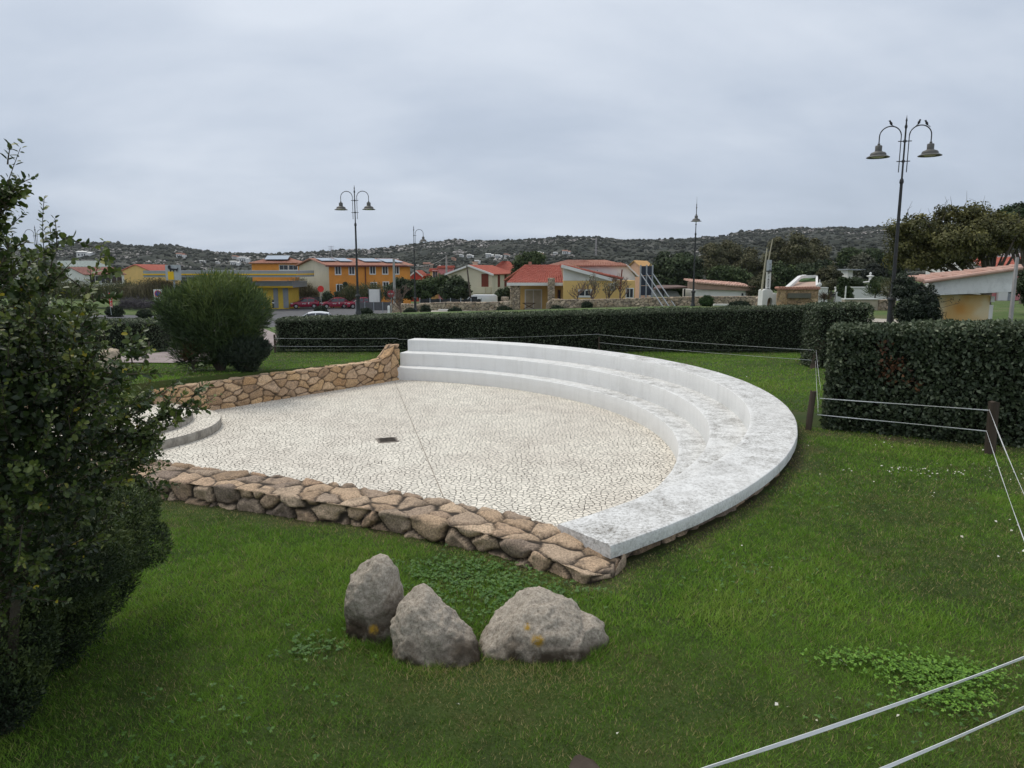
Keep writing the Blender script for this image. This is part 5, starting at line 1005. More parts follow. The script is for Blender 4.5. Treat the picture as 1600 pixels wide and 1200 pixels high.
yr = yw + 3.3; w = LB(); w.poly([(X(905, yr), yr, zsp), (X(992, yr), yr, zsp), (X(992, yr), yr, Zp(432, yr)), (X(979, yr), yr, Zp(415.5, yr)), (X(905, yr), yr, Zp(415.5, yr))], (0, 5, 0)); w.at('upper_wall', WHT, ph)
roof_slab('roof', (X(997, yr), yr - .4, Zp(431.5, yr)), (X(997, yr), yr + 6, Zp(431, yr)), (X(978, yr), yr + 6, Zp(412.5, yr)), (X(978, yr), yr - .4, Zp(413.2, yr)), WHT, ph, pitch=.25, amp=.01)
roof_slab('roof', (X(900, yr), yr - .4, Zp(414.5, yr)), (X(980, yr), yr - .4, Zp(414.5, yr)), (X(984, yr), yr + 6, Zp(410.5, yr + 6)), (X(896, yr), yr + 6, Zp(410.5, yr + 6)), TILE2, ph, pitch=.25)
window(ph, (X(914, yw), yw - .02, Zp(458, yw)), u_, 1.35, .75, fw=.14, bars=1); window(ph, (X(957, yw), yw - .02, Zp(448, yw)), u_, .45, .7, bars=0); window(ph, (X(984, yw), yw - .02, Zp(458, yw)), u_, .8, 1.0)
w = LB(); w.bar((X(968, yw), yw - .2, Zp(452, yw)), (X(971, yw), yw - .2, Zp(421, yw)), .12, n=8); w.at('flue_pipe', SHUT, ph)
w = LB(); w.box(X(828), X(833), Yh + 6, Yh + 6.5, Zp(416, Yh + 6), Zp(409, Yh + 6)); w.at('chimney', TILE2, ph)
# ---- shed, carport and metal panel
Ys = 66.; sh = thing('long_shed', 'long low shed with a pale pink tiled roof behind the dry stone wall', 'shed', (X(1073, Ys), Ys, Zp(478, Ys)))
w = LB(); w.box(X(1083, Ys), X(1166, Ys), Ys, Ys + 4, Zp(482, Ys), Zp(453, Ys)); w.at('wall', WHT, sh)
w = LB(); w.poly([(X(1074, Ys), Ys - .3, Zp(451, Ys)), (X(1172, Ys), Ys - .3, Zp(454.5, Ys)), (X(1176, Ys), Ys - .3, Zp(447, Ys)), (X(1087, Ys), Ys - .3, Zp(440, Ys)), (X(1074, Ys), Ys - .3, Zp(440, Ys))], (0, .25, 0)); w.at('fascia', flat('pinkish_board', (.34, .23, .18), .9), sh)
roof_slab('roof', (X(1086, Ys), Ys - .5, Zp(440.5, Ys)), (X(1179, Ys), Ys - .5, Zp(448, Ys)), (X(1175, Ys), Ys + 4, Zp(443, Ys)), (X(1084, Ys), Ys + 4, Zp(436.5, Ys)), TILEP, sh)
stone_block('end_wall', X(1166, Ys), X(1173, Ys), Ys - .2, Ys + .4, Zp(482, Ys), Zp(455, Ys), sh, 8)
w = LB(); w.box(X(1159, Ys), X(1162, Ys), Ys - .04, Ys - .01, Zp(462, Ys), Zp(458, Ys)); w.at('window', GLASS, sh)
cp = thing('carport', 'low grey tarpaulin covered carport left of the long shed', 'carport', (X(1020, Ys), Ys + 1, Zp(478, Ys)))
w = LB(); w.poly([(X(1022, Ys), Ys + .5, Zp(453, Ys)), (X(1078, Ys), Ys + .5, Zp(450, Ys)), (X(1075, Ys), Ys + 4, Zp(449, Ys)), (X(1040, Ys), Ys + 4, Zp(449, Ys))], (0, 0, .12)); w.at('roof', flat('rust_sheet', (.14, .09, .075), .8), cp)
w = LB(); w.poly([(X(1020, Ys), Ys + 1, Zp(464, Ys)), (X(1068, Ys), Ys + 1, Zp(464, Ys)), (X(1064, Ys), Ys + 1.4, Zp(456, Ys)), (X(1026, Ys), Ys + 1.4, Zp(454, Ys))], (0, 1.2, 0)); w.at('tarpaulin', flat('grey_tarp', (.25, .26, .24), .8), cp)
for px in (1040, 1074): w = LB(); w.bar((X(px, Ys), Ys + 1, Zp(480, Ys)), (X(px, Ys), Ys + 1, Zp(452, Ys)), .12); w.at('post', DARK, cp)
Yb = 64.; bb = thing('billboard_frame', 'back of a tall dark metal panel held by three slanting steel struts', 'billboard', (X(1000, Yb), Yb, Zp(474, Yb)))
for i, (a, b) in enumerate(((1000, 1009), (1009.6, 1019))):
    for j in range(3):
        z0 = Zp(462 - j * 15.5, Yb); w = LB(); w.box(X(a, Yb), X(b, Yb), Yb, Yb + .08, z0 + .03, z0 + 15 * Yb / 1130); w.at('panel', flat('dark_blue_sheet', (.035, .045, .065), .6, .25), bb)
for px in (1000, 1009.3, 1018.5):
    w = LB(); w.bar((X(px, Yb), Yb - .08, Zp(476, Yb)), (X(px, Yb), Yb - .08, Zp(414, Yb)), .12); w.at('post', GREYM, bb)
    w = LB(); w.bar((X(px, Yb), Yb - .12, Zp(427, Yb)), (X(px, Yb) + 1.35, Yb - 3.6, Zp(480, Yb - 3.6)), .065); w.at('strut', GREYM, bb)
# ---- dry stone walls beyond the park
def wall_line(label, pts, w_, m=STW, seed=1, cell=(.42, .28), res=.07, depth=.06):
    """pts: (px, py_top, py_bottom, Y)"""
    path = []; zt = []; zb = []; 
    for px, pt, pb, Y in pts: path.append(XY(px, Y)); zt.append(Zp(pt, Y)); zb.append(Zp(pb, Y) - .4)
    d = [0]; 
    for a, b in zip(path[:-1], path[1:]): d.append(d[-1] + math.hypot(a[0] - b[0], a[1] - b[1]))
    d = [q / d[-1] for q in d]
    o = stone_wall('stone_wall', path, 0, 1, w_, m, None, res=res, cell=cell, depth=depth, seed=seed, rad=.03, topz=list(zip(d, zt)), basez=list(zip(d, zb)))
    return tag(o, label, 'stone wall')
wall_line('long dry stone wall with a ragged top in front of the cream house', [(655, 474, 492, 70), (700, 472, 491, 69), (760, 472, 491, 68), (797, 471, 491, 68)], .5, seed=41)
wall_line('low dry stone wall beyond the park running in front of the metal panel and shed', [(853, 474, 492, 66), (862, 467, 488, 66), (885, 468, 486, 65), (960, 467, 484, 64), (1020, 465, 480, 62), (1100, 463, 478, 60), (1186, 463, 480, 58)], .5, seed=42)
wall_line('short stone pier beside the porch house', [(783, 464, 486, 69.5), (795, 464, 486, 69.5)], .6, seed=43)
wall_line('broken stone wall by the bare tree, left of the long dry stone wall', [(612, 474, 488, 74), (655, 475, 490, 71)], .4, seed=44)
# grey fence with dark netting
for lab, a, b, py0, py1, Y, m_, nm in (('dark netting fence panels along the top of the long dry stone wall', 656, 752, 466, 474, 71, flat('black_netting', (.035, .038, .042), .9, .5, 3), 'netting_fence'), ('plain grey boarded fence under the white board', 556, 612, 472, 482, 80, flat('grey_board', (.11, .11, .115), .9), 'board_fence'), ('grey boarded fence behind the parked red cars', 452, 500, 464, 478, 110, flat('grey_board', (.11, .11, .115), .9), 'board_fence')):
    f = thing(nm, lab, 'fence', (D(a, 470, Y)[0], Y, Zp(py1 + 5, Y))); n = max(2, int((b - a) / 14)); w = LB(); r0 = random.Random(a); k_ = 0
    xs = [D(a + (b - a) * i / (n * 4), 470, Y)[0] for i in range(n * 4 + 1)]
    tops = [Zp(py0 + (r0.uniform(0, 2.4) if nm == 'netting_fence' else 0), Y) for _ in xs]
    for i in range(n * 4): w.poly([(xs[i], Y, Zp(py1 + 3, Y)), (xs[i + 1], Y, Zp(py1 + 3, Y)), (xs[i + 1], Y, tops[i + 1]), (xs[i], Y, tops[i])], (0, .04, 0))
    w.at('panel', m_, f)
    for i in range(n + 1):
        x = xs[i * 4]; w = LB(); w.bar((x, Y - .06, Zp(py1 + 6, Y)), (x, Y - .06, Zp(py0 - .5, Y)), .08); w.at('post', GREYM, f)
# ================================================================== RIGHT SIDE: memorial, sign wall, garden, hut
Yt = 48.; X = lambda px, Y=Yt: D(px, 450, Y)[0]
def text_mesh(name, body, size, m, parent, loc, rz=0, spacing=1., vertical=False):
    V = []; F = []
    if vertical: items = [(ch, 0, -i * size * spacing) for i, ch in enumerate(body)]
    else: items = [(body, 0, 0)]
    for ch, ox, oz in items:
        cu = bpy.data.curves.new('t', 'FONT'); cu.body = ch; cu.size = size; cu.align_x = 'CENTER'; cu.extrude = .01
        ob = bpy.data.objects.new('t', cu); C.objects.link(ob); bpy.context.view_layer.update(); me = bpy.data.meshes.new_from_object(ob.evaluated_get(bpy.context.evaluated_depsgraph_get())); k = len(V)
        V += [(v.co.x + ox, -v.co.z, v.co.y + oz) for v in me.vertices]; F += [[i + k for i in p.vertices] for p in me.polygons]
        bpy.data.objects.remove(ob); bpy.data.meshes.remove(me)
    o = nmesh(name, V, F, m, parent); o.location = loc; o.rotation_euler = (0, 0, rz); return o
mo = thing('monument', 'white chapel like monument with two tall poles and vertical lettering panels', 'monument', (X(1192), Yt, Zp(482, Yt)))
w = LB(); w.poly([(X(1192), Yt, Zp(486, Yt)), (X(1200), Yt, Zp(486, Yt)), (X(1200), Yt, Zp(472, Yt)), (X(1201), Yt, Zp(467, Yt)), (X(1204), Yt, Zp(464.5, Yt)), (X(1207.5), Yt, Zp(467, Yt)), (X(1208.5), Yt, Zp(472, Yt)), (X(1208.5), Yt, Zp(486, Yt)), (X(1214), Yt, Zp(486, Yt)), (X(1214), Yt, Zp(458, Yt)), (X(1212.7), Yt, Zp(458, Yt)), (X(1212.7), Yt, Zp(460, Yt)), (X(1211), Yt, Zp(458, Yt)), (X(1210), Yt, Zp(460.5, Yt)), (X(1208), Yt, Zp(459, Yt)), (X(1207.8), Yt, Zp(455, Yt)), (X(1204), Yt, Zp(452, Yt)), (X(1196), Yt, Zp(452, Yt)), (X(1192.5), Yt, Zp(454, Yt))], (0, .9, 0)); w.at('base', WHT, mo)
w = LB(); w.box(X(1199.6), X(1209), Yt + .5, Yt + .75, Zp(486, Yt), Zp(463, Yt)); w.at('arch_infill', flat('arch_stone', (.35, .22, .15), .9), mo)
for a, b in ((451, 424.5), (422.8, 406)):
    w = LB(); w.box(X(1199.4), X(1205.4), Yt + .2, Yt + .45, Zp(a, Yt), Zp(b, Yt)); w.at('panel', WHT if a > 430 else flat('pale_grey_panel', (.45, .48, .5), .7), mo)
text_mesh('lettering', 'PIAZZA', .19, DARK, mo, (X(1201.6) - X(1192), .17, Zp(427.5, Yt) - Zp(482, Yt) - .05), vertical=True, spacing=1.05)
text_mesh('lettering', 'LIA', .17, DARK, mo, (X(1203) - X(1192), .17, Zp(414, Yt) - Zp(482, Yt)), vertical=True, spacing=1.1)
for px, pt, pb, wd in ((1197.2, 388, 454, .15), (1205.2, 373, 407, .1)):
    w = LB(); w.bar((X(px) - .15, Yt + .4, Zp(pb, Yt)), (X(px) + .05, Yt + .4, Zp(pt, Yt)), wd, n=6, r2=.6); w.at('pole', flat('weathered_pole', (.42, .38, .28), .8), mo)
w = LB(); w.box(X(1196.5), X(1205.6), Yt + .1, Yt + .2, Zp(424.6, Yt), Zp(423, Yt)); w.at('strap', DARK, mo)
wall_line('small rubble stone wall left of the white monument', [(1180, 466, 484, 50), (1192, 460, 484, 50)], .5, seed=47)
sw = thing('sign_wall', 'square stone wall with a tiled top and a long blank dark plaque', 'stone wall', (X(1214), Yt - 1, Zp(484, Yt)))
stone_block('wall', X(1214.5, Yt - 1), X(1278, Yt - 1), Yt - 1.3, Yt - .8, Zp(487, Yt), Zp(450, Yt), sw, 11, stone_mat('ochre_stone', [(.33, .22, .12), (.45, .31, .18), (.28, .19, .11), (.5, .36, .22)], (.13, .1, .07), speck=10), cell=(.6, .32), depth=.03, res=.05)
w = LB()
for i in range(15): x = X(1215 + i * 4.35, Yt - 1); w.lathe((x, Yt - 1.05, Zp(450, Yt) + .02), [(.09, -.35), (.1, .35)], 8, Matrix.Rotation(R(90), 3, 'X'))
w.at('tile_coping', TILE2, sw)
w = LB(); w.box(X(1228, Yt - 1), X(1264, Yt - 1), Yt - 1.42, Yt - 1.34, Zp(464.5, Yt), Zp(457, Yt)); w.at('plaque', flat('plaque', (.12, .115, .09), .7), sw)
# white staircase parapets with lawn between, behind the sign wall
st_ = thing('garden_steps', 'white walled garden stairway rising behind the stone sign wall', 'stairs', (X(1228, 60), 60, Zp(452, 60)))
w = LB(); pts = [(1228, 452, 58), (1240, 441, 61), (1248, 433.5, 65), (1256, 431.5, 68)]
for (a, b, c), (d, e, f) in zip(pts[:-1], pts[1:]): w.bar((X(a, c), c, Zp(b, c)), (X(d, f), f, Zp(e, f)), .3, .25)
w.bar((X(1250, 66), 66, Zp(432.5, 66)), (X(1275, 70), 70, Zp(432, 70)), .3, .25); w.bar((X(1275, 70), 70, Zp(433, 70)), (X(1276, 60), 60, Zp(448, 60)), .18, .25); w.at('parapet', WHT, st_)
w = LB(); w.poly([(X(1236, 59), 59, Zp(450, 59)), (X(1275, 59), 59, Zp(449, 59)), (X(1275, 69), 69, Zp(440, 69)), (X(1248, 69), 69, Zp(441, 69))], (0, 0, .1)); w.at('steps', flat('pink_steps', (.45, .32, .25), .9), st_)
w = LB(); w.poly([(X(1248, 67), 67, Zp(441.5, 67)), (X(1275, 67), 67, Zp(440, 67)), (X(1274, 71), 71, Zp(434, 71)), (X(1254, 71), 71, Zp(434, 71))], (0, 0, .1)); w.at('planting', flat('green_turf', (.05, .1, .025), .95), st_)
Yw = 56.; gw = thing('garden_wall', 'long low white garden wall with a small ball finial and a black iron gate', 'wall', (X(1278, Yw), Yw, Zp(474, Yw)))
w = LB(); w.box(X(1278, Yw), X(1294, Yw), Yw, Yw + .3, Zp(478, Yw), Zp(450.5, Yw)); w.box(X(1307, Yw), X(1545, Yw), Yw, Yw + .3, Zp(480, Yw), Zp(450, Yw)); w.at('wall', WHT, gw)
w = LB(); w.box(X(1277.5, Yw), X(1294, Yw), Yw - .06, Yw + .36, Zp(450.5, Yw), Zp(448.8, Yw)); w.box(X(1306.5, Yw), X(1545, Yw), Yw - .06, Yw + .36, Zp(450, Yw), Zp(448.3, Yw)); w.at('coping', WHT, gw)
w = LB(); w.lathe((X(1281.5, Yw), Yw + .15, Zp(448.8, Yw)), [(.06, 0), (.06, .05), (.13, .1), (.17, .2), (.13, .31), (.04, .36), (.03, .6)], 10); w.at('ball_finial', WHT, gw)
w = LB()
for i in range(7): w.bar((X(1294.5 + i * 2, Yw), Yw + .1, Zp(474, Yw)), (X(1294.5 + i * 2, Yw), Yw + .1, Zp(456 - (3 - abs(i - 3)) * .6, Yw)), .035)
for z in (472, 464, 457.5): w.bar((X(1294, Yw), Yw + .1, Zp(z, Yw)), (X(1307, Yw), Yw + .1, Zp(z, Yw)), .05)
for i in range(5): w.bar((X(1296 + i * 2, Yw), Yw + .08, Zp(464, Yw)), (X(1297.5 + i * 2, Yw), Yw + .08, Zp(459, Yw)), .06)
w.at('gate', DARK, gw)
Yl = 40.; lw = thing('low_beige_wall', 'low beige rendered wall with a short stone end in front of the white garden wall', 'wall', (X(1321, Yl), Yl, Zp(482, Yl)))
w = LB(); w.box(X(1321, Yl), X(1374, Yl), Yl, Yl + .35, Zp(486, Yl), Zp(468.3, Yl)); w.at('wall', flat('beige_render', (.42, .36, .28), .9), lw); w = LB(); w.box(X(1320.5, Yl), X(1374.3, Yl), Yl - .05, Yl + .4, Zp(468.2, Yl), Zp(466.6, Yl)); w.at('coping', WHT, lw)
stone_block('stone_end', X(1374.5, Yl), X(1402, Yl), Yl - .1, Yl + .35, Zp(486, Yl), Zp(468.5, Yl), lw, 12, cell=(.35, .2), res=.04)
def pole_thing(name, label, cat, px, pt, pb, Y, r, m, group=None, lean=0, n=6):
    x, y = XY(px, Y); zb = Zp(pb, Y); t = LB(); tt = thing(name, label, cat, (x, y, zb), 0, group); t.bar((x, y, zb - .4), (x + lean, y, Zp(pt, Y)), r * 2, n=n, r2=.7); t.at('pole', m, tt); return tt
POLEW = flat('concrete_pole', (.33, .33, .31), .9, .15); WPOLE = flat('wooden_pole', (.1, .08, .065), .9, .2)
pole_thing('thin_post', 'thin white upright post standing before the white garden wall', 'post', 1319.5, 447, 474, 46, .06, WHT)
pole_thing('utility_pole', 'pale concrete utility pole in front of the long orange building', 'utility pole', 617, 404, 472, 80, .17, POLEW)
pole_thing('utility_pole', 'pale utility pole between the pink house and the cream house', 'utility pole', 698.5, 399, 445, 95, .15, POLEW)
pole_thing('utility_pole', 'dark leaning wooden pole in front of the cream house', 'utility pole', 736, 415, 466, 76, .1, WPOLE, lean=-.4)
pole_thing('utility_pole', 'grey square post standing at the right end of the concrete roofed hut', 'post', 1581, 402, 520, 22.5, .05, flat('grey_post', (.36, .34, .33), .8), n=4)
# wires between the poles
w = LB(); a, b = Vector((*XY(617, 80), Zp(408, 80))), Vector((*XY(698.5, 95), Zp(401, 95)))
w.tube([tuple(a.lerp(b, i / 8) - Vector((0, 0, .9 * 4 * (i / 8) * (1 - i / 8)))) for i in range(9)], .03, 4); tag(w.build('overhead_wire', POLEW), 'single overhead wire sagging between the two pale utility poles', 'wire')
# ---- hut with concrete fascia
Yk = 24.; hz = Zp(520, Yk); X = lambda px, Y=Yk: D(px, 450, Y)[0]
hu = thing('concrete_roofed_hut', 'small yellow stained hut with a heavy pale concrete fascia and pink roof tiles', 'hut', (X(1468), Yk, hz))
w = LB(); w.box(X(1468), X(1566), Yk + .55, Yk + 1.7, hz - .4, Zp(462, Yk)); w.at('wall', mat('stained_ochre', [(.34, (.60, .30, .08)), (.43, (.64, .42, .18)), (.52, (.68, .55, .34)), (.7, (.72, .63, .46))], scale=.55, rough=.9, detail=3), hu)
w = LB(); w.poly([(X(1455), Yk, Zp(461.5, Yk)), (X(1583), Yk, Zp(456, Yk)), (X(1584), Yk, Zp(420.5, Yk)), (X(1457), Yk, Zp(439, Yk))], (0, .22, 0)); w.poly([(X(1455.2), Yk + .2, Zp(462.6, Yk)), (X(1582), Yk + .2, Zp(457, Yk)), (X(1582), Yk + .2, Zp(455, Yk)), (X(1455.2), Yk + .2, Zp(460, Yk))], (0, 1.6, 0))
w.at('fascia', mat('pale_concrete', [(.3, (.68, .68, .66)), (.6, (.80, .80, .78)), (.8, (.85, .85, .83))], scale=1.2, rough=.9, dirt=((.2, .19, .17), 2.2, .4), bump=.004), hu)
roof_slab('roof', (X(1436), Yk - .15, Zp(437, Yk)), (X(1416, Yk + 2.0), Yk + 2.0, Zp(433, Yk + 2.0)), (X(1590, Yk + 2.0), Yk + 2.0, Zp(414, Yk + 2.0)), (X(1588), Yk - .15, Zp(415.5, Yk)), TILEP, hu, th=.1, pitch=.2, amp=.035)
w = LB(); w.bar((X(1437), Yk - .22, Zp(440, Yk)), (X(1586), Yk - .22, Zp(418.5, Yk)), .16, .14, n=8); w.at('edge_tiles', TILEP, hu)
w = LB(); w.box(X(1567), X(1574), Yk + .6, Yk + .8, hz, Zp(478, Yk)); w.box(X(1566), X(1572), Yk + .5, Yk + .85, Zp(473, Yk), Zp(464, Yk)); w.at('side_fitting', WHT, hu)
# red roofed houses behind it
Yq = 60.; X = lambda px, Y=Yq: D(px, 450, Y)[0]
rh = thing('villa', 'white and pink villa with a red ridged tile roof at the far right edge', 'house', (X(1540), Yq, Zp(470, Yq)))
w = LB(); w.box(X(1548), X(1700), Yq + 1, Yq + 9, Zp(480, Yq), Zp(418, Yq)); w.at('wall', PINK, rh); w = LB(); w.box(X(1530), X(1549), Yq + 2, Yq + 8, Zp(480, Yq), Zp(409, Yq)); w.box(X(1570), X(1585), Yq + .7, Yq + .95, Zp(478, Yq), Zp(440, Yq)); w.at('white_wall', WHT, rh)
w = LB(); w.box(X(1586), X(1597), Yq + .8, Yq + .95, Zp(472, Yq), Zp(452, Yq)); w.at('garage_door', GREYM, rh)
roof_slab('roof', (X(1535), Yq - .2, Zp(417, Yq)), (X(1720), Yq - .2, Zp(414, Yq)), (X(1720), Yq + 5, Zp(400, Yq + 5)), (X(1560), Yq + 5, Zp(404, Yq + 5)), TILE, rh, pitch=.3, amp=.06)
w = LB(); w.poly([(X(1565), Yq + 5.2, Zp(412, Yq)), (X(1700), Yq + 5.2, Zp(412, Yq)), (X(1700), Yq + 5.2, Zp(392, Yq)), (X(1590), Yq + 5.2, Zp(396, Yq))], (0, 3, 0)); w.at('upper_wall', WHT, rh)
gs = thing('garden_hut', 'tiny white garden hut with a thin grey flat roof among the garden shrubs', 'hut', (X(1322, 72), 72, Zp(444, 72)))
w = LB(); w.box(X(1323, 72), X(1331, 72), 72, 74, Zp(444, 72), Zp(422, 72)); w.at('wall', WHT, gs); w = LB(); w.box(X(1320, 72), X(1348, 72), 71.5, 75, Zp(422.3, 72), Zp(420.5, 72)); w.at('roof', GREYM, gs); w = LB(); w.bar((X(1346, 72), 71.8, Zp(444, 72)), (X(1346, 72), 71.8, Zp(422, 72)), .15); w.at('post', WPOLE, gs)
fo = thing('garden_fountain', 'small white tiered stone fountain among the garden shrubs', 'fountain', (X(1358.5, 60), 60, Zp(450, 60))); w = LB(); w.lathe((X(1358.5, 60), 60, Zp(450, 60)), [(.25, 0), (.2, .3), (.5, .45), (.5, .52), (.1, .56), (.1, .85), (.28, .95), (.28, 1.0), (.06, 1.05), (.1, 1.2), (.02, 1.3)], 14); w.at('basin', WHT, fo)
# ================================================================== hillside houses
def hill_pos(px, py):
    best = None
    for Y in np.arange(H0 + 10, H1 - 5, 4.):
        x, z = D(px, py, Y); h = float(hillz(x, Y)[0])
        if h >= z: return x, Y, h
    x, z = D(px, py, H1 - 10); return x, H1 - 10, float(hillz(x, H1 - 10)[0])
hh = [(131, 402, 22, WHT, 'wide white house on the left hill above the white warehouse roofs'), (282, 401, 13, WHT, 'white arched villa high on the left hill above the gable house'), (316, 410, 8, WHT, 'small white house on the lower left hillside beside the single arm lamp'), (340, 411, 6, WHT, 'tiny white house just right of the lamp on the lower left hillside'), (368, 405, 10, WHT, 'white house highest of the cluster right of the round bush'), (381, 408, 15, WHT, 'wide white villa at the right of the cluster above the round bush'), (367, 414, 14, WHT, 'white house lowest of the cluster above the round bush'),
      (669, 418, 15, flat('old_stone_house', (.3, .24, .18), .9), 'brown stone farmhouse above the red house'), (721, 401, 7, WHT, 'small white house leftmost of the row on the middle hillside'), (735, 402, 10, WHT, 'white house second from the left in the middle hillside row'), (709, 406, 7, PEACH, 'tiny pinkish house below the middle hillside row'), (765, 402, 12, WHT, 'flat white house in the middle of the hillside row'), (779, 404, 11, WHT, 'low white house just right of the middle of the hillside row'), (792, 401, 9, WHT, 'white house at the right end of the hillside row'),
      (843, 399, 12, PEACH, 'pale pink house alone on the hillside above the porch house'), (868, 397, 7, WHT, 'white house left of the pair above the porch house'), (885, 396, 12, WHT, 'wide white house right of the pair above the porch house'), (746, 411, 9, WHT, 'low white house under the middle hillside row'), (1432, 388, 9, WHT, 'white house on the hillside behind the right lamp post')]
for i, (px, py, wpx, m_, lab) in enumerate(hh):
    if px == 1432: continue
    x, y, z = hill_pos(px, py + 1); wm = wpx * y / 1130 * 1.0; hm = max(2.6, 3.6 * y / 1130); hm = wm * .27 if wm > 8 else wm * .4; dp = wm * .6; z -= .6; hm += .6
    t = thing('hillside_house', lab, 'house', (x, y, z), 0, 'houses scattered on the hills'); w = LB(); w.box(x - wm / 2, x + wm * .15, y, y + dp, z - 2, z + hm); w.box(x + wm * .15, x + wm / 2, y - dp * .2, y + dp, z - 2, z + hm * .78); w.at('wall', m_, t)
    w = LB(); k = len(w.v); x0, x1, xm = x - wm * .54, x + wm * .19, 0; y0, y1, yr_ = y - .5, y + dp + .5, y + dp / 2; zr = z + hm + wm * .07
    for a, b in ((x0, x1), (x + wm * .11, x + wm * .54)):
        o_ = 0 if a == x0 else -hm * .22; w.poly([(a, y0, z + hm + o_), (b, y0, z + hm + o_), (b, yr_, zr + o_), (a, yr_, zr + o_)], (0, 0, .25)); w.poly([(a, yr_, zr + o_), (b, yr_, zr + o_), (b, y1, z + hm + o_), (a, y1, z + hm + o_)], (0, 0, .25))
    w.at('roof', TILE2 if i % 3 == 1 else WHT, t)
    for q in range(3):
        w = LB(); wx = x - wm * .38 + q * wm * .24; w.box(wx, wx + wm * .09, y - .05 if q < 2 else y - dp * .2 - .05, y - .01 if q < 2 else y - dp * .2 - .01, z + .9, z + .9 + hm * .4); w.at('window', GLASS, t)
x, y, z = hill_pos(931, 400); rm = thing('radio_mast', 'thin red and white lattice radio mast on the middle hill', 'mast', (x, y, z)); w = LB(); ht = 27 * y / 1130
for i in range(8): 
    w = LB() if i == 0 else w
    w.bar((x - .5 + .04 * i, y, z + ht * i / 8), (x - .5 + .04 * (i + 1), y, z + ht * (i + 1) / 8), .35); w.bar((x + .5 - .04 * i, y, z + ht * i / 8), (x + .5 - .04 * (i + 1), y, z + ht * (i + 1) / 8), .35); w.bar((x - .5, y, z + ht * i / 8), (x + .5, y, z + ht * (i + 1) / 8), .25)
w.at('lattice', flat('mast_paint', (.4, .36, .35), .8), rm)
# ================================================================== STREET LAMPS
m_lamp = flat('lamp_iron', (.045, .047, .048), .55, .2, 4, .4, dirt=((.11, .1, .09), 3, .4)); m_shade = flat('lamp_shade_metal', (.12, .115, .105), .55, .2, 6, .3); m_lens = flat('lamp_lens', (.6, .6, .58), .4)
def lamp_head(root, x, z):
    w = MB(); w.lathe((x, 0, z), [(.02, .02), (.045, .0), (.045, -.05), (.10, -.06), (.115, -.08), (.115, -.25), (.14, -.27), (.24, -.31), (.27, -.36), (.27, -.40), (.385, -.46), (.39, -.475), (.37, -.478), (.25, -.42), (.10, -.40)], 24); h = w.build('lamp_shade', m_shade, root, smooth=True)
    w = MB(); w.lathe((x, 0, z), [(.22, -.40), (.24, -.43), (.16, -.475), (.04, -.485)], 18); w.build('lens', m_lens, h, smooth=True)
def make_lamp(label, px, pb, Y, sides=(-1, 1), yaw=0, h=7.5, group='curved arm iron street lamps'):
    x, y = XY(px, Y); x = (px - 800) / FPX * (Y * math.cos(PITCH) + (CZ - Zp(pb, Y)) * math.sin(PITCH)); t = thing('street_lamp', label, 'street lamp', (x, y, Zp(pb, Y)), yaw, group)
    w = MB(); w.lathe((0, 0, 0), [(.17, -.4), (.17, .08), (.15, .12), (.125, .2), (.11, .9), (.12, .98), (.155, 1.0), (.165, 1.05), (.14, 1.1), (.075, 1.16), (.07, 1.2)], 16); w.build('pedestal', m_lamp, t, smooth=True)
    w = MB(); w.lathe((0, 0, 0), [(.072, 1.15), (.062, 3), (.05, 5.15), (.068, 5.17), (.075, 5.22), (.06, 5.3), (.034, 5.34), (.03, 6.0), (.028, 7.05), (.045, 7.08), (.05, 7.13), (.03, 7.18), (.022, 7.28), (.034, 7.32), (.012, 7.42), (.005, h)], 14); w.build('post', m_lamp, t, smooth=True)
    w = MB()
    for z in (5.93, 6.62):
        for s in sides: w.bar((0, 0, z), (s * .22, 0, z), .035, n=6)
        w.lathe((0, 0, z), [(.05, -.04), (.06, 0), (.05, .04)], 10)
    w.build('bracket', m_lamp, t, smooth=True)
    for s in sides:
        w = MB(); x0 = s * .13; x1 = s * .84; xm = (x0 + x1) / 2; rr = abs(x1 - x0) / 2; pts = [(x0, 0, 5.55), (x0, 0, 6.0), (x0, 0, 6.62), (x0, 0, 6.8)] + [(xm - s * rr * math.cos(a), 0, 6.8 + rr * .98 * math.sin(a)) for a in np.linspace(.15, math.pi - .0, 14)] + [(x1, 0, 6.66), (x1, 0, 6.56)]
        w.tube(pts, [.016] * 4 + [.02] * (len(pts) - 4), 8); w.build('arm', m_lamp, t, smooth=True); lamp_head(t, x1, 6.56)
    return t
lR = make_lamp('tall twin arm street lamp at the right, with birds perched on its arms', 1390, 512, 26.7, yaw=R(-14))
make_lamp('twin arm street lamp in front of the orange building', 560, 490, 43.6, yaw=R(-6))
make_lamp('single arm street lamp beside the bare tree, its arm to the right', 649, 484, 66, (1,))
l4 = make_lamp('single arm street lamp before the dark round tree, arm towards the viewer', 1082.5, 478, 54, (1,), yaw=R(-104), h=7.9)
make_lamp('far single arm street lamp above the feathery round bush', 323, 482, 112, (1,))
make_lamp('twin arm street lamp half hidden by the large shrub at the left', 68, 492, 62, yaw=R(4))
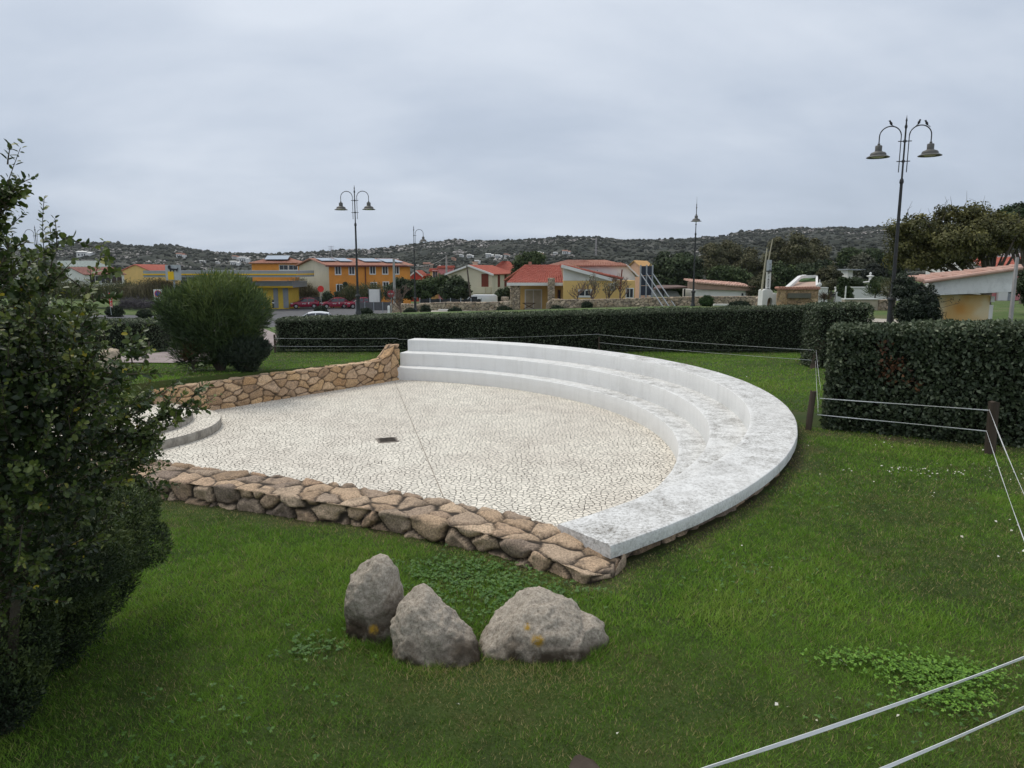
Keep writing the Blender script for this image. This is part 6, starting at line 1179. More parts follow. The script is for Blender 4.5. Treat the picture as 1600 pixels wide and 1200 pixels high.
# birds on the arms
m_bird = flat('dark_feathers', (.03, .03, .032), .8)
def bird(label, off, face):
    w = MB(); ax = Matrix.Rotation(R(28), 3, 'Y'); w.lathe((0, 0, .075), [(.008, -.075), (.025, -.05), (.043, -.01), (.045, .02), (.03, .06), (.027, .075), (.033, .095), (.028, .118), (.01, .13)], 12, ax)
    b = bm_o = w.build('bird', m_bird, None, smooth=True); k = MB(); k.bar((-.03, 0, .03), (-.12, 0, -.05), .035, .012); k.bar((.085, 0, .175), (.115, 0, .17), .012, n=4, r2=.2)
    k.bar((0, .012, 0), (.0, .012, .04), .006); k.bar((0, -.012, 0), (.0, -.012, .04), .006)
    me = b.data; n0 = len(me.vertices); V = [v.co[:] for v in me.vertices] + k.v; F = [list(p.vertices) for p in me.polygons] + [[i + n0 for i in f] for f in k.f]; bpy.data.objects.remove(b)
    o = nmesh('bird', V, F, m_bird, smooth=True); p = lR.matrix_world @ Vector(off); o.location = p; o.rotation_euler = (0, 0, face); return tag(o, label, 'bird', 'dark birds perched on the lamp arms')
bpy.context.view_layer.update()
bird('small dark bird alone on the left arm of the tall street lamp', (-.49, 0, 7.165), 2.8); bird('small dark bird on the right lamp arm, nearer the pole', (.40, 0, 7.16), .4); bird('small dark bird on the right lamp arm, farther from the pole', (.66, 0, 7.12), 2.9)
# ================================================================== SIGNS
def sign(name, label, cat, px, py, pb, Y, mk):
    x, y = XY(px, Y); zb = Zp(pb, Y); zc = Zp(py, Y); t = thing(name, label, cat, (x, y, zb)); w = LB(); w.bar((x, y, zb - .3), (x, y, zc + .2), .06, n=6); w.at('post', GREYM, t); mk(t, x, y, zc); return t
RSG = flat('sign_red', (.6, .04, .03), .5, .05); WSG = flat('sign_white', (.75, .75, .74), .5, .03); BSG = flat('sign_blue', (.05, .09, .4), .5, .03)
def disc(t, nm, x, y, z, r, m, th=.02, dz=0):
    w = LB(); w.lathe((x, y, z), [(r, -th / 2), (r, th / 2)], 24, Matrix.Rotation(R(90), 3, 'X')); return w.at(nm, m, t)
sign('round_sign', 'round orange red traffic sign on a post beside the red cars', 'traffic sign', 502.5, 455, 482, 96, lambda t, x, y, z: disc(t, 'disc', x, y - .06, z + .3, .42, RSG))
def noent(t, x, y, z):
    disc(t, 'disc', x, y - .05, z, .36, flat('faded_red', (.3, .04, .05), .6)); w = LB(); w.box(x - .24, x + .24, y - .09, y - .065, z - .06, z + .06); w.at('bar', flat('faded_white', (.35, .3, .3), .6), t)
sign('no_entry_sign', 'dull red no entry disc in front of dark shrubs beside the pale pole', 'traffic sign', 611.5, 459, 484, 70, noent)
def nopark(t, x, y, z):
    w = LB(); w.box(x - .30, x + .30, y - .06, y - .045, z - .42, z + .40); w.at('plate', WSG, t); o = disc(t, 'disc', x, y - .075, z + .1, .24, RSG, .015); disc(t, 'disc', x, y - .09, z + .1, .18, BSG, .015)
    w = LB(); w.bar((x - .16, y - .105, z + .26), (x + .16, y - .105, z - .06), .05, .012); w.at('slash', RSG, t); text_mesh('lettering', '0-24', .16, DARK, t, (0, -.07, (z - .33) - t.location.z))
sign('no_parking_sign', 'white plate with a blue and red no parking disc left of the feathery bush', 'traffic sign', 249, 461, 492, 52, nopark)
wb = thing('notice_board', 'blank white board on short legs near the red cars', 'board', (D(575, 465, 82)[0], 82, Zp(482, 82)))
w = LB(); w.box(D(575.5, 465, 82)[0], D(594.5, 465, 82)[0], 82, 82.1, Zp(472, 82), Zp(452, 82)); w.at('board', WHT, wb)
for px in (576, 594): w = LB(); w.bar((D(px, 465, 82)[0], 82.05, Zp(484, 82)), (D(px, 465, 82)[0], 82.05, Zp(451, 82)), .1); w.at('leg', GREYM, wb)
Yf = 50.; x, y = XY(172, Yf); bf = thing('banner_flag', 'narrow leaning red banner flag with white writing', 'flag', (x, y, Zp(492, Yf))); w = LB(); a, b = D(169.5, 458, Yf), D(175, 481, Yf); w.poly([(a[0], Yf, a[1]), (a[0] + .22, Yf, a[1] + .04), (b[0] + .03, Yf, b[1]), (b[0] - .14, Yf, b[1] + .1)], (0, .015, 0)); w.at('cloth', RSG, bf)
w = LB(); w.bar((b[0] - .1, Yf + .03, b[1] - .5), (a[0] - .03, Yf + .03, a[1] + .1), .03); w.at('pole', GREYM, bf)
text_mesh('lettering', 'OPEN', .2, WSG, bf, ((a[0] + b[0]) / 2 + .04 - x, -.02, (a[1] * .72 + b[1] * .28) - Zp(492, Yf) - .1), vertical=True, spacing=1.0)
# ================================================================== CARS
def car_mesh(L_=3.95, W_=1.7, H_=1.48):
    body = [(-1.97, .35), (-1.97, .58), (-1.90, .74), (-1.55, .86), (-1.02, .95), (-.5, .97), (.6, .98), (1.35, 1.0), (1.86, .98), (1.95, .75), (1.95, .38)]
    green = [(-1.05, .94), (-.28, 1.40), (.1, 1.47), (.75, 1.48), (1.4, 1.38), (1.82, .98)]
    return body, green
def make_car(label, loc, rz, paint, mark=None, group=None, name='parked_car'):
    t = thing(name, label, 'car', loc, rz, group); body, green = car_mesh(); hw = .85
    # body: cross sections along the length
    xs = np.linspace(-1.97, 1.95, 40); top = np.interp(xs, [p[0] for p in body[1:-1]], [p[1] for p in body[1:-1]]); pl = 1 - .16 * sstep(-1.35, -1.97, xs) - .08 * sstep(1.5, 1.95, xs); V = []
    for x, zt, k in zip(xs, top, pl):
        wa = [abs(x - c) < .36 for c in (-1.25, 1.22)]; lo = .24
        for c in (-1.25, 1.22):
            if abs(x - c) < .37: lo = max(lo, .3 + math.sqrt(max(0, .37 ** 2 - (x - c) ** 2)) - .0)
        sec = [(hw * k * .96, lo), (hw * k, lo + .08), (hw * k, .62), (hw * k * .97, zt - .1), (hw * k * .9, zt - .02), (hw * k * .6, zt + .01), (0, zt + .02)]
        V += [(x, y, z) for y, z in sec] + [(x, -y, z) for y, z in sec[-2::-1]]
    F = gridf(40, 13).tolist(); F.append(list(range(12, -1, -1))); F.append([39 * 13 + i for i in range(13)]); F += [[i * 13, i * 13 + 12, (i + 1) * 13 + 12, (i + 1) * 13] for i in range(39)]
    nmesh('body', V, F, paint, t, smooth=True).data.set_sharp_from_angle(angle=R(35))
    gx = np.linspace(-1.05, 1.82, 22); gzz = np.interp(gx, [p[0] for p in green], [p[1] for p in green]); V = []
    for x, z in zip(gx, gzz):
        f = (z - .94) / .54; V += [(x, .80, .93), (x, .80 - .17 * f, .93 + (z - .93) * .93), (x, .5, z), (x, 0, z + .015), (x, -.5, z), (x, -.80 + .17 * f, .93 + (z - .93) * .93), (x, -.80, .93)]
    nmesh('windows', V, gridf(22, 7).tolist(), GLASS, t, smooth=True)
    rx = np.linspace(-.2, 1.35, 12); rz_ = np.interp(rx, [p[0] for p in green], [p[1] for p in green]); V = []
    for x, z in zip(rx, rz_): V += [(x, .66, z - .07), (x, .64, z + .0), (x, .5, z + .018), (x, 0, z + .035), (x, -.5, z + .018), (x, -.64, z), (x, -.66, z - .07)]
    rf = nmesh('roof', V, gridf(12, 7).tolist(), paint, t, smooth=True)
    w = MB()
    for s in (-1, 1):
        for a, b in (((-1.0, .96), (-.22, 1.40)), ((.35, .97), (.38, 1.44)), ((1.62, 1.0), (1.3, 1.38))):
            w.bar((a[0], s * .815, a[1]), (b[0], s * .665, b[1]), .07, .04)
        w.box(1.25, 1.72, s * .81 - .02, s * .81 + .02, .95, 1.12)
    w.build('pillars', paint, t)
    for s in (-1, 1):
        for x in (-1.25, 1.22):
            w = MB(); w.lathe((x, s * .74, .31), [(.2, -.1), (.31, -.09), (.315, 0), (.31, .09), (.2, .1)], 20, Matrix.Rotation(R(90), 3, 'X')); o = w.build('wheel', flat('tyre', (.015, .015, .016), .9), t, smooth=True)
            w = MB(); w.lathe((x, s * .85, .31), [(.05, -.02), (.19, -.012), (.19, .012), (.05, .02)], 14, Matrix.Rotation(R(90), 3, 'X')); w.build('rim', flat('rim_metal', (.4, .4, .41), .4, metal=.5), o)
        w = MB(); w.box(-1.93, -1.66, s * .62 - .12, s * .62 + .12, .68, .79); w.build('headlight', flat('lamp_glass', (.55, .55, .55), .2), t)
        w = MB(); w.box(1.80, 1.93, s * .68 - .12, s * .68 + .12, .78, .95); w.build('tail_light', RSG, t)
        w = MB(); w.box(-.72, -.55, s * .9 - .07, s * .9 + .07, .95, 1.06); w.build('mirror', paint, t)
    w = MB(); w.box(-2.0, -1.93, -.6, .6, .3, .5); w.box(1.93, 1.98, -.6, .6, .3, .5); w.build('bumper', flat('dark_plastic', (.02, .02, .022), .7), t)
    if mark:
        text_mesh('lettering', mark, .26, WSG, t, (-.15, -.87, .62)); w = MB(); w.box(.45, .55, -.865, -.855, .62, .82); w.box(.40, .62, -.865, -.855, .80, .84); w.build('mark', WSG, t)
    return t
m_red = flat('car_red', (.23, .006, .03), .25, .05, spec=.6); m_wp = flat('car_white', (.7, .71, .72), .25, .03, spec=.6)
for i, (px, Y, rz, lab) in enumerate(((476, 104, R(20), 'red hatchback with white door lettering, leftmost of the three parked in a row'), (523, 103, R(22), 'red hatchback with white door lettering, in the middle of the three parked in a row'), (562, 102, R(30), 'red hatchback with white door lettering, rightmost of the three parked in a row'))):
    x = D(px, 475, Y)[0]; make_car(lab, (x, Y, Zp(481.5, Y)), rz, m_red, 'empi', 'red hatchbacks parked beside the filling station')
x = D(486, 490, 56)[0]; make_car('white car passing behind the long hedge, only its roof showing', (x, 56, Zp(487.3, 56) - 1.48), R(12), m_wp)
Yv = 78.; x = D(752, 470, Yv)[0]; vn = thing('white_van', 'white van parked behind the dry stone wall below the cream house', 'van', (x, Yv, Zp(484, Yv))); zb = Zp(484, Yv)
prof = [(-1.9, .3), (-1.9, .9), (-1.6, 1.05), (-1.15, 1.5), (-.8, 1.62), (1.5, 1.62), (1.75, 1.5), (1.8, .3)]; w = MB(); w.poly([(a, -.85, b) for a, b in prof], (0, 1.7, 0)); w.build('body', m_wp, vn, bevel=.1, smooth=True)
w = MB(); w.poly([(-1.45, -.86, 1.08), (-1.1, -.86, 1.42), (-.4, -.86, 1.45), (-.4, -.86, 1.05)], (0, -.01, 0)); w.build('window', GLASS, vn)
for a in (-1.2, 1.15): w = MB(); w.lathe((a, -.8, .3), [(.2, -.1), (.31, -.08), (.31, .08), (.2, .1)], 16, Matrix.Rotation(R(90), 3, 'X')); w.build('wheel', flat('tyre', (.015, .015, .016), .9), vn)
# white seats, bollards and kerbs in the park beyond the hedge
wc = flat('pale_stone_block', (.6, .58, .54), .9)
for px, py, Y, wd, hh_, lab in ((693.5, 487, 66, 1.0, .42, 'white stone bench block in front of the long dry stone wall'), (1128, 476.5, 57, 1.35, .25, 'low white stone bench block between two clipped bushes near the shed')):
    x, y = XY(px, Y); w = MB(); w.box(-wd / 2 * 1.0 * (1 if px < 1000 else 1), wd / 2, -.25, .25, 0, hh_); o = w.build('stone_bench', wc, bevel=.02); o.location = (x, y, Zp(py + 3.5, Y)); tag(o, lab, 'bench')
for px, py, Y, lab in ((427, 474, 92, 'short dark bollard with white bands beside the station forecourt'), (607.5, 486, 72, 'small white bollard near the bare tree')):
    x, y = XY(px, Y); t = thing('bollard', lab, 'bollard', (x, y, Zp(py + 6, Y))); w = MB(); w.lathe((0, 0, 0), [(.12, -.1), (.12, .85), (.08, .92)], 12); w.build('post', DARK if px < 500 else WSG, t, smooth=True); w = MB(); w.lathe((0, 0, 0), [(.125, .5), (.125, .62)], 12); w.build('band', WSG, t)
# ================================================================== roads and paths beyond the hedge
def P2(px, py):    # photo pixel on the terrain
    z = 0
    for _ in range(30):
        x, y = U(px, py, min(z, 2.0)) if True else 0; y = min(y, 190); z = .5 * z + .5 * g1(x, y)
    return x, y
sheet('station_forecourt', [XY(432, 62), XY(560, 62), XY(640, 92), XY(600, 112), XY(395, 112), XY(405, 80)], .05, m_asph, 4)
sheet('road', [XY(-200, 58), XY(190, 52), XY(432, 50), XY(540, 52), XY(560, 60), XY(432, 66), XY(190, 66), XY(-200, 74)], .045, m_asph, 4)
sheet('side_path', [(-11.6, 24.2), (-8.2, 24.2), (-9.6, 30), (-13, 37), (-22, 38), (-15, 31)], .05, m_pave, 1.5)
sheet('garden_path', [(-14.5, 20.8), (-9.6, 20.2), (-8.3, 21.4), (-8.1, 24.2), (-11.7, 24.2), (-12.2, 22.2), (-14.5, 21.9)], .035, m_pave, 1.)
sheet('park_path', [XY(655, 63), XY(800, 62), XY(1000, 58.4), XY(1000, 60), XY(800, 64.5), XY(655, 66)], .06, flat('pale_path', (.42, .38, .32), .9), 3)
sheet('upper_path', [XY(1330, 34), XY(1475, 31), XY(1475, 32.5), XY(1330, 35.6)], .06, flat('pale_path', (.42, .38, .32), .9), 2)
# ================================================================== FAR VEGETATION
def tree(name, label, cat, px, pb, Y, blobs, leaf, n, cols, seed, h0=2., r0=.15, group=None, ncl=60, clr=.6, mname=None, wd=.6, nl=12, bark=None, dens_in=.4, xb=None):
    """blobs in photo pixels (px, py, rx_px, rz_px) at distance Y, depth radius taken as rx"""
    x, y = XY(px, Y) if xb is None else (xb, Y); zb = Zp(pb, Y); t = thing(name, label, cat, (x, y, zb), 0, group); k = Y / 1130; B = []
    for a, b, rx, rz in blobs:
        X_, Z_ = D(a, b, Y); B.append((X_ - x, random.Random(seed + a).uniform(-.3, .3) * rx * k, Z_ - zb, rx * k, rx * k * .9, rz * k))
    m = leafmat(mname or ('%s_leaf_%d' % (name, seed)), cols, .7, trans=.1)
    o, cc = crown('crown', B, n, leaf, m, t, seed, ncl=ncl, clr=clr, wd=wd, dens_in=dens_in)
    trunk_and_limbs(t, [tuple(c) for c in cc], h0, r0, bark or m_bark, seed, n_l=nl); return t
DG = [(.016, .026, .012), (.034, .052, .021), (.062, .09, .035), (.105, .135, .055)]
MG = [(.018, .032, .011), (.04, .066, .02), (.078, .11, .034), (.12, .15, .055)]
OG = [(.035, .036, .017), (.07, .072, .033), (.12, .115, .055), (.17, .16, .085)]
tree('round_tree', 'big dark round evergreen tree between the metal panel and the shed', 'tree', 1055, 470, 80, [(1055, 425, 32, 26), (1040, 415, 20, 17), (1072, 418, 20, 18), (1050, 445, 32, 14), (1030, 440, 12, 16), (1078, 445, 14, 12)], .30, 15000, DG, 1, 2.2, .3, ncl=110, clr=.75)
tree('garden_tree', 'dark bushy tree standing behind the left end of the porch house roof', 'tree', 826, 460, 96, [(828, 408, 14, 12), (815, 412, 9, 9), (838, 404, 9, 9), (809, 424, 7, 8)], .3, 5000, MG, 2, 3.5, .2, ncl=50)
for i, (lab, bl, sd, Y) in enumerate((('dense dark green tree clump between the red house and the white board', [(628, 450, 16, 14), (612, 456, 10, 11), (642, 452, 12, 12)], 3, 84), ('wide dark green tree right of the single arm lamp', [(672, 448, 18, 13), (690, 444, 14, 12), (660, 455, 14, 12)], 4, 80), ('dark green tree leftmost before the cream house wall', [(714, 450, 15, 15), (725, 455, 9, 13), (700, 458, 10, 10)], 5, 78))):
    tree('leafy_tree', lab, 'tree', bl[0][0], 474, Y, bl, .24, 7000, DG if i != 1 else MG, sd, 1.2, .15, ncl=70, clr=.5)
tree('leafy_tree', 'small dark tree between the cream house and the stone pier', 'tree', 787, 476, 78, [(787, 462, 10, 9), (793, 458, 7, 6), (779, 466, 6, 7)], .2, 3000, DG, 6, .8, .08, ncl=30, clr=.35)
EU = [(.045, .048, .022), (.09, .09, .04), (.14, .13, .065), (.19, .175, .1)]
for i, (lab, px, Y, bl, c) in enumerate((('brownish eucalyptus tree above the left part of the long shed', 1115, 118, [(1112, 400, 16, 18), (1105, 415, 14, 16), (1122, 412, 12, 18)], EU), ('tall brownish eucalyptus tree behind the middle of the long shed', 1140, 122, [(1138, 398, 16, 20), (1148, 412, 14, 18), (1130, 418, 12, 14)], EU), ('eucalyptus tree close to the left of the monument poles', 1172, 116, [(1170, 408, 14, 20), (1160, 425, 14, 14), (1182, 425, 12, 16)], EU),
                                     ('tall thin eucalyptus tree right of the monument poles', 1218, 110, [(1218, 392, 14, 20), (1210, 412, 13, 18), (1226, 410, 12, 20)], EU), ('tallest eucalyptus tree with bare pale trunks above the garden steps', 1245, 108, [(1244, 388, 16, 20), (1256, 402, 14, 18), (1238, 405, 12, 14)], EU), ('eucalyptus tree at the right end of the eucalyptus row', 1272, 112, [(1275, 395, 16, 20), (1285, 412, 13, 16), (1266, 410, 12, 16)], EU))):
    tree('eucalyptus_tree', lab, 'tree', px, 452, Y, bl, .32, 6500, c, 10 + i, 5, .25, ncl=45, clr=.9, group='eucalyptus trees below the hill', mname='euca_leaf', dens_in=.25, bark=flat('pale_bark', (.24, .2, .16), .9))
for i, (lab, px, Y, bl, c) in enumerate((('green bushy tree behind the right end of the long shed', 1150, 85, [(1150, 436, 26, 14), (1125, 432, 18, 14)], MG), ('olive green bush left of the monument above the stone rubble', 1183, 66, [(1180, 448, 15, 16), (1195, 440, 12, 14)], OG), ('bright green bush mass right of the monument', 1222, 78, [(1222, 428, 22, 14), (1240, 436, 14, 12), (1210, 440, 12, 12)], MG), ('dark tree in the shade above the garden steps', 1265, 88, [(1262, 425, 24, 12), (1285, 420, 16, 14)], DG),
                                     ('olive shrub behind the white ball finial', 1293, 70, [(1293, 430, 17, 14), (1305, 436, 12, 12), (1282, 438, 10, 10)], OG), ('spiky pale green shrub at the gate in the white wall', 1297, 60, [(1300, 445, 10, 6), (1290, 447, 8, 5)], OG), ('slim leaning olive shrub rising over the white wall', 1318, 54, [(1316, 448, 5, 15), (1326, 460, 6, 10)], MG), ('dull green hedge like shrub below the garden hut', 1338, 64, [(1335, 441, 12, 5), (1347, 444, 10, 5)], DG),
                                     ('pale olive tree above the garden hut', 1346, 82, [(1348, 412, 13, 11), (1340, 420, 9, 6)], [(.05, .055, .035), (.09, .095, .06), (.13, .14, .09)]), ('grey green ball shaped shrub left of the lamp post', 1366, 66, [(1366, 425, 17, 14), (1358, 430, 11, 10), (1374, 430, 10, 10)], [(.015, .02, .014), (.03, .038, .027), (.055, .065, .045)]), ('dark ball shaped shrub directly behind the lamp post', 1394, 66, [(1394, 428, 14, 15), (1405, 432, 10, 12)], DG), ('clipped dark square shrub below the grey green ball', 1376, 58, [(1376, 440, 9, 6), (1370, 441, 7, 6)], DG),
                                     ('bright green tree behind the garden shrubs, below the hill', 1335, 110, [(1330, 398, 16, 9), (1345, 402, 12, 9), (1320, 408, 9, 9)], MG), ('dark tree between the bright tree and the large right tree', 1366, 108, [(1362, 402, 14, 11), (1378, 408, 12, 9)], DG))):
    tree('garden_shrub', lab, 'shrub', px, bl[0][1] + bl[0][3] + 12, Y, bl, .16 if Y < 75 else .28, 4200, c, 30 + i, 1.0, .08, ncl=60, clr=(.16 if bl[0][2] < 10 else .28) if Y < 75 else .6, group='shrubs and trees in the garden at the right')
# yucca like plants against the white wall
def spiky(label, px, pb, Y, h, n, spread, cols, seed, name='spiky_plant', cat='plant', lw=.07, group=None, grp_up=.55):
    r = np.random.default_rng(seed); x, y = XY(px, Y); zb = Zp(pb, Y); t = thing(name, label, cat, (x, y, zb), 0, group); d = rvec(n, r); d[:, 2] = np.abs(d[:, 2]) + grp_up; d = unit(d); P = np.zeros((n, 3)); P[:, 2] = h * .15 + r.random(n) * h * .35; P[:, :2] += r.normal(size=(n, 2)) * spread * .15
    L = h * .6 * (.6 + .5 * r.random(n)); leaves('foliage', P, unit(rvec(n, r)), d, L, lw, r.random(n), leafmat(name + '_leaf_%d' % seed, cols), t); w = MB(); w.tube([(0, 0, -.2), (0, 0, h * .45)], [.06, .04], 6); w.build('stem', m_bark, t); return t
spiky('fan leaved plant against the white garden wall, left of the lamp post', 1366, 468, 53, 1.5, 260, 1, MG, 1); spiky('spiky dark plant at the foot of the lamp post by the white wall', 1385, 470, 52, 1.2, 200, 1, OG, 2); spiky('tall pale stemmed plant just left of the lamp post', 1388, 462, 50, 1.5, 120, 1, OG, 3); spiky('reddish bush beside the iron gate in the white wall', 1287, 473, 52, .9, 220, 1, [(.05, .03, .02), (.1, .06, .04), (.06, .07, .03)], 4)
# ivy on the hut
x, y = XY(1432, 23.3); t = thing('ivy_bush', 'dense dark ivy bush climbing the left end of the concrete roofed hut', 'shrub', (x, y, Zp(515, 23.3)))
k = 23.3 / 1130; B = [(D(a, b, 23.3)[0] - x, dy, D(a, b, 23.3)[1] - Zp(515, 23.3), rx * k, .5, rz * k) for a, b, rx, rz, dy in ((1435, 482, 30, 26, 0), (1450, 465, 20, 20, .3), (1425, 455, 16, 14, .4), (1420, 495, 14, 18, 0), (1445, 500, 24, 20, 0), (1416, 480, 10, 12, 0), (1425, 438, 9, 8, .5))]
crown('foliage', B, 30000, .06, leafmat('ivy_leaf', [(.010, .017, .009), (.02, .032, .016), (.038, .055, .028), (.065, .09, .045)], .5), t, 61, ncl=260, clr=.13)
w = MB(); w.tube([(0, .2, -.3), (.1, .3, .7), (.3, .5, 1.4)], [.05, .04, .02], 6); 
for a, b in (((.5, .3, 1.2), (1.3, .3, .95)), ((.5, .3, .9), (1.1, .28, .45)), ((.4, .3, .8), (1.55, .28, .85))): w.tube([a, ((a[0] + b[0]) / 2, .3, min(a[2], b[2]) - .12), b], .006, 4)
w.build('vine', m_wood, t)
r = np.random.default_rng(8); q = np.array([(.75, .26, 1.0), (.8, .26, .96), (1.0, .26, .9), (1.25, .26, .92), (1.3, .26, .96), (.65, .26, .75), (.7, .26, .7), (1.1, .26, .47), (1.05, .26, .5), (.9, .26, .55), (1.5, .26, .86), (.72, .26, .82)]); leaves('loose_leaves', np.repeat(q, 5, 0) + r.normal(size=(60, 3)) * [.04, .02, .04], unit(rvec(60, r) + [0, -1, 0]), rvec(60, r), .05, .6, r.random(60) * .5, leafmat('ivy_leaf', []) if 'ivy_leaf' in MAT else m_hl, t)
# the large spreading tree at the right
Yr_ = 33.; k = Yr_ / 1130; x, y = XY(1540, Yr_); zb = Zp(512, Yr_); t = thing('spreading_tree', 'large spreading tree with brownish green and yellowing leaves behind the hut', 'tree', (x, y, zb))
bl = [(1545, 366, 58, 26, 0), (1480, 378, 52, 27, -.5), (1440, 385, 38, 22, .3), (1408, 392, 26, 22, 0), (1420, 408, 22, 12, -.4), (1590, 366, 50, 22, .2), (1500, 352, 42, 20, .3), (1440, 358, 30, 16, -.3), (1535, 345, 24, 14, 0), (1470, 400, 40, 14, -.6), (1518, 398, 34, 12, -.3), (1650, 362, 60, 26, 0), (1400, 360, 16, 10, 0), (1478, 332, 14, 8, 0), (1515, 330, 14, 8, 0), (1420, 342, 12, 7, 0)]
B = [(D(a, b, Yr_)[0] - x, dy, D(a, b, Yr_)[1] - zb, rx * k, rx * k * .85, rz * k) for a, b, rx, rz, dy in bl]
m_sp = leafmat('spreading_tree_leaf', [(.035, .04, .014), (.075, .078, .025), (.125, .12, .036), (.19, .18, .05), (.3, .24, .06)], .6, trans=.2)
o, cc = crown('crown', B, 34000, .125, m_sp, t, 66, ncl=230, clr=.42, dens_in=.3, up=.3)
trunk_and_limbs(t, [tuple(c) for c in cc], 3.4, .22, m_bark, 66, n_l=26, fork=.45)
w = MB(); r0 = random.Random(5)
for i in range(24):
    w = MB()
    b = B[r0.choice([0, 1, 2, 5, 6, 7, 8, 13, 14, 15])]; p = Vector((b[0] + r0.uniform(-.8, .8) * b[3], b[1] + r0.uniform(-.5, .5) * b[4], b[2] + b[5] * .6)); w.tube([tuple(p), tuple(p + Vector((r0.uniform(-.15, .15), 0, .35 * b[5] + .2))), tuple(p + Vector((r0.uniform(-.3, .3), 0, .4 * b[5] + r0.uniform(.3, .7))))], [.012, .009, .004], 3); w.build('bare_twig', m_bark, t)

tree('pine_tree', 'green pine crown showing at the right edge behind the spreading tree', 'tree', 1600, 500, 46, [(1595, 338, 26, 14), (1580, 352, 22, 16), (1640, 350, 40, 26), (1600, 362, 26, 12)], .2, 11000, [(.015, .03, .01), (.03, .055, .016), (.055, .085, .025)], 67, 4, .3, ncl=80, clr=.55)
tree('pine_tree', 'dark needled branches beside the grey post at the far right', 'tree', 1612, 500, 36, [(1605, 440, 16, 24), (1612, 462, 14, 14)], .14, 3000, DG, 68, 1.5, .1, ncl=30, clr=.3)
# ---- bare branching trees
def bare_tree(name, label, cat, px, pb, Y, h, spread, seed, m, n1=7, flat_=1.0, group=None, leaves_=0, dens=4):
    r0 = random.Random(seed); x, y = XY(px, Y); zb = Zp(pb, Y); t = thing(name, label, cat, (x, y, zb), 0, group); w = MB(); tips = []
    def grow(p, d, L_, r_, lv):
        n = 3; pts = [p]; q = p.copy(); dd = d.copy()
        for i in range(n): dd = (dd + Vector((r0.uniform(-.2, .2), r0.uniform(-.2, .2), r0.uniform(-.02, .2)))).normalized(); q = q + dd * L_ / n; pts.append(q.copy())
        r_ = max(r_, .013); w.tube([tuple(v) for v in pts], [r_, r_ * .85, r_ * .7, r_ * .6], 4 if lv else 6, cap=False)
        if lv >= dens: tips.append(q); return
        for i in range(3 if lv else n1):
            b = pts[r0.choice([1, 2, 3, 3])]; nd = (dd + Vector((r0.uniform(-1, 1) * spread, r0.uniform(-1, 1) * spread, r0.uniform(-.1, .7)))).normalized(); grow(b, nd, L_ * r0.uniform(.55, .8), r_ * .55, lv + 1)
    grow(Vector((0, 0, -.1)), Vector((0, 0, 1)), h * .34, h * .03, 0, ); w.build('branches', m, t, smooth=True)
    if leaves_:
        P = np.array([tuple(q) for q in tips]); r = np.random.default_rng(seed); P = np.repeat(P, leaves_, 0) + r.normal(size=(len(P) * leaves_, 3)) * .12; leaves('foliage', P, unit(rvec(len(P), r)), rvec(len(P), r), .14, .5, r.random(len(P)), leafmat('pale_leaf', [(.1, .1, .04), (.2, .2, .12), (.35, .33, .25)]), t)
    return t
m_pb = flat('pinkish_bark', (.17, .12, .10), .95, .2)
bare_tree('bare_tree', 'small leafless tree with a dense fan of thin branches beyond the long hedge', 'tree', 627, 495, 56, 2.9, 1.15, 3, m_pb, 9)
for i, (px, lab) in enumerate(((900, 'thin leafless shrub left of the barred window of the porch house'), (925, 'leafless shrub with pale leaves before the yellow wing wall'), (948, 'tall leafless shrub before the yellow wing wall, left of the flue pipe'), (968, 'leafless shrub by the right corner of the yellow wing'))):
    bare_tree('bare_shrub', lab, 'shrub', px, 474, 67.5, 2.9 + .4 * (i % 2), 1.2, 20 + i, m_pb, 6, group='leafless shrubs before the porch house wing', leaves_=2 if i in (1, 2) else 0)
# ---- clipped topiary balls
TB = [(91, 489, 60, 13, 13, 'dark clipped bush seen through the large shrub at the left'), (178, 488, 56, 13, 10, 'low wide clipped bush below the red banner flag'), (225, 491, 52, 10.5, 7, 'flat dark clipped bush on the pavement below the no parking sign'), (501, 487, 62, 11, 9, 'clipped rounded bush right behind the white car roof'), (571, 488, 58, 10.5, 6, 'flat clipped bush at the foot of the twin arm lamp'), (640, 488, 62, 9, 6, 'flat clipped bush right behind the bare tree'), (664.5, 485, 62, 8, 8, 'round clipped ball bush left of the white bench block'), (711, 488, 60, 11.5, 8, 'oval clipped bush right of the white bench block'), (788, 486, 60, 13, 8, 'oval clipped bush in front of the stone pier'), (870, 485, 58, 12, 7.5, 'oval clipped bush in front of the porch house pillars'), (917, 478, 60, 8.2, 6.5, 'small round clipped bush before the yellow wing'), (1103, 471, 54, 11, 9, 'bright green clipped ball bush right of the single arm lamp'), (1155, 476.5, 55, 17, 6, 'wide flat clipped bush below the long shed')]
for i, (px, py, Y, rx, rz, lab) in enumerate(TB):
    x, y = XY(px, Y); zc = Zp(py, Y); k = Y / 1130; t = thing('clipped_bush', lab, 'bush', (x, y, zc - rz * k), 0, 'rounded clipped bushes dotted over the park'); B = [(0, 0, rz * k, rx * k, rx * k * .9, rz * k)]
    m = leafmat('topiary_leaf_b' if i == 11 else 'topiary_leaf', [(.02, .045, .01), (.04, .09, .02), (.08, .14, .03)] if i == 11 else [(.010, .02, .009), (.02, .036, .014), (.04, .06, .024)], .7)
    crown('foliage', B, 2600, .085, m, t, 80 + i, ncl=70, clr=.13, dens_in=.6); w = MB(); w.tube([(0, 0, -.3), (0, 0, rz * k)], [.05, .03], 6); w.build('stem', m_wood, t)
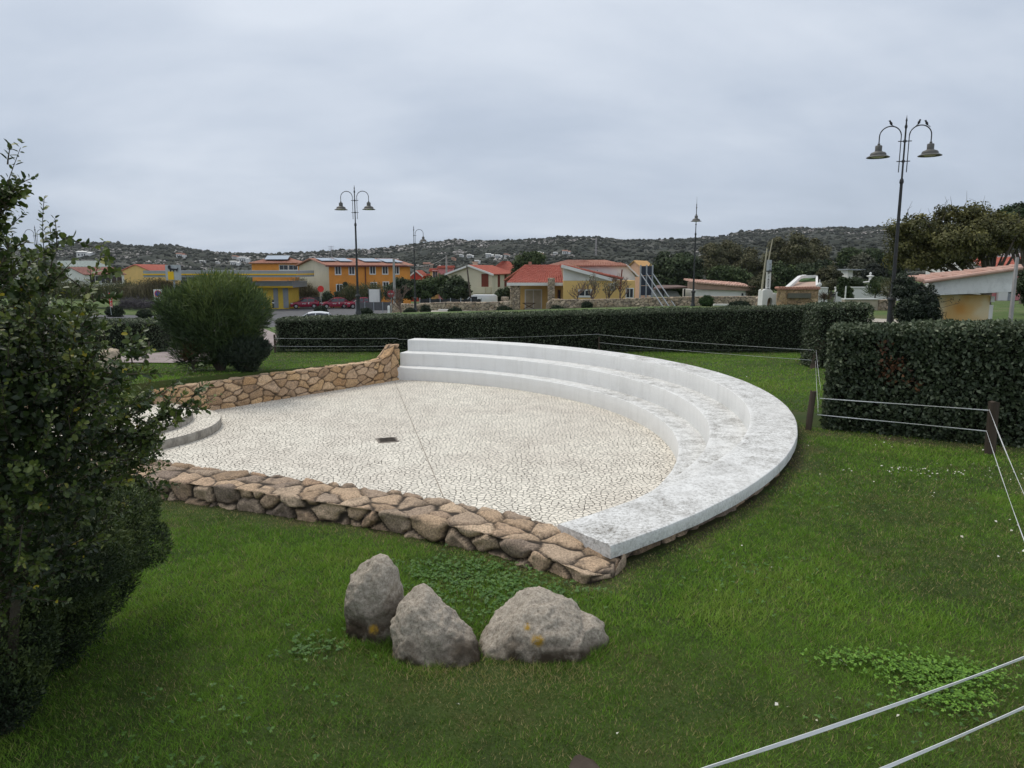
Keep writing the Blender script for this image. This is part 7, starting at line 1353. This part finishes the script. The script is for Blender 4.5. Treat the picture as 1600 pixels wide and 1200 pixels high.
# ---- reeds and rough growth
def reeds(label, px0, px1, pt, pb, Y, n, cols, seed, name='reed_clump', h_var=.5, lw=.03, dp=3.):
    r = np.random.default_rng(seed); x0, x1 = XY(px0, Y)[0], XY(px1, Y)[0]; zb = Zp(pb, Y); H = Zp(pt, Y) - zb; t = thing(name, label, 'reeds', ((x0 + x1) / 2, Y, zb)); n = int(n * FULL); xs = r.random(n) * (x1 - x0) - (x1 - x0) / 2; P = np.stack([xs, r.random(n) * dp, np.zeros(n)], 1)
    env = .55 + .45 * vnoise(np.stack([xs * .45, xs * 0, xs * 0], 1), seed); h = H * env * (1 - h_var + h_var * r.random(n)); d = unit(np.stack([r.normal(size=n) * .13, r.normal(size=n) * .13, np.ones(n)], 1)); a = leaves('canes', P, unit(rvec(n, r) * [1, 1, .1]), d, h, lw, r.random(n), leafmat(name + str(seed), cols, .8), t)
    m_ = n * 3; i = r.integers(0, n, m_); f = .25 + .75 * r.random(m_); Q = P[i] + d[i] * (h[i] * f)[:, None]; dd = unit(rvec(m_, r) * [1, 1, .5] + [0, 0, .55]); leaves('leaves', Q, unit(rvec(m_, r)), dd, .45 * (.5 + r.random(m_)), .13, r.random(m_), leafmat(name + str(seed), cols), t); return t
RD = [(.05, .045, .025), (.11, .10, .05), (.19, .16, .09), (.28, .24, .15)]; RG = [(.03, .04, .015), (.07, .085, .03), (.12, .13, .055), (.2, .18, .09)]
reeds('tall dry reeds right of the station kiosk, below the cream gable', 453, 524, 428, 472, 112, 1500, RD, 1); reeds('tall greenish reeds in front of the long orange building', 532, 592, 434, 474, 104, 1200, RG, 2); reeds('dry reeds along the field before the yellow gable house', 188, 262, 432, 470, 100, 1900, RD, 3, dp=5); reeds('brown reeds under the filling station canopy', 262, 330, 436, 474, 96, 1200, RD, 6)
reeds('grey violet dry brush along the edge of the left road', 178, 262, 462, 484, 84, 1500, [(.04, .036, .042), (.075, .066, .075), (.12, .105, .11)], 4, h_var=.7, dp=4); reeds('green and brown reeds beyond the large shrub at the far left', 60, 190, 434, 470, 100, 2400, RG, 5, dp=6)
tree('leafy_tree', 'pale drooping tree beside the low white building at the far left', 'tree', 92, 465, 120, [(92, 428, 10, 12), (85, 438, 9, 8)], .3, 2200, [(.1, .1, .06), (.16, .15, .09), (.22, .2, .13)], 7, 2, .12, ncl=24, clr=.6)
tree('dark_bush', 'dark bush just right of the round traffic sign behind the cars', 'bush', 508, 480, 106, [(510, 466, 8, 9), (518, 470, 6, 7), (530, 464, 8, 8)], .25, 2200, DG, 8, .6, .06, ncl=24, clr=.5)
tree('cypress', 'narrow dark cypress behind the middle red car', 'tree', 539, 480, 108, [(539, 462, 3.2, 17), (539, 450, 2, 8)], .22, 1500, [(.006, .02, .012), (.012, .04, .02), (.02, .06, .03)], 9, 2, .08, ncl=26, clr=.28)
# ================================================================== HAZE
_m = bpy.data.materials.new('haze_air'); _m.use_nodes = True; _n = _m.node_tree; _n.nodes.clear(); _o = _n.nodes.new('ShaderNodeOutputMaterial'); _v = _n.nodes.new('ShaderNodeVolumePrincipled')
_v.inputs['Color'].default_value = (.86, .90, .96, 1); _v.inputs['Density'].default_value = .00009; _v.inputs['Anisotropy'].default_value = .1; _n.links.new(_v.outputs[0], _o.inputs['Volume'])
mb = MB(); mb.box(-1800, 1800, -40, 1500, -60, 130); tag(mb.build('haze', _m), kind='stuff')
